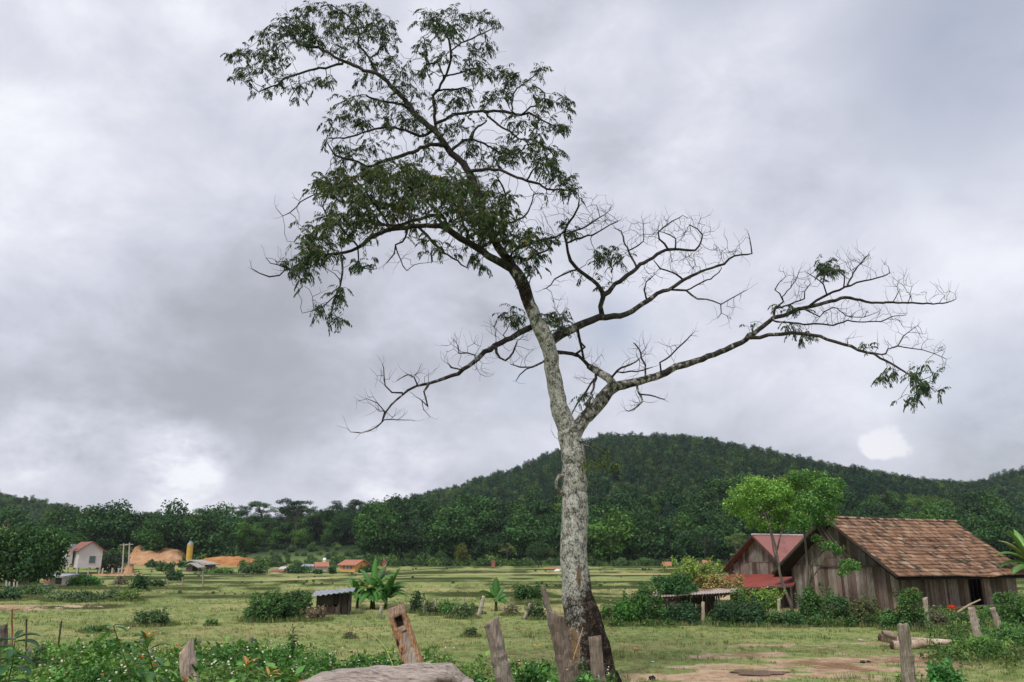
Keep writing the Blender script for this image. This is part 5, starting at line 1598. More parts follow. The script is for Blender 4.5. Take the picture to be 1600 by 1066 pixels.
# yellow silo
silo = empty('yellow_silo', tuple(P(294, 880, 190)), 'tall yellow cylindrical silo standing in front of the clay bank', 'silo')
mb = MB(); c = P(294.5, 880, 190); tp_ = P(294.5, 851, 190); rr_ = W(9, 190) / 2
mb.tube([(c.x, c.y, c.z - 2.5), (c.x, c.y, tp_.z)], [rr_, rr_], 20); mb.build('tank', M_YELLOW, silo, smooth=False)
mb = MB(); mb.tube([(c.x, c.y, tp_.z), (c.x, c.y, tp_.z + .35), (c.x, c.y, tp_.z + .5)], [rr_ * 1.04, rr_ * .8, rr_ * .5], 20)
mb.tube([(c.x, c.y, tp_.z + .45), (c.x, c.y, tp_.z + .85)], .28, 8); mb.build('cap', M_GREY, silo)
for k in range(5):
    mb = MB(); mb.tube([(c.x + math.cos(a) * rr_ * 1.02, c.y + math.sin(a) * rr_ * 1.02, c.z - .5 + k * 1.05) for a in [i * math.pi / 10 for i in range(21)]], .045, 4, cap=False)
    mb.build('band', M_YELLOW, silo)
# pale steel roof frame beside it
fr_ = empty('open_shed', tuple(P(300, 893, 172)), 'open shed with pale pitched roof edges right of the yellow silo', 'shed')
FY = 172
def tri(mb, px0, pxm, px1, pye0, pym, pye1, Y, dep):
    a, m, b = P(px0, pye0, Y), P(pxm, pym, Y), P(px1, pye1, Y); dd = Vector((.3, dep, 0))
    for s, e in ((a, m), (m, b)):
        up = Vector((0, 0, .22)); mb.add([s, e, e + dd, s + dd, s + up, e + up, e + dd + up, s + dd + up], [(3, 2, 1, 0), (4, 5, 6, 7), (0, 1, 5, 4), (1, 2, 6, 5), (2, 3, 7, 6), (3, 0, 4, 7)])
mb = MB(); tri(mb, 276, 297, 326, 883.5, 876.5, 883, FY, 6); tri(mb, 284, 297, 310, 886.5, 881, 888, FY - 3, 3.5)
mb.build('roof', M_CONC, fr_)
mb = MB(); a = P(288, 894, FY); b = P(322, 894, FY); mb.box(((a.x + b.x) / 2, FY + 3, a.z + .2), (b.x - a.x, 4.5, 2.4)); mb.build('wall', m_flat('dark_brick', lin(88, 66, 78)), fr_)
for px in (299, 310, 318): mb = MB(); p = P(px, 893, FY - .3); mb.box((p.x, p.y, p.z + .5), (.25, .25, 2.0)); mb.build('pillar', M_CONC, fr_)
# orange farmhouse and neighbours
far_house('orange_farmhouse', 'ochre farmhouse with orange tiled roof behind the banana clump', 'house', 529, 556, 893, 882.5, 875.5, 168, 5, M_OCHRE, M_ORANGE_ROOF, yaw=R(-22), windows=((-.8, .8, .5, .8), (0.1, .8, .5, .8), (.9, .8, .5, .8)), ridge='x', over=.5)
far_house('farm_outbuilding', 'small pink-roofed outbuilding just left of the orange farmhouse', 'shed', 494, 511, 892, 885, 879, 172, 4, M_PLASTER, M_ORANGE_ROOF, yaw=R(15), ridge='x')
far_house('grey_shed', 'long low shed with pale grey roof left of the farm outbuildings', 'shed', 473, 490, 889, 885, 882.5, 180, 3, M_CONC, M_GREY, ridge='x')
far_house('red_roofed_hut', 'tiny hut with dark red roof in the hedge left of the farm', 'hut', 424, 440, 897, 893.5, 891, 160, 3, M_BRICK, M_BROWN_ROOF, ridge='x')
far_house('clay_hut', 'small clay-coloured hut among shrubs left of the farm', 'hut', 438, 452, 893, 889.5, 886.5, 166, 3, M_OCHRE, M_PLASTER, ridge='x')
far_house('brick_chimney_hut', 'narrow brick hut at the foot of the forest right of the banana clump', 'hut', 597, 602, 893, 879, 876, 170, 1.2, M_BRICK, M_BROWN_ROOF, ridge='y', over=.1)
far_house('brick_kiln', 'small upright brick kiln under the olive tree at the hill foot', 'kiln', 768, 773, 889, 878, 876, 178, 1.2, M_BRICK, M_ORANGE_ROOF, ridge='y', over=.1)
far_house('field_hut', 'small red-roofed stilt hut at the edge of the field, left of two', 'hut', 1038, 1048, 889, 883.5, 878.5, 165, 1.6, M_CONC, M_ORANGE_ROOF, stilts=.35, ridge='x', over=.25)
far_house('field_hut', 'small red-roofed stilt hut at the edge of the field, right of two', 'hut', 1100, 1110, 884, 880.5, 876, 175, 1.6, M_CONC, M_ORANGE_ROOF, stilts=.3, ridge='x', over=.25)
far_house('thatch_lean_to', 'pale leaning thatch roof between the two small stilt huts', 'hut', 1084, 1092, 886, 884.5, 879, 160, 1.8, M_BRICK, m_flat('thatch', lin(150, 132, 104)), yaw=R(-30), ridge='y', over=.3)
far_house('tin_hut', 'small pale blue tin hut peeping out left of the lichen trunk', 'hut', 868, 884, 907, 898, 890.5, 120, 2.4, m_flat('blue_tin', lin(160, 178, 200)), M_WHITEP, yaw=R(10), ridge='y', over=.15)
far_house('clay_roofed_hut', 'clay-roofed hut behind the pale tin hut beside the trunk', 'hut', 858, 882, 898, 893, 888.5, 150, 3, M_OCHRE, M_ORANGE_ROOF, ridge='x', over=.3)
far_house('water_tank_stand', 'round white water tank on a stand above the farm outbuildings', 'water tank', 504, 508, 884, 876, 872.5, 178, .9, M_WHITEP, M_WHITEP, ridge='x', over=.02)

# utility poles
def pole(px, py0, py1, Y, label, cross=True, wd=.16):
    a, b = P(px, py0, Y), P(px, py1, Y)
    r = empty('utility_pole', tuple(a), label, 'pole')
    mb = MB(); mb.tube([(a.x, a.y, a.z - 2), tuple(b)], [wd, wd * .7], 8); mb.build('pole_shaft', M_CONC, r)
    if cross:
        mb = MB(); mb.box((b.x, b.y, b.z - .3), (1.4, .12, .12)); mb.build('cross_arm', M_CONC, r)
pole(193.5, 876, 849, 150, 'pale concrete utility pole, left one of the pair right of the stilt house')
pole(202.5, 881, 848, 148, 'pale concrete utility pole, right one of the pair right of the stilt house')
pole(257, 893, 876, 150, 'short grey lamp pole below the clay bank', False, .09)
pole(600, 893, 868, 190, 'thin pole rising behind the banana clump', False, .07)
# pillars and beam right of the stilt house (part of an unfinished gateway)
gt = empty('unfinished_gateway', tuple(P(172, 896, 146)), 'low grey posts and rail of an unfinished frame on the orange yard', 'frame')
for px in (160, 175, 185, 190): mb = MB(); p = P(px, 896, 146); mb.box((p.x, p.y, p.z + .35), (.22, .22, 1.1)); mb.build('pillar', M_CONC, gt)
mb = MB(); a, b = P(184, 889, 146), P(199, 889, 146); mb.beam(a, b, .15, .15); mb.build('rail', M_CONC, gt)
kl = empty('clay_kiln', tuple(P(203, 893, 146)), 'small orange clay kiln with flat sheet on top beside the unfinished frame', 'kiln')
mb = MB(); a = P(202, 893, 146); b = P(203, 882, 146)
mb.tube([(a.x, a.y, a.z - .3), (a.x, a.y, a.z + .5), (b.x, b.y, b.z)], [.9, .75, .55], 12, wob=.2); mb.build('clay_body', M_EARTH, kl)
mb = MB(); mb.box((b.x, b.y, b.z + .05), (1.6, 1.2, .07)); mb.build('sheet_top', M_GREY, kl)

# ---- orange earth banks and yard (ground, cut into the slope)
def bank(name, pts_top, pts_bot, Ytop, Ybot, n_v=10, amp=.8):
    "a clay face: top edge and bottom edge in pixels, leaning back up the slope"
    px0, px1 = pts_top[0][0], pts_top[-1][0]; n = 60
    vs = []
    for j in range(n_v + 1):
        t = j / n_v
        for i in range(n + 1):
            px = px0 + (px1 - px0) * i / n
            pt = float(np.interp(px, [q[0] for q in pts_top], [q[1] for q in pts_top])); pb = float(np.interp(px, [q[0] for q in pts_bot], [q[1] for q in pts_bot]))
            a, b = P(px, pt, Ytop), P(px, pb, Ybot)
            p = b.lerp(a, t)
            e = math.sin(math.pi * min(1, max(0, t)))
            p += Vector((nz(p.x * .3, p.z * .4) * .4, -amp * (.4 + nz(p.x * .35, p.z * .5, 4)) * e - .5 * abs(nz(p.x * .9, p.z * .3, 9)) * e, .25 * nz(p.x * .7, t * 3)))
            vs.append(p)
    fs = [(j * (n + 1) + i, j * (n + 1) + i + 1, (j + 1) * (n + 1) + i + 1, (j + 1) * (n + 1) + i) for j in range(n_v) for i in range(n)]
    # thickness: a back and a top lid running into the hill
    m_ = len(vs); back = [Vector((vs[n_v * (n + 1) + i].x, vs[n_v * (n + 1) + i].y + 9, vs[n_v * (n + 1) + i].z - .8)) for i in range(n + 1)]
    foot_ = [Vector((vs[i].x, vs[i].y + .0, vs[i].z - 3)) for i in range(n + 1)]
    vs += back; fs += [(n_v * (n + 1) + i, n_v * (n + 1) + i + 1, m_ + i + 1, m_ + i) for i in range(n)]
    m2 = len(vs); vs += foot_; fs += [(m2 + i, m2 + i + 1, i + 1, i) for i in range(n)]
    mb = MB(); mb.add(vs, fs, (1, 1, 1)); o = mb.build('earth_bank', M_EARTH if name == 'a' else M_EARTH2, smooth=False); tag(o, kind='structure')
bank('a', [(202, 868), (210, 855), (222, 852), (236, 851.5), (250, 858), (256, 856), (268, 857), (278, 860), (286, 868), (290, 876)], [(202, 880), (290, 884)], 206, 196)
bank('b', [(314, 876), (322, 872), (340, 870), (352, 869), (370, 870), (386, 871), (396, 876)], [(314, 886), (396, 888)], 200, 192, amp=.5)
mb = MB()       # orange yard: a low embankment in front of the stilt house
n = 50; vs = []
for j, (dy, dpy) in enumerate([(0, 9.0), (.6, 6), (1.0, 2), (1.6, 0), (10, -.6), (26, -1.5)]):
    for i in range(n + 1):
        px = 128 + 142 * i / n; Y = 128 + dy + 2.5 * nz(px * .05, 1)
        py = 898 + (3 if px > 220 else 0) * sst(215, 235, px) + dpy * .75 + (.9 * nz(px * .11, j)) 
        edge = max(0, 1 - min(px - 128, 270 - px) / 10)
        p = P(px, py + edge * 4, Y); vs.append(p)
mb.add(vs, [(j * (n + 1) + i, j * (n + 1) + i + 1, (j + 1) * (n + 1) + i + 1, (j + 1) * (n + 1) + i) for j in range(5) for i in range(n)], (1, 1, 1))
tag(mb.build('earth_yard', M_EARTH, smooth=True), kind='structure')

# ------------------------------------------------------------------ vegetation close to the sheds and in the meadow
seed_ = [100]
SKIRT = []
def nseed():
    seed_[0] += 1; return np.random.default_rng(seed_[0])
def bush(px, pyb, wpx, hpx, label, col=(.06, .13, .04), tip=None, leaf=None, dens=None, name='bush', Y=None, airy=False, group=None, z0=None, n=None, cat='bush', depth=.8):
    rg = nseed(); b = G(px, pyb) if Y is None else onpx(px, Y)
    if tip is None: tip = tuple(q * 1.9 for q in col)
    Yb = b.y; w = W(wpx, Yb) / 2; h = W(hpx, Yb) * 1.03
    if z0 is not None: b = Vector((b.x, b.y, z0))
    r = empty(name, tuple(b), label, cat, group)
    leaf = leaf or max(.045, Yb * .0021)
    if z0 is None and Yb < 80: SKIRT.append((b.x, b.y, w, depth, h))
    col = tuple(q * 1.5 for q in col)
    n = n or (13 if not airy else 15)
    lobes = []; stems = []
    for i in range(n):
        a = rg.random() * 6.28; q = rg.random() ** .5
        lx, ly = math.cos(a) * q * w * .72, math.sin(a) * q * w * .72 * depth
        hh = h * (1 - .45 * q * q) * (.62 + .3 * rg.random())
        rr = w * (.18 + .20 * rg.random()) * (1 if not airy else .75)
        rz = min(rr * 1.1, h * .32)
        z = max(rz * .8, hh - rz * .6)
        lobes.append((b.x + lx, b.y + ly, b.z + z, rr, rr, rz)); stems.append((lx, ly, z))
        if z > rz * 2: lobes.append((b.x + lx * 1.05, b.y + ly * 1.05, b.z + z * .5, rr * .9, rr * .9, rz))
    for i in range(9):       # stray sprigs standing out of the mass
        a = rg.random() * 6.28; q = .5 + .6 * rg.random(); zz = h * (.75 + .4 * rg.random()) * (1 - .35 * q)
        lobes.append((b.x + math.cos(a) * q * w, b.y + math.sin(a) * q * w * depth, b.z + max(.05, zz), w * .09, w * .09, h * .13))
    dens = dens or min(1500, 1.5 / (leaf * leaf) * (.62 if airy else 1.0))
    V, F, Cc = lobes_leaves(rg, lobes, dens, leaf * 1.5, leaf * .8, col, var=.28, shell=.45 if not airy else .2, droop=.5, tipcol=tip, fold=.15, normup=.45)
    V[:, 2] = np.maximum(V[:, 2], b.z - .03)
    np_build('foliage', V, F, Cc, M_LEAF, r)
    mb = MB()
    for lx, ly, z in stems: mb.tube([(b.x + lx * .15, b.y + ly * .15, b.z - .1), (b.x + lx * .6, b.y + ly * .6, b.z + z * .6), (b.x + lx, b.y + ly, b.z + z)], [.014, .010, .005], 4, cap=False)
    mb.build('stem', M_BARK2, r)
    return r
def lobes_px(lst, Y):
    out = []; rg = nseed()
    for q in lst:
        px, py, rx, ry = q[:4]; dY = q[4] if len(q) > 4 else rg.normal() * .5
        p = P(px, py, Y + dY); out.append((p.x, p.y, p.z, W(rx, Y), W(rx, Y) * 1.0, W(ry, Y)))
    return out
# trees at the sheds
def shed_tree(name, label, trunk, lobes, Y, col, tip, leaf=.12, dens=210):
    base = P(*trunk[0][0][:2], Y); base.z = H(base.x, base.y)
    r = empty(name, tuple(base), label, 'tree')
    mb = MB()
    for ch in trunk:
        pts = [P(x, y, Y + (q[0] if q else 0)) for x, y, w, *q in ch]
        mb.tube(pts, [W(c[2], Y) * .36 for c in ch], 8, wob=.15, wsc=6)
    L = lobes_px(lobes, Y)
    rg = nseed()
    for l in list(L):
        for _ in range(4):
            u = unit(rg.normal(size=(1, 3)))[0]; L.append((l[0] + u[0] * l[3] * 1.05, l[1] + u[1] * l[4], l[2] + u[2] * l[5] * 1.15, l[3] * .34, l[4] * .34, l[5] * .30))
    for l in L[:len(lobes)]:
        st = P(trunk[0][-1][0], trunk[0][-1][1], Y)
        q = Vector(l[:3]); m = st.lerp(q, .5) + Vector((0, 0, -.12)); mb.tube([st, m, q], [.03, .018, .008], 5, cap=False)
    mb.build('trunk', M_BARK2, r, smooth=True)
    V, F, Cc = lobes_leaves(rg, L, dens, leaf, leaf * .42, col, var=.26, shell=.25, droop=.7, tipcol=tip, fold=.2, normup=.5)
    np_build('crown', V, F, Cc, M_LEAF, r)
    return r
YA = 37.2
shed_tree('feathery_tree', 'slender leaning tree with bright light green crown in front of the red-roofed shed',
    [[(1242, 968, 7), (1236, 945, 7), (1225, 918, 6), (1218, 895, 6), (1215, 870, 5), (1210, 845, 4), (1203, 825, 4), (1195, 805, 3)], [(1218, 890, 5), (1209, 862, 4), (1206, 840, 4), (1200, 820, 3), (1215, 790, 2)], [(1214, 860, 4), (1221, 830, 3), (1228, 795, 2)]],
    [(1147, 790, 17, 11), (1160, 772, 22, 14), (1180, 756, 22, 13), (1190, 782, 26, 17), (1215, 765, 22, 18), (1215, 798, 24, 15), (1172, 802, 22, 11), (1232, 778, 22, 17), (1205, 820, 20, 9), (1236, 752, 20, 13), (1180, 815, 15, 8), (1232, 815, 18, 9)], YA, (.18, .36, .07), (.42, .62, .14))
shed_tree('feathery_tree', 'slender darker tree rising past the barn gable beside the bright green one',
    [[(1262, 965, 6), (1262, 935, 6), (1262, 900, 6), (1260, 865, 5), (1257, 835, 5), (1256, 810, 4), (1262, 790, 3)], [(1264, 925, 5), (1270, 880, 3), (1285, 862, 3), (1297, 855, 2)], [(1268, 905, 3), (1290, 872, 2), (1312, 870, 2), (1325, 882, 1.5)]],
    [(1262, 750, 20, 12), (1285, 764, 22, 15), (1302, 758, 14, 12), (1265, 785, 26, 18), (1290, 790, 22, 15), (1250, 812, 20, 11), (1285, 812, 16, 9), (1246, 742, 16, 7), (1305, 775, 12, 10), (1278, 745, 14, 8), (1292, 852, 13, 7, -.6), (1308, 860, 9, 6, -.6), (1325, 880, 13, 7, -.7), (1338, 885, 8, 5, -.7), (1318, 893, 9, 5, -.7), (1275, 840, 8, 5, -.4)], YA + .3, (.10, .24, .06), (.28, .48, .10))
# bushes by the sheds
bush(1268, 977, 56, 56, 'dense green bush at the left foot of the tiled barn gable', tip=(.10, .17, .04), Y=34.5)
bush(1313, 976, 46, 46, 'dark green bush under the broken board of the barn gable', col=(.04, .085, .03))
bush(1350, 978, 52, 44, 'brownish green bush under the barn gable, right of a darker one', col=(.085, .10, .045), tip=(.14, .15, .06))
bush(1432, 986, 50, 68, 'tall bush with yellow green tips hiding the near corner of the barn', tip=(.20, .24, .06))
bush(1394, 984, 34, 34, 'small green bush left of the bush hiding the barn corner')
bush(1160, 977, 88, 44, 'wide dark green shrub below the red lean-to roof', col=(.030, .07, .03), tip=(.05, .10, .04))
bush(1208, 979, 50, 24, 'low green bush between the wide dark shrub and the leaning tree trunk', col=(.06, .11, .04))
bush(1238, 980, 36, 24, 'low leafy bush at the foot of the leaning tree', col=(.05, .11, .04))
bush(1066, 975, 62, 34, 'dark fern-like bush under the rusty shelter roof', col=(.03, .075, .035), tip=(.05, .11, .04))
bush(1012, 976, 64, 66, 'tall broad bush swallowing the left end of the rusty shelter', tip=(.07, .16, .04))
bush(978, 977, 60, 44, 'bright green bush left of the rusty shelter, nearest the lichen trunk', col=(.05, .14, .03), tip=(.10, .24, .04))
bush(950, 975, 34, 36, 'loose grey-green weeds right beside the lichen trunk', col=(.10, .14, .06), airy=True)
bush(1045, 935, 84, 40, 'dark creeper mound over the left half of the rusty shelter roof', Y=35.2, z0=.85, col=(.035, .095, .03), name='creeper', cat='creeper')
bush(1084, 926, 92, 62, 'airy yellow-green creeper standing above the rusty shelter roof', Y=36.6, z0=.9, col=(.17, .25, .06), tip=(.30, .36, .08), airy=True, name='creeper', cat='creeper')
bush(1122, 926, 92, 36, 'reddish yellow creeper over the right half of the rusty shelter roof', Y=36.2, z0=.95, col=(.26, .22, .09), tip=(.42, .24, .12), airy=True, name='creeper', cat='creeper')
bush(1150, 945, 40, 26, 'dangling green creeper at the right edge of the rusty shelter', Y=34.6, z0=.7, col=(.10, .17, .05), airy=True, name='creeper', cat='creeper')
bush(1190, 952, 66, 36, 'yellow-green vine with a few red leaves in front of the lean-to posts', Y=35.6, z0=.35, col=(.16, .26, .06), tip=(.34, .20, .06), airy=True, name='vine', cat='vine')
bush(1592, 985, 60, 64, 'leafy green bush at the right edge in front of the barn', tip=(.12, .20, .05))
bush(1562, 968, 56, 22, 'low bright weeds under the leaning grey post pair', col=(.07, .17, .045))
bush(1500, 978, 44, 22, 'bushy weeds below the barn door sill', col=(.07, .12, .045))
bush(1462, 980, 40, 26, 'brownish tangle of weeds under the red bag', col=(.11, .105, .07), airy=True)
bush(1535, 1028, 84, 36, 'spreading light green weeds at the foot of the leaning posts', col=(.10, .19, .05), airy=True)
bush(1580, 1020, 70, 44, 'tall leafy weeds at the right edge of the photo', col=(.08, .17, .05))
bush(1490, 1030, 60, 22, 'low weeds right of the fallen logs', col=(.11, .18, .05), airy=True)
bush(1452, 1052, 62, 58, 'broad-leaved vine right of the split grey post', col=(.05, .16, .04), leaf=.06, Y=15.5)
bush(1395, 1075, 50, 40, 'light weeds left of the foot of the split grey post', col=(.13, .2, .06), airy=True, Y=16)
# bushes in the meadow
bush(425, 970, 88, 46, 'big dark bush in the meadow left of the tin-roofed hut', tip=(.07, .14, .04))
bush(462, 966, 56, 44, 'right hand part of the bush mass next to the tin-roofed hut', col=(.04, .085, .03))
bush(398, 970, 36, 24, 'low bush on the left fringe of the big dark meadow bush')
bush(493, 970, 44, 22, 'brown dry weeds in front of the tin-roofed hut', col=(.17, .13, .09), airy=True)
bush(236, 978, 66, 26, 'small loose shrub in the left meadow', col=(.055, .10, .04), airy=True)
bush(330, 978, 18, 10, 'tiny dark green plant in the meadow left of the big dark bush')
bush(150, 988, 44, 10, 'low dark weed patch in the left meadow', col=(.07, .12, .05))
for i, (px, pyb, w, h, lab, col) in enumerate([
    (824, 940, 44, 32, 'dense green bush left of the lichen trunk, beyond the white posts', (.045, .10, .03)),
    (650, 958, 22, 36, 'dark upright bush just right of the banana clump', (.035, .07, .03)),
    (672, 962, 30, 26, 'grey-green weeds right of the dark upright bush', (.09, .12, .06)),
    (697, 962, 24, 26, 'bright green leafy plant among the grey-green weeds', (.06, .15, .04)),
    (722, 966, 44, 24, 'grey-green bush left of the small banana plant', (.08, .12, .055)),
    (745, 960, 22, 16, 'low weeds at the foot of the tilted post by the small banana plant', (.09, .14, .05)),
    (800, 962, 30, 18, 'pinkish weeds right of the small banana plant', (.14, .13, .08)),
    (838, 968, 36, 34, 'weedy bush right of the pale leaning stake', (.075, .12, .05)),
    (735, 995, 24, 14, 'dark grass hummock in the middle meadow', (.06, .09, .035)),
    (547, 998, 16, 10, 'small dry tuft in the middle meadow', (.13, .12, .08))]):
    bush(px, pyb, w, h, lab, col=col, airy=(i in (2, 4, 6, 7)))
# hedges and shrubs on the left
for px, pyb, w, h, lab, col in [
    (20, 932, 60, 20, 'hedge-like weeds at the left edge below the big tree', (.05, .10, .045)),
    (66, 930, 56, 18, 'low weeds right of the left-edge hedge', (.07, .12, .05)),
    (105, 934, 50, 16, 'pale grey-green weeds below the brick hut', (.12, .17, .09)),
    (146, 936, 56, 16, 'dark weeds in the left meadow under the bright shrub', (.06, .10, .045)),
    (205, 936, 44, 20, 'light yellow-green shrub below the orange yard', (.12, .18, .06)),
    (183, 934, 34, 16, 'grey-green low shrub left of the light yellow-green one', (.09, .14, .07)),
    (136, 915, 54, 20, 'bright green shrubs between the brick hut and the orange yard', (.06, .15, .04)),
    (221, 922, 30, 30, 'dark round shrub below the middle of the orange yard', (.035, .08, .03)),
    (190, 914, 26, 14, 'reddish grey shrub below the orange yard', (.12, .11, .08)),
    (247, 916, 30, 14, 'small dark tree-like shrub at the right of the orange yard', (.04, .08, .03)),
    (274, 908, 30, 20, 'dark shrub at the right end of the orange yard', (.035, .08, .03)),
    (50, 913, 20, 12, 'small bright bush left of the brick hut', (.06, .16, .04)),
    (262, 890, 36, 16, 'green shrub under the clay bank', (.06, .11, .04)),
    (240, 884, 24, 12, 'small green shrub on the clay bank', (.05, .10, .04)),
    (285, 884, 16, 10, 'small shrub at the foot of the yellow silo', (.05, .10, .04)),
    (345, 895, 50, 10, 'low bright shrubs right of the open shed', (.07, .13, .04)),
    (395, 893, 50, 16, 'dark shrubs at the right end of the clay bank', (.05, .09, .035)),
    (465, 893, 40, 12, 'dark hedge left of the farm outbuilding', (.035, .08, .03)),
    (520, 894, 14, 14, 'small round bush in front of the orange farmhouse', (.04, .09, .035)),
    (497, 896, 18, 9, 'dark bush in front of the farm outbuilding', (.035, .08, .03)),
    (577, 893, 34, 12, 'hedge right of the orange farmhouse', (.04, .085, .03))]:
    Yq = 150 if pyb < 900 else None
    bush(px, pyb, w, h, lab, col=col, Y=Yq if Yq else G(px, pyb).y * .97, z0=P(px, pyb, Yq).z - .3 if Yq else None)
# big dark tree at the left edge and the dark one beside the stilt house
def big_tree(name, label, px, Y, trunk_w, lobes, col, tip, leaf, dens, base_py):
    b = P(px, base_py, Y); b.z = H(b.x, b.y)
    r = empty(name, tuple(b), label, 'tree'); L = lobes_px(lobes, Y); rg = nseed()
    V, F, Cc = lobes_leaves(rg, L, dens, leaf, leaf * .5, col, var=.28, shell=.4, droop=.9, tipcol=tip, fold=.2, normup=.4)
    V[:, 2] = np.maximum(V[:, 2], b.z)
    np_build('crown', V, F, Cc, M_LEAF, r)
    mb = MB()
    for l in L: mb.tube([tuple(b - Vector((0, 0, .3))), (b.x * .6 + l[0] * .4, b.y, b.z + (l[2] - b.z) * .5), l[:3]], [trunk_w, trunk_w * .6, .05], 6, cap=False)
    mb.build('trunk', M_BARK2, r); return r
big_tree('mango_tree', 'big dense dark green tree with drooping leaves at the left edge', 35, 68, .16,
    [(-40, 860, 30, 24), (-10, 845, 26, 18), (15, 838, 24, 14), (40, 834, 22, 12), (60, 842, 24, 16), (85, 838, 20, 14), (92, 858, 16, 16), (70, 868, 26, 20), (38, 862, 30, 22), (8, 868, 30, 22), (-30, 890, 30, 20), (10, 893, 26, 16), (45, 888, 28, 18), (78, 888, 18, 16), (88, 878, 16, 14), (30, 846, 20, 14), (55, 892, 16, 14), (98, 846, 12, 10)],
    (.035, .095, .03), (.11, .23, .05), .28, 34, 913)
big_tree('bushy_tree', 'dark bushy tree right of the stilt house, behind the unfinished frame', 172, 158, .15,
    [(165, 875, 12, 9), (178, 869, 14, 9), (190, 876, 10, 9), (172, 884, 14, 8), (186, 886, 10, 7), (160, 886, 8, 6)], (.032, .065, .028), None, .5, 9, 896)
# dry reddish tree top left edge
big_tree('bare_brown_tree', 'thin brownish half-bare tree behind the big tree at the left edge', 9, 90, .06, [(6, 830, 9, 12), (12, 818, 6, 9)], (.20, .14, .10), None, .2, 5, 900)

# undergrowth (nobody could count it): foot of the woods, terrace edges
ug = []
r5 = random.Random(5)
for i in range(1500):
    px = r5.uniform(-60, 1660); Y = r5.uniform(203, 240)
    p = P(px, 880, Y); h_ = H(p.x, Y)
    if 195 < px < 400 and Y > 190: 
        if r5.random() < .5: continue
    if 375 < px < 575:
        if r5.random() < .5: ug.append((p.x, Y, h_ - .2, r5.uniform(0, 6.28), r5.uniform(.3, .7), 9))
        continue
    ug.append((p.x, Y, h_ - .3, r5.uniform(0, 6.28), r5.uniform(.8, 1.7), r5.choice([8, 9, 9, 4, 8]) ))
for i in range(260):
    px = r5.uniform(380, 1140); Y = r5.uniform(188, 203); p = P(px, 880, Y)
    ug.append((p.x, Y, H(p.x, Y) - .3, r5.uniform(0, 6.28), r5.uniform(.35, .95), r5.choice([8, 9])))
for k in range(520):
    i = r5.randint(2, len(TERR) - 1); x = r5.uniform(-.62, .62) * TERR[i]; yb = bund_y(i, x)
    if nz(x * .06, i * 4.4) > .12: ug.append((x, yb - .2, H(x, yb) - .05, r5.uniform(0, 6.28), r5.uniform(.025, .06) * (1 + TERR[i] / 110), r5.choice([8, 9])))
tag(gn_instancer('undergrowth', ug), 'green undergrowth along the foot of the woods and on the terrace edges', 'undergrowth', kind='stuff')

# ------------------------------------------------------------------ banana plants
def banana(name, label, base, h, n, L, Wd, seed, stems=1, lean=None, spread=1.0, specs=None, col=(.05, .14, .03)):
    rg = random.Random(seed); r = empty(name, tuple(base), label, 'banana plant')
    ms = MB()
    for s in range(stems):
        ox, oy = ((s / (stems - 1) - .5) * spread * (-1 if s % 2 else 1) if stems > 1 and s else 0), (rg.uniform(-.35, .35) if stems > 1 else 0)
        hs = h * (1 if s == 0 else rg.uniform(.5, .85))
        b = Vector(base) + Vector((ox, oy, 0)); top = b + Vector((rg.uniform(-.1, .1), 0, hs * (.42 if stems > 1 else .5)))
        ms.tube([b - Vector((0, 0, .1)), b.lerp(top, .5), top], [.085, .07, .04], 9, (.12, .12, .05))
        sp = specs if (specs and s == 0) else [(rg.uniform(0, 6.28), rg.uniform(.15, 1.25), rg.uniform(.75, 1.1)) for _ in range(n)]
        for (az, tilt, ls) in sp:
            mb = MB(); d = Vector((math.cos(az) * math.sin(tilt), math.sin(az) * math.sin(tilt), math.cos(tilt)))
            side = d.cross(Vector((0, 0, 1))); side = side.normalized() if side.length > .1 else Vector((1, 0, 0))
            side = (side + Vector((0, 0, rg.uniform(-.5, .5)))).normalized()
            p = top.copy(); seg = 14; ll = L * ls * (hs / h) ** .5; vs = []; cs = []
            v_ = rg.uniform(.75, 1.3); cc = tuple(q * v_ for q in col)
            if rg.random() < .15: cc = (.16, .18, .05)
            for i in range(seg + 1):
                t = i / seg
                wv = Wd * (math.sin(math.pi * min(1, .06 + t * .97)) ** .55) * (0 if t < .10 else 1) * .5
                up = side.cross(d).normalized()
                tear = 1 - .22 * rg.random() * (i % 2)
                vs += [p - side * wv * tear - up * wv * .35, p.copy(), p + side * wv * (1 - .22 * rg.random() * ((i + 1) % 2)) - up * wv * .35]
                cs += [cc, tuple(min(1, q * 1.9) for q in cc), cc]
                p = p + d * (ll / seg)
                d = (d + Vector((0, 0, -.05 - .16 * t * math.sin(tilt + .25)))).normalized()
            fs = []
            for i in range(seg): fs += [(3 * i, 3 * i + 1, 3 * i + 4, 3 * i + 3), (3 * i + 1, 3 * i + 2, 3 * i + 5, 3 * i + 4)]
            mb.add(vs, fs, cs); mb.build('leaf', M_BANANA, r, smooth=False)
    ms.build('stem', M_STEM, r, smooth=True); return r
PI = math.pi
bb = G(585, 952)
banana('banana_clump', 'tall banana clump beside the small tin-roofed hut in the meadow', bb, 2.25, 11, 1.55, .38, 4, stems=6, spread=1.9,
       specs=[(PI, 1.15, 1.0), (PI * .95, .75, 1.0), (2.6, .45, .95), (1.2, .05, 1.05), (.6, .30, 1.0), (0, .6, 1.0), (-.2, 1.0, 1.05), (.1, 1.25, .9), (-1.6, .9, .7), (-2.2, 1.1, .8), (-1.2, 1.5, .9), (-2.0, 1.6, .9), (-.6, 1.7, .8), (-2.7, 1.6, .8), (.8, .5, 1)])
bb = G(775, 955)
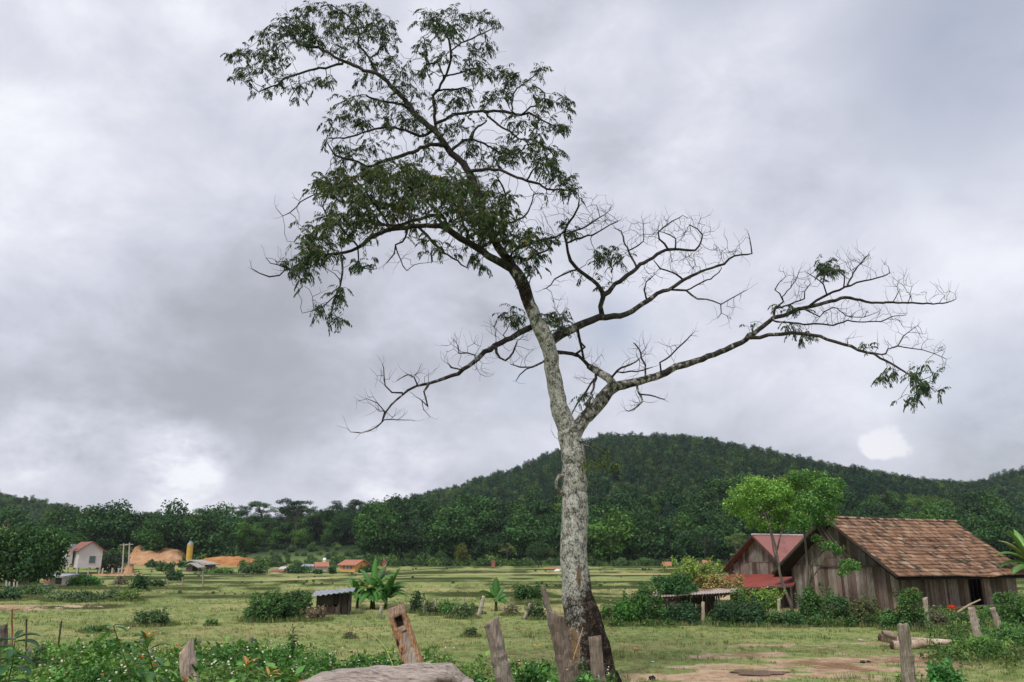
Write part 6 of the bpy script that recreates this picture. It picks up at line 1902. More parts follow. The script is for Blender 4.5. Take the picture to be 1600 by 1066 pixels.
banana('banana_plant', 'small banana plant with one upright leaf in the middle meadow', bb, 1.25, 5, 1.0, .42, 9, specs=[(1.4, .05, 1.0), (2.4, .35, .8), (.5, .45, .8), (PI, .75, 1.0), (PI * .95, 1.1, .95), (.1, .8, .6), (0, 1.3, .7), (-1.5, 1.3, .6), (-.5, 1.5, .7)])
bb = onpx(1612, 43)
banana('banana_plant', 'banana plant with pale torn leaves at the right edge beyond the barn', bb, 4.4, 8, 2.1, .55, 12, col=(.09, .19, .045), specs=[(PI, .55, 1.0), (PI * 1.02, .85, 1.05), (PI * .96, 1.15, .9), (PI, .3, 1.0), (1.6, .3, 1), (0, .7, 1), (PI * 1.05, 1.45, .75), (.3, 1.1, 1)])
bb = G(690, 960)

# ------------------------------------------------------------------ posts, logs, stakes
rp = random.Random(17)
def wpost(top, bot, w0, w1, Y, label, col=(.26, .235, .215), name='fence_post', n=22, flat=False, iron=False, group=None, wob=.14, cut=0.0, cat='post', mat=None, cols=None):
    a, b = P(top[0], top[1], Y), P(bot[0], bot[1], Y); d = (b - a).normalized()
    zg = H(b.x, Y) - .15
    if b.z > zg: b = b + d * ((b.z - zg) / max(.2, -d.z))
    L = (b - a).length; k = max(6, int(L / .06)); mb = MB()
    r0, r1 = W(w0, Y) * .47, W(w1, Y) * .47
    pts = [a.lerp(b, i / k) + Vector((rp.gauss(0, .003), rp.gauss(0, .003), 0)) for i in range(k + 1)]
    rr = [r0 + (r1 - r0) * min(1, i / k * 1.5) for i in range(k + 1)]
    v = rp.uniform(.85, 1.15); col = tuple(q * v for q in col)
    mb.tube(pts, rr, n, col, wob=wob, wsc=7, cap=True, colf=cols)
    o = 0
    # grooves along the grain and a worn, slanting top
    for q in range(len(mb.v)):
        i, kk = divmod(q, n)
        p = Vector(mb.v[q]); c = pts[i]; dv = p - c
        g_ = 1 + (.16 * nz(kk * 2.3 + a.x, i * .10) + .08 * nz(kk * 5.1, i * .3, 3)) * (0 if iron else 1)
        p = c + dv * g_
        if i == 0: p.z += cut * dv.x * 2 + (rp.uniform(-.018, .018) if not flat else 0)
        mb.v[q] = tuple(p)
    if not iron: mb.c[:n] = [tuple(min(1, q * 1.25) for q in col)] * n
    if mat is None: mat = M_POST
    o = mb.build(name, mat, smooth=False)
    # origin at the foot
    me = o.data; me.transform(Matrix.Translation(-b)); o.location = b
    tag(o, label, cat, group); return o
wpost((768, 971), (789, 1066), 25, 27, 11, 'thick grey post leaning right, between the bleached log and the lichen trunk', cut=.15)
t_ = wpost((870, 959), (889, 1066), 23, 30, 12.6, 'stout dark split post standing against the foot of the leaning tree', col=(.15, .125, .11), wob=.2, cut=-.2)
wpost((849, 918), (864, 985), 8, 13, 12.7, 'thin crooked grey stick standing behind the stout split post', col=(.2, .18, .17), wob=.25, name='stake', cat='stake')
wpost((929, 994), (936, 1066), 20.5, 22, 13.6, 'sawn-off round post with pale flat top in front of the charred trunk foot', col=(.19, .165, .145), flat=True, wob=.05)
wpost((1411, 975), (1421, 1066), 17, 21, 14.2, 'split grey post standing alone at the lower right', col=(.22, .205, .18), wob=.2)
wpost((1518, 950), (1529, 1002), 10, 12, 25, 'leaning grey post right of the fallen logs, with sticks on top', col=(.33, .30, .27))
wpost((1550, 950), (1568, 996), 9, 10, 26, 'leaning grey post in the weeds nearest the right edge', col=(.33, .30, .27))
wpost((1445, 935), (1448, 968), 8, 8, 30, 'pale grey post with pointed top in front of the barn wall', col=(.38, .35, .32), cut=.4)
wpost((1088.5, 944), (1089.5, 974), 5, 5, 33.2, 'brown thin post under the rusty shelter, left of a pair', col=(.24, .15, .10))
wpost((1098.5, 941), (1099, 974), 5.5, 6, 33.0, 'grey thin post under the rusty shelter, right of a pair', col=(.38, .33, .28))
wpost((1217, 936), (1217, 964), 5, 5, 34.2, 'pale square-looking post below the right end of the lean-to', col=(.36, .33, .29))
wpost((5, 977), (4, 1050), 13, 13, 13.5, 'dark grey round post at the left edge', col=(.12, .11, .105))
wpost((18.5, 952), (19, 988), 3, 3, 20, 'rusty iron stake near the left edge', col=(.22, .09, .06), iron=True, n=6, name='iron_stake', cat='stake')
wpost((41.5, 968), (41, 1002), 3, 3.4, 18, 'thin dark stake right of the rusty iron one', col=(.06, .055, .05), iron=True, n=6, name='stake', cat='stake')
wpost((45, 1012), (46, 1045), 5.5, 6, 14.5, 'pale peeled stake among the weeds near the left edge', col=(.36, .33, .30), name='stake', cat='stake')
wpost((96, 970), (93, 994), 3, 3.4, 22, 'thin leaning dark stake in the left meadow', col=(.07, .065, .055), iron=True, n=6, name='stake', cat='stake')
wpost((124, 1006), (116, 1024), 5, 5, 17, 'short slanting stake at the edge of the white flowers', col=(.22, .2, .19), name='stake', cat='stake')
wpost((291, 1011), (297, 1075), 22, 30, 9.6, 'thick bleached stump post behind the lantana leaves', col=(.40, .34, .31), cut=.5, wob=.22)
wpost((311.5, 1000), (310, 1032), 6, 7, 15.5, 'short grey post right of the thick bleached stump', col=(.24, .21, .19))
wpost((392, 995), (391, 1036), 6.5, 8, 15, 'grey post rising from the white flowers left of the pointed weed', col=(.25, .22, .20))
wpost((516.5, 1022), (519, 1046), 6, 6, 14, 'short whitish stake left of the green bushes', col=(.55, .54, .52), name='stake', cat='stake')
wpost((596.5, 947), (594, 963), 6, 6, 38, 'short pale post just left of the charred leaning post', col=(.38, .36, .34))
wpost((756, 932), (747, 966), 5.5, 7, 37, 'tilted grey post beside the small banana plant', col=(.36, .34, .32))
wpost((828, 943), (819, 970), 5, 6, 35, 'pale leaning stake between the banana plant and the lichen trunk', col=(.42, .40, .38), name='stake', cat='stake')
for px, y0, y1, lab in [(664, 938, 962, 'short thin post in the weeds right of the charred post'), (681, 936, 960, 'thin leaning post between the short thin posts in the weeds'), (724, 942, 958, 'small pale stake left of the tilted grey post'), (725.5, 934, 946, 'thin dark stake left of the tilted grey post'), (788, 946, 958, 'tiny stake right of the small banana plant')]:
    wpost((px, y0), (px - 1.5, y1), 3, 3.4, 38, lab, col=(.3, .28, .26), name='stake', cat='stake', n=6)
for px, y1 in [(232, 918), (262, 921), (215, 920), (285, 917), (317, 908), (15, 920), (22, 920), (27, 920), (10, 918)]:
    Yp = 70 if px > 100 else 66
    wpost((px, y1 - (15 if px > 100 else 11)), (px, y1), 2.4, 2.6, Yp, 'thin grey fence post below the orange yard' if px > 100 else 'pale thin fence post in front of the big tree at the left edge', col=(.3, .27, .25) if px > 100 else (.45, .44, .42), n=5, iron=True, group='thin posts below the orange yard' if px > 100 else 'thin posts below the big tree')
# charred leaning plank-like post: flat front, hollow burnt core, orange rotten edges
Yq = 11.6
a, b = P(617, 948, Yq), P(650, 1050, Yq)
dd = (b - a).normalized(); b = b + dd * .5; L_ = (b - a).length
sx = Vector((1, 0, 0)) - dd * dd.x; sx.normalize(); sy = dd.cross(sx); sy = sy if sy.y < 0 else -sy
nu, nv = 26, 90; vs = []; cs = []
for j in range(nv + 1):
    t = j / nv; w = W(27 + 5 * t, Yq) / 2; c = a + dd * (L_ * t)
    for i in range(nu):
        ang = 2 * PI * i / nu; ca, sa = math.cos(ang), math.sin(ang)
        e = .55
        x_ = math.copysign(abs(ca) ** e, ca) * w * (1 + .07 * nz(t * 9, i * .7)); y_ = math.copysign(abs(sa) ** e, sa) * w * .62
        u = x_ / w
        front = sa > .1
        py = t * L_ / .0090 * .97      # distance down the post in photo pixels (approx.)
        hole = math.exp(-((u - .05) / .42) ** 2 - ((py - 22) / 8) ** 2) if front else 0
        groove = math.exp(-((u - .15) / .35) ** 2) * sst(12, 26, py) * (1 - .5 * sst(50, 100, py)) if front else 0
        y_ -= (hole * .07 + groove * .022) if front else 0
        y_ += .008 * nz(x_ * 40, t * 30)
        topj = (.012 * nz(i * .9, 5) ) if j == 0 else 0
        vs.append(c + sx * x_ + sy * y_ + Vector((0, 0, topj)))
        nn = nz(x_ * 26, t * 16, 2)
        grey = (.36, .34, .34); rust_ = (.40, .245, .15); pale = (.38, .31, .26)
        col = grey if (front and groove > .35) else (rust_ if abs(u) > .62 + .2 * nn or (py < 70 and nn > -.1) else pale)
        if py < 12: col = (.40, .30, .24)
        if hole > .22 - .1 * nn or (groove > .6 and py < 40 and nn > -.15): col = (.014, .012, .011)
        elif u < -.35 and 45 < py < 90 and nn > .12: col = (.05, .02, .015)
        cs.append(col)
fs = [(j * nu + i, j * nu + (i + 1) % nu, (j + 1) * nu + (i + 1) % nu, (j + 1) * nu + i) for j in range(nv) for i in range(nu)] + [tuple(range(nu - 1, -1, -1))]
mb = MB(); mb.add(vs, fs, cs); o = mb.build('fence_post', M_POST); o.data.transform(Matrix.Translation(-b)); o.location = b
tag(o, 'leaning square post with orange rotten edges and a burnt black hollow', 'post')
# bleached log in the foreground
mb = MB(); pts = [P(x, y, 9.0 + dy) for x, y, dy in [(440, 1116, -.3), (500, 1103, -.15), (560, 1093, 0), (620, 1087, .1), (670, 1083, .15), (694, 1082, .2), (700, 1090, .2), (725, 1097, .2), (738, 1102, .2)]]
rr = [W(v, 9) for v in (38, 42, 43, 43, 43, 41, 38, 37, 28)]
P2 = []; R2_ = []
for i in range(len(pts) - 1):
    for j in range(8): t = j / 8; P2.append(pts[i].lerp(pts[i + 1], t)); R2_.append(rr[i] + (rr[i + 1] - rr[i]) * t)
P2.append(pts[-1]); R2_.append(rr[-1])
mb.tube(P2, R2_, 44, (.54, .47, .43), wob=.10, wsc=3.5)
for q in range(len(mb.v)):
    i, kk = divmod(q, 44); c = P2[min(i, len(P2) - 1)]; p = Vector(mb.v[q]); dv = p - c
    k = .10 * nz(kk * .6, p.x * 1.6) + .09 * nz(kk * 1.7, p.x * 2.0, 7) + .05 * nz(p.x * 6, kk * .8, 3) + .03 * nz(p.x * 22, p.z * 22, p.y * 22)
    step = -.10 * sst(.0, .05, math.sin(kk * .35 + p.x * 2.0) - .75)
    mb.v[q] = tuple(c + dv * (1 + k + step))
    if step < -.05: mb.c[q] = (.18, .13, .11)
def m_log():
    k = NT('bleached_log'); a = k.attr().outputs['Color']
    n1 = k.noise(5, 7, .68, stretch=(.7, 7, 7)); n2 = k.noise(2.5, 5, .6, stretch=(.6, 2, 2)); n3 = k.noise(14, 4, .65, stretch=(.4, 6, 6), dist=.5)
    c = k.ramp(n1, [(.32, (.35, .31, .29)), (.46, (.9, .87, .85)), (.62, (1.35, 1.3, 1.27))])
    c = k.mix(1.0, c, a, 'MULTIPLY')
    c = k.mix(k.math('MULTIPLY', k.step(n2, .52, .7), .55), c, lin(128, 96, 78))
    c = k.mix(k.step(n3, .63, .70), c, (.07, .045, .035))
    return k.bsdf(c, .85, bump=k.math('ADD', n1, n3), bstr=1.0, bdist=.035, spec=.15)
o = mb.build('fallen_log', m_log(), smooth=True); o.data.transform(Matrix.Translation(-P2[0])); o.location = P2[0]
tag(o, 'thick bleached log lying along the bottom edge below the charred post', 'log')
# logs on the ground at the right
def glog(pxy, ws, label, Y, col, lift=0.0):
    pts = []; rr = []
    for (x, y), w in zip(pxy, ws):
        p = P(x, y, Y); rr.append(W(w, Y) / 2); p.z = max(p.z, H(p.x, p.y) + rr[-1] * .6); pts.append(p)
    P2 = []; R2 = []
    for i in range(len(pts) - 1):
        for j in range(6): t = j / 6; P2.append(pts[i].lerp(pts[i + 1], t)); R2.append(rr[i] + (rr[i + 1] - rr[i]) * t)
    P2.append(pts[-1]); R2.append(rr[-1])
    mb = MB(); mb.tube(P2, R2, 16, col, wob=.22, wsc=4)
    mb.c[:16] = [(.10, .07, .06)] * 16
    o = mb.build('fallen_log', M_POST, smooth=True); o.data.transform(Matrix.Translation(-P2[0])); o.location = P2[0]; tag(o, label, 'log'); return o
YL = G(1430, 1014).y
glog([(1374, 995), (1388, 998), (1412, 1000), (1440, 1001), (1468, 1003)], [11, 13, 10, 8, 6], 'thinner pale log lying behind on the dirt at the right', YL + .6, (.50, .43, .36))
glog([(1393, 1008), (1405, 1009), (1430, 1006), (1455, 1004), (1486, 1003)], [13, 16, 13, 10, 7], 'thicker pale log lying in front on the dirt at the right', YL, (.58, .50, .43))
glog([(1378, 988), (1390, 991), (1400, 996)], [5, 10, 6], 'short knobbly log end resting on the pile of logs', YL + .4, (.36, .30, .26))
# sticks pile by the barn door, stick on the post
rs = random.Random(8)
for k in range(7):
    x0 = rs.uniform(1455, 1505); y0_ = rs.uniform(958, 972)
    a = P(x0, y0_, 33 + rs.uniform(-1, 1)); b = P(x0 + rs.uniform(-35, 30), y0_ - rs.uniform(2, 18), 33 + rs.uniform(-1, 1))
    mb = MB(); mb.tube([tuple(a), tuple(a.lerp(b, .5) + Vector((0, 0, .05))), tuple(b)], [.022, .018, .008], 5, (.28, .22, .18)); o = mb.build('dry_stick', M_POST)
    tag(o, 'dry brown stick in the brush heap below the barn door sill', 'stick', 'dry sticks in the brush heap')
a, b = P(1496, 957, 26), P(1532, 937, 26)
mb = MB(); mb.tube([a, a.lerp(b, .5) + Vector((0, 0, .03)), b], [.035, .03, .02], 7, (.40, .34, .28), wob=.2); o = mb.build('dry_stick', M_POST)
tag(o, 'long pale stick leaning across the top of the grey post', 'stick')
# little things on the ground
def clod(px, py, wpx, label, cat, name, m, col=(.5, .5, .5), flat=.55):
    g_ = G(px, py); r = W(wpx, g_.y) / 2; bm_ = bmesh.new(); bmesh.ops.create_icosphere(bm_, subdivisions=3, radius=1); mb = MB()
    vs = [g_ + Vector((v.co.x * r, v.co.y * r, v.co.z * r * flat + r * .3)) * 1.0 + v.co * r * .35 * mnoise.noise(v.co * 2 + Vector((px, 0, 0))) for v in bm_.verts]
    mb.add(vs, [tuple(v.index for v in f.verts) for f in bm_.faces], col); bm_.free()
    o = mb.build(name, m); o.data.transform(Matrix.Translation(-g_)); o.location = g_; tag(o, label, cat)
clod(1019, 1062, 10, 'black round clod on the dirt right of the tree foot', 'clod', 'burnt_clod', M_BLACK, flat=.8)
clod(993, 1016, 9, 'small orange-brown rag lying on the grass right of the tree', 'rag', 'rag', m_flat('rag', lin(196, 140, 96)))
clod(1348, 1036, 8, 'charred lump on the ash patch, left of two', 'ember', 'charred_lump', M_BLACK)
clod(1357, 1035, 6, 'charred lump on the ash patch, right of two', 'ember', 'charred_lump', M_BLACK)
clod(1020, 1035, 5, 'small white scrap on the grass near the dirt track', 'scrap', 'paper_scrap', M_WHITEP, flat=.3)
clod(1345, 1002, 8, 'white stone beside the fallen logs', 'stone', 'stone', M_CONC, flat=.4)

gq = G(1185, 1052); mb = MB(); n = 40; vs = []
for i in range(n):
    a = 2 * PI * i / n; r_ = 1 + .3 * math.sin(a * 3 + 1) * .5 + .12 * math.sin(a * 7)
    x, y = gq.x + math.cos(a) * .62 * r_, gq.y + math.sin(a) * .42 * r_; vs.append((x, y, H(x, y) + .012))
zz = max(v[2] for v in vs); vs = [(v[0], v[1], zz) for v in vs]
mb.add(vs, [tuple(range(n))], (.2, .12, .08))
tag(mb.build('puddle', m_flat('muddy_water', lin(120, 84, 62), .12, 3, .1, .5)), kind='structure')
for k, (lab, y0) in enumerate([('upper strand of rusty wire between the foreground posts', 0), ('lower strand of rusty wire between the foreground posts', 26)]):
    knots = [P(774, 995 + y0, 10.9), P(874, 985 + y0, 12.4), P(931, 1010 + y0, 13.45), P(1413, 1000 + y0, 14.1)]; w_ = []
    for a_, b_ in zip(knots[:-1], knots[1:]):
        for i in range(10): t = i / 10; w_.append(a_.lerp(b_, t) - Vector((0, 0, .22 * (a_ - b_).length / 8 * 4 * t * (1 - t))))
    w_.append(knots[-1]); mb = MB(); mb.tube(w_, .0022, 4, (.2, .15, .12)); tag(mb.build('fence_wire', M_POST), lab, 'wire')
# ------------------------------------------------------------------ foreground plants
def leaf_plant(name, label, stem, Y, leaves, col, tip=None, cat='plant', flowers=(), lw=.42, stem_r=.006):
    "stem px list; leaves = (t on stem, length m, azimuth, elevation)"
    leaves = [(t, L * 1.25, az, el) for t, L, az, el in leaves]
    pts = [P(x, y, Y) for x, y in stem]; zg = H(pts[0].x, Y)
    base = Vector((pts[0].x, Y, zg)); r = empty(name, tuple(base), label, cat)
    full = [base - Vector((0, 0, .1))] + pts
    mb = MB(); mb.tube(full, [stem_r * 1.5] + [stem_r * (1 - .4 * i / len(pts)) for i in range(len(pts))], 7, cap=True); mb.build('stem', M_STEM, r, smooth=True)
    for (t, L, az, el) in leaves:
        f = t * (len(pts) - 1); i = min(len(pts) - 2, int(f)); p = pts[i].lerp(pts[i + 1], f - i)
        d = Vector((math.cos(az) * math.cos(el), math.sin(az) * math.cos(el), math.sin(el))); side = d.cross(Vector((0, 0, 1)))
        side = side.normalized() if side.length > .05 else Vector((1, 0, 0))
        seg = 9; vs = []; cs = []; v = rp.uniform(.8, 1.25); c_ = tip if (tip and t > .93 and rp.random() < .7) else col; c_ = tuple(q * v for q in c_)
        for k in range(seg + 1):
            u = k / seg; w = L * lw * .5 * (math.sin(PI * min(1, u * .96 + .04)) ** .75) if u > .08 else .003
            up = side.cross(d).normalized()
            vs += [p - side * w + up * w * .35, p.copy(), p + side * w + up * w * .35]; cs += [c_, tuple(q * 1.5 for q in c_), c_]
            p = p + d * (L / seg); d = (d + Vector((0, 0, -.11))).normalized()
        fs = []
        for k in range(seg): fs += [(3 * k, 3 * k + 1, 3 * k + 4, 3 * k + 3), (3 * k + 1, 3 * k + 2, 3 * k + 5, 3 * k + 4)]
        mb = MB(); mb.add(vs, fs, cs); mb.build('leaf', M_BANANA, r, smooth=True)
    return r
def ring_leaves(n, t0, t1, L0, L1, e0, e1, rr=rp):
    return [(t0 + (t1 - t0) * i / max(1, n - 1), L0 + (L1 - L0) * i / max(1, n - 1), i * 2.4 + rr.uniform(-.3, .3), e0 + (e1 - e0) * i / max(1, n - 1)) for i in range(n)]
leaf_plant('broadleaf_shrub', 'dark plant with big glossy leaves in the lower left corner', [(10, 1085), (14, 1060), (20, 1035), (22, 1012), (24, 998)], 7.5,
    [(.95, .19, PI * .97, .15), (.98, .17, PI * .1, .5), (.9, .19, .05, .2), (.75, .17, PI, .2), (.6, .17, .2, -.1), (.55, .18, PI * 1.1, .1), (.4, .18, -.2, .2), (.3, .17, PI * .9, -.2), (.2, .16, .3, .1), (.7, .15, -1.2, .2), (.45, .17, -1.6, 0), (1.0, .1, 1.5, .9)], (.030, .085, .035), lw=.46)
leaf_plant('tall_weed', 'tall thin weed with drooping oval leaves at the lower left', [(205, 1080), (200, 1045), (190, 1015), (182, 993), (177, 978)], 8.2,
    [(.98, .13, PI, .25), (1.0, .11, 0, .3), (.97, .10, -1.4, .4), (.9, .17, PI * 1.02, -.5), (.96, .12, .1, .05), (.62, .16, PI * .95, -.7), (.6, .12, .1, .2), (.4, .16, PI, .1), (.42, .13, 0, -.3), (.2, .15, PI * .9, -.2)], (.05, .15, .04))
leaf_plant('red_tipped_shrub', 'young shrub with orange new leaves at its tip at the lower left', [(250, 1085), (240, 1050), (232, 1020), (227, 1000)], 8.0,
    ring_leaves(12, .2, .9, .20, .17, -.1, .9) + [(1.0, .09, 0.3, 1.3), (1.0, .08, 2.5, 1.25), (1.0, .10, 4.4, 1.1), (.97, .13, PI, .8), (.97, .13, .1, .9)], (.06, .13, .045), tip=(.50, .22, .07), lw=.36)
leaf_plant('red_tipped_shrub', 'small shrub with orange tip leaves left of the pointed weed', [(385, 1085), (386, 1060), (385, 1038)], 9.0,
    ring_leaves(7, .3, .92, .16, .14, .1, .9) + [(1.0, .07, 0.3, 1.3), (1.0, .08, 2.5, 1.2), (.97, .12, PI, .6), (.97, .13, .1, .8)], (.10, .19, .05), tip=(.55, .27, .10), lw=.34)
leaf_plant('red_tipped_shrub', 'small shrub with orange tip leaves at the bottom edge left of the bleached log', [(420, 1085), (420, 1068), (420, 1056)], 8.6,
    ring_leaves(6, .3, .92, .14, .12, .1, .8) + [(1.0, .10, 0.3, .8), (1.0, .08, 2.5, 1.2), (.97, .11, .1, .5)], (.12, .20, .05), tip=(.55, .30, .10), lw=.34)
def flower_head(p, r, col, parent, seed=0):
    rg = np.random.default_rng(seed + 900); n = 26; u = unit(rg.normal(size=(n, 3))); u[:, 2] = np.abs(u[:, 2])
    V, F, Cc = cards(np.array(p)[None, :] + u * r * .25, u, np.cross(u, rg.normal(size=(n, 3))), r * .65, r * .5, np.array(col)[None, :] * rg.uniform(.7, 1.3, (n, 1)), .1)
    return np_build('flower_head', V, F, Cc, M_PETAL, parent)
def lantana(label, px, Y, top_py, wpx, seed, flowers, col=(.035, .10, .035), leaf=.055, name='lantana_bush', hz=None):
    b = onpx(px, Y); r = empty(name, tuple(b), label, 'flowering bush' if flowers else 'bush'); rg = nseed(); ztop = P(px, top_py, Y).z; w = W(wpx, Y) / 2
    lobes = []; mb = MB(); h = ztop - b.z
    for i in range(18):
        a = rg.random() * 6.28; q = rg.random() ** .5; x, y = math.cos(a) * q * w * .8, math.sin(a) * q * w * .8
        z = h * rg.uniform(.3, .95) * (1 - .35 * q); lobes.append((b.x + x, b.y + y, b.z + z, w * .26, w * .26, w * .2)); mb.tube([(b.x, b.y, b.z - .05), (b.x + x * .5, b.y + y * .5, b.z + z * .6), (b.x + x, b.y + y, b.z + z)], [.008, .006, .003], 4, cap=False)
    mb.build('stem', M_STEM, r)
    V, F, Cc = lobes_leaves(rg, lobes, 230 / (leaf / .055) ** 2, leaf * 1.5, leaf, col, var=.3, shell=.2, droop=.4, fold=.25, normup=.6)
    np_build('foliage', V, F, Cc, M_LEAF, r)
    for k, (fx, fy, fr, fc) in enumerate(flowers): flower_head(tuple(P(fx, fy, Y - w * .75)), fr, fc, r, seed * 10 + k)
    return r
OR = (.80, .30, .12); YE = (.85, .58, .25); RE = (.80, .22, .16)
lantana('dark leafy lantana with orange flower heads before the thick bleached stump', 262, 8.4, 1008, 70, 1, [(240, 1040, .03, OR), (222, 1027, .02, OR), (290, 1063, .03, RE), (277, 1009, .022, OR), (268, 1014, .018, YE), (283, 1014, .016, OR)])
lantana('bright green weedy bush with an orange flower at the lower left', 165, 8.9, 1030, 70, 2, [(160, 1055, .022, OR)], col=(.05, .15, .04), leaf=.04)
lantana('leafy lantana with pale yellow and orange flowers left of the stout split post', 838, 11.5, 1018, 74, 3, [(836, 1009, .024, YE), (844, 1009, .024, YE), (814, 1039, .022, OR), (823, 1022, .014, YE)], col=(.06, .17, .04), leaf=.05)
lantana('climbing pale green leaves around the sawn-off post', 912, 12.2, 1030, 50, 4, [(892, 1034, .02, (.7, .5, .35)), (886, 1047, .02, (.8, .75, .7))], col=(.10, .24, .06), leaf=.06, name='vine')
lantana('red flowered weed at the bottom edge left of the bleached log', 468, 9.4, 1050, 40, 5, [(470, 1066, .03, RE), (480, 1053, .016, YE)], col=(.06, .16, .04))
lantana('bushy weeds just left of the thick grey post at the bottom', 748, 11.8, 1040, 44, 6, [(744, 1045, .014, (.8, .8, .75))], col=(.06, .16, .04))
lantana('dark green bushy weed left of the bleached log', 570, 12.2, 1014, 56, 7, [(574, 1044, .022, YE), (590, 1043, .02, (.8, .8, .6)), (600, 1045, .02, YE)], col=(.04, .12, .035), leaf=.035, name='weed_bush')
lantana('green bushy weed behind the bleached log, touching the charred post', 606, 12.8, 1022, 44, 8, [], col=(.05, .12, .04), leaf=.035, name='weed_bush')
lantana('low leafy weeds right of the charred post', 672, 12.6, 1034, 60, 9, [(700, 1030, .012, (.8, .8, .8))], col=(.07, .18, .045), leaf=.035, name='weed_bush')
lantana('tall loose green weeds among the stakes near the left edge', 88, 12.2, 994, 70, 12, [], col=(.09, .15, .06), leaf=.03, name='weed_bush')
# pointed conical weed
b = onpx(465, 12.4); r = empty('conical_weed', tuple(b), 'pointed upright conical weed left of the bleached log', 'weed'); rg = nseed(); lobes = []
zt = P(465, 982, 12.4).z
for i in range(16):
    t = i / 15; z = b.z + (zt - b.z) * t; ww = W(24, 12.4) / 2 * (1 - t) ** .8 + .02
    for k in range(2): lobes.append((b.x + rg.normal() * ww * .4, b.y + rg.normal() * ww * .4, z, ww * .6, ww * .6, .05))
V, F, Cc = lobes_leaves(rg, lobes, 900, .045, .018, (.05, .11, .035), var=.3, shell=.2, droop=-.3, fold=.1)
np_build('foliage', V, F, Cc, M_LEAF, r); mb = MB(); mb.tube([(b.x, b.y, b.z - .1), (b.x, b.y, zt)], [.012, .004], 5); mb.build('stem', M_STEM, r)
# arching grass stalk
mb = MB(); mb.tube([P(x, y, 10.6) for x, y in [(616, 1046), (610, 1030), (602, 1012), (592, 1000), (578, 989), (563, 985)]], [.006, .006, .005, .004, .003, .002], 5, (.5, .5, .3))
tag(mb.build('grass_stalk', m_flat('straw', lin(190, 190, 120))), 'single arching straw stalk left of the charred post', 'grass stalk')
mb = MB(); mb.tube([P(x, y, 14.6) for x, y in [(893, 1040), (898, 1022), (905, 1000), (911, 980)]], [.011, .010, .009, .007], 6, (.5, .4, .3))
tag(mb.build('dry_stick', m_flat('dry_stick', lin(190, 150, 112))), 'thin pale stick leaning on the charred foot of the tree', 'stick')

# weeds and white flowers: stuff
rgw = np.random.default_rng(77); lobes = []; fl = []
topx = [-20, 60, 110, 170, 250, 300, 350, 420, 480, 520, 580, 640, 700, 760, 860, 960]; topy = [1016, 1006, 1002, 998, 1000, 1008, 1004, 1006, 1012, 1018, 1022, 1032, 1034, 1042, 1050, 1062]
for k in range(1500):
    px = rgw.uniform(-40, 960); Y = rgw.uniform(8.2, 15.8)
    if px > 520 and rgw.random() < .45: continue
    zt = P(px, float(np.interp(px, topx, topy)), 13.0).z
    x = P(px, 1000, Y).x; hz = H(x, Y)
    hmax = max(.06, (zt - hz)) * (.55 + .45 * rgw.random()) * (.8 if Y > 14.5 else 1)
    hmax = min(hmax, .85) * (1 + .35 * nz(x * 1.7, Y * 1.7, 21))
    v = .8 + .5 * nz(x * .8, Y * .8); dryq = nz(x * .5, Y * .5, 8)
    c = (.10 * v, .25 * v, .055 * v) if dryq < .1 else (.20 * v, .34 * v, .09 * v)
    lobes.append((x, Y, hz + hmax - .05, .17, .17, .10, c)); lobes.append((x + .05, Y, hz + hmax * .5, .17, .17, .12, c))
    if rgw.random() < (.26 if px < 560 else .22):
        for q in range(rgw.integers(1, 4)): fl.append((x + rgw.normal() * .12, Y + rgw.normal() * .12, hz + hmax + rgw.uniform(.02, .12)))
big_l = [(q[0], q[1], q[2] + .04, .16, .16, .12, (.09, .24, .05) if i % 3 else (.20, .36, .09)) for i, q in enumerate(lobes) if nz(q[0] * 1.3, q[1] * 1.3, 31) > .18]
B_ = lobes_leaves(rgw, big_l, 26, .15, .075, (.09, .24, .05), var=.3, shell=.2, droop=.1, fold=.2, normup=.6)
V, F, Cc = lobes_leaves(rgw, lobes, 170, .062, .030, (.06, .15, .04), var=.32, shell=.1, droop=.1, fold=.2, normup=.5)
V, F, Cc = merge([(V, F, Cc), B_])
tag(np_build('weeds', V, F, Cc, M_LEAF), 'dense green weeds covering the bank in the foreground', 'weeds', kind='stuff')
fl = np.array(fl); n = len(fl); Pn = []; A = []; Nn = []; Cc = []
for p in fl:
    tilt = rgw.normal(size=3) * .3 + np.array([0, -.5, 1]); tilt /= np.linalg.norm(tilt)
    e1 = np.cross(tilt, [1, 0, 0]); e1 /= np.linalg.norm(e1); e2 = np.cross(tilt, e1)
    for k in range(6):
        a = k * PI / 3; Pn.append(p); A.append(e1 * math.cos(a) + e2 * math.sin(a)); Nn.append(tilt); Cc.append((.80, .79, .74) if k < 5 else (.7, .5, .1))
V, F, Cc = cards(np.array(Pn), np.array(A), np.array(Nn), .017, .013, np.array(Cc), 0)
tag(np_build('wildflowers', V, F, Cc, M_PETAL), 'small white wild flowers scattered over the foreground weeds', 'wildflowers', kind='stuff')

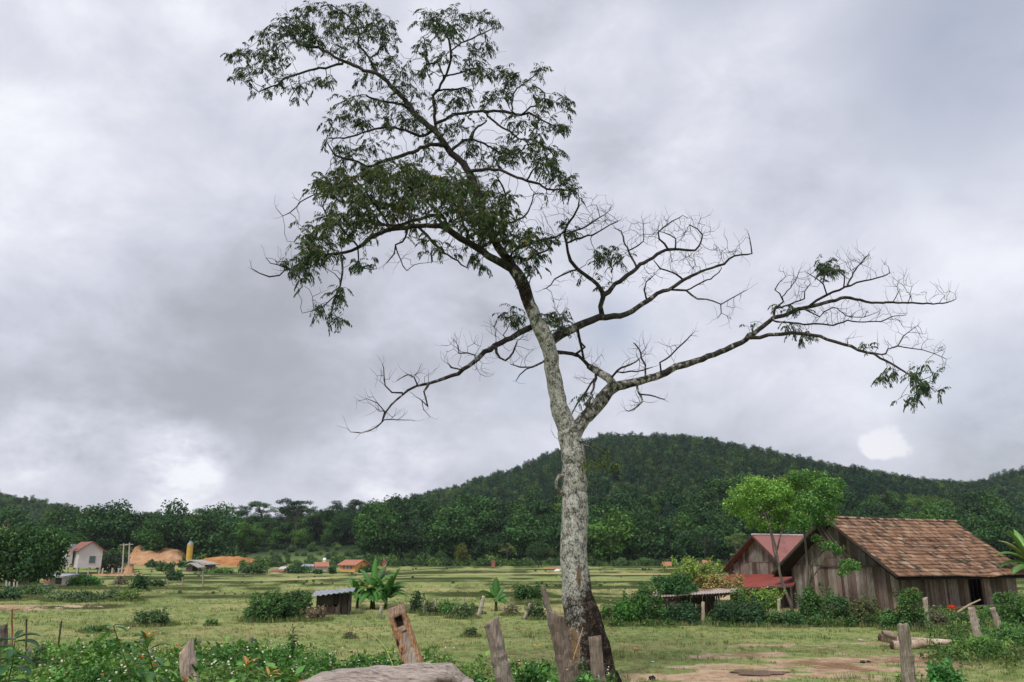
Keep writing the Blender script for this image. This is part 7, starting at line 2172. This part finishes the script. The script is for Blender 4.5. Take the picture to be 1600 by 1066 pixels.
lobes = []
for k in range(1500):
    px = rgw.uniform(945, 1620); Y = rgw.uniform(31.5, 37.5) - max(0, px - 1440) * .0
    if px > 1400 and rgw.random() < .5: Y = rgw.uniform(20, 33); px = rgw.uniform(1460 - (33 - Y) * 2, 1640)
    x = P(px, 960, Y).x; q_ = Vector((x, Y, 0)) - C0
    if q_.dot(LD) > -.1 and -.1 < q_.dot(WD) < BW_: continue
    nn = nz(x * .5, Y * .5, 12)
    if nn < -.12 and Y > 31: continue
    hz = H(x, Y); hh = (.12 + .5 * max(0, nn + .2)) * rgw.uniform(.5, 1.3)
    v = rgw.uniform(.8, 1.25); c = ((.07, .15, .045) if rgw.random() < .6 else (.15, .21, .07)); c = tuple(q * v for q in c)
    lobes.append((x, Y, hz + hh * .6, .24, .24, hh * .5, c))
V, F, Cc = lobes_leaves(rgw, lobes, 70, .12, .045, (.06, .15, .04), var=.3, shell=.1, droop=-.5, fold=.15, normup=.3)
tag(np_build('weeds', V, F, Cc, M_LEAF), 'rank weeds growing round the sheds and along the right edge', 'weeds', kind='stuff')
# ------------------------------------------------------------------ meadow grass
rgg = np.random.default_rng(9)
NT_ = 34000
u = rgg.random(NT_)
Yg = 13.5 * np.exp(u ** 1.15 * math.log(75 / 13.5))
Xg = (rgg.random(NT_) * 2 - 1) * (Yg * .66 + 2)
Pn = []; A = []; Nn = []; Ls = []; Ws = []; Cc = []
for x, y in zip(Xg.tolist(), Yg.tolist()):
    so_, dr, dk = soil_masks(x, y)
    if so_ > .42 + .3 * nz(x * 2, y * 2) : continue
    cl = nz(x * .6, y * .9) + .6 * nz(x * 2.1, y * 2.7, 4)
    if cl < -.35 and rp.random() < .6: continue
    z = H(x, y); hgt = (.045 + .05 * max(0, cl + .3)) * rp.uniform(.6, 1.4) * (1 + (y - 14) * .012)
    dry_ = nz(x * .25, y * .5, 2) + dr * .5
    gcol = np.array([.235, .28, .115]) if dry_ < .08 else np.array([.34, .30, .175])
    if cl > .45: gcol = np.array([.15, .21, .07]); hgt *= 1.4
    v = rp.uniform(.75, 1.25)
    for k in range(6):
        a = rp.uniform(0, 6.28); sp_q = .05 * (1 + y * .03)
        Pn.append((x + math.cos(a) * sp_q * rp.random(), y + math.sin(a) * sp_q * rp.random(), z - .01))
        A.append((math.cos(a) * .75, math.sin(a) * .75, rp.uniform(.6, 1.6))); Nn.append((math.cos(a), math.sin(a), .3))
        Ls.append(hgt * rp.uniform(.7, 1.3)); Ws.append(.006 + y * .00042); Cc.append(gcol * v * rp.uniform(.85, 1.15))
for (bx, by, w, dp, hb) in SKIRT:      # rank grass round the foot of every shrub
    for _ in range(int(90 + 160 * w)):
        a = rp.uniform(0, 6.28); q = rp.uniform(.75, 1.25); x, y = bx + math.cos(a) * w * q, by + math.sin(a) * w * q * dp; z = H(x, y); v = rp.uniform(.7, 1.3)
        gcol = np.array([.15, .22, .075]) if rp.random() < .6 else np.array([.30, .29, .15])
        for k in range(4):
            a2 = rp.uniform(0, 6.28); Pn.append((x + rp.gauss(0, .05), y + rp.gauss(0, .05), z - .02)); A.append((math.cos(a2) * .5, math.sin(a2) * .5, rp.uniform(.7, 1.8))); Nn.append((math.cos(a2), math.sin(a2), .3))
            Ls.append(rp.uniform(.10, .28) * min(1, .4 + hb * .5)); Ws.append(.012 + by * .0005); Cc.append(gcol * v)
V, F, Cc = cards(np.array(Pn), np.array(A), np.array(Nn), np.array(Ls), np.array(Ws), np.array(Cc), .2)
tag(np_build('grass', V, F, Cc, M_GRASS), 'short grazed grass of the meadow', 'grass', kind='stuff')

# ------------------------------------------------------------------ air: one closed box of even, thin haze
hm = bpy.data.materials.new('haze'); hm.use_nodes = True; ht = hm.node_tree; ht.nodes.clear()
ho_ = ht.nodes.new('ShaderNodeOutputMaterial'); hv = ht.nodes.new('ShaderNodeVolumePrincipled')
hv.inputs['Color'].default_value = (.80, .88, .95, 1); hv.inputs['Density'].default_value = .00013; hv.inputs['Anisotropy'].default_value = .2
ht.links.new(hv.outputs[0], ho_.inputs['Volume'])
mb = MB(); mb.box((0, 1700, 45), (9000, 7200, 98)); o = mb.build('haze', hm); tag(o, kind='stuff')
o['label'] = 'thin pale air haze over the whole valley'
scn.cycles.volume_step_rate = 5; scn.cycles.volume_max_steps = 64
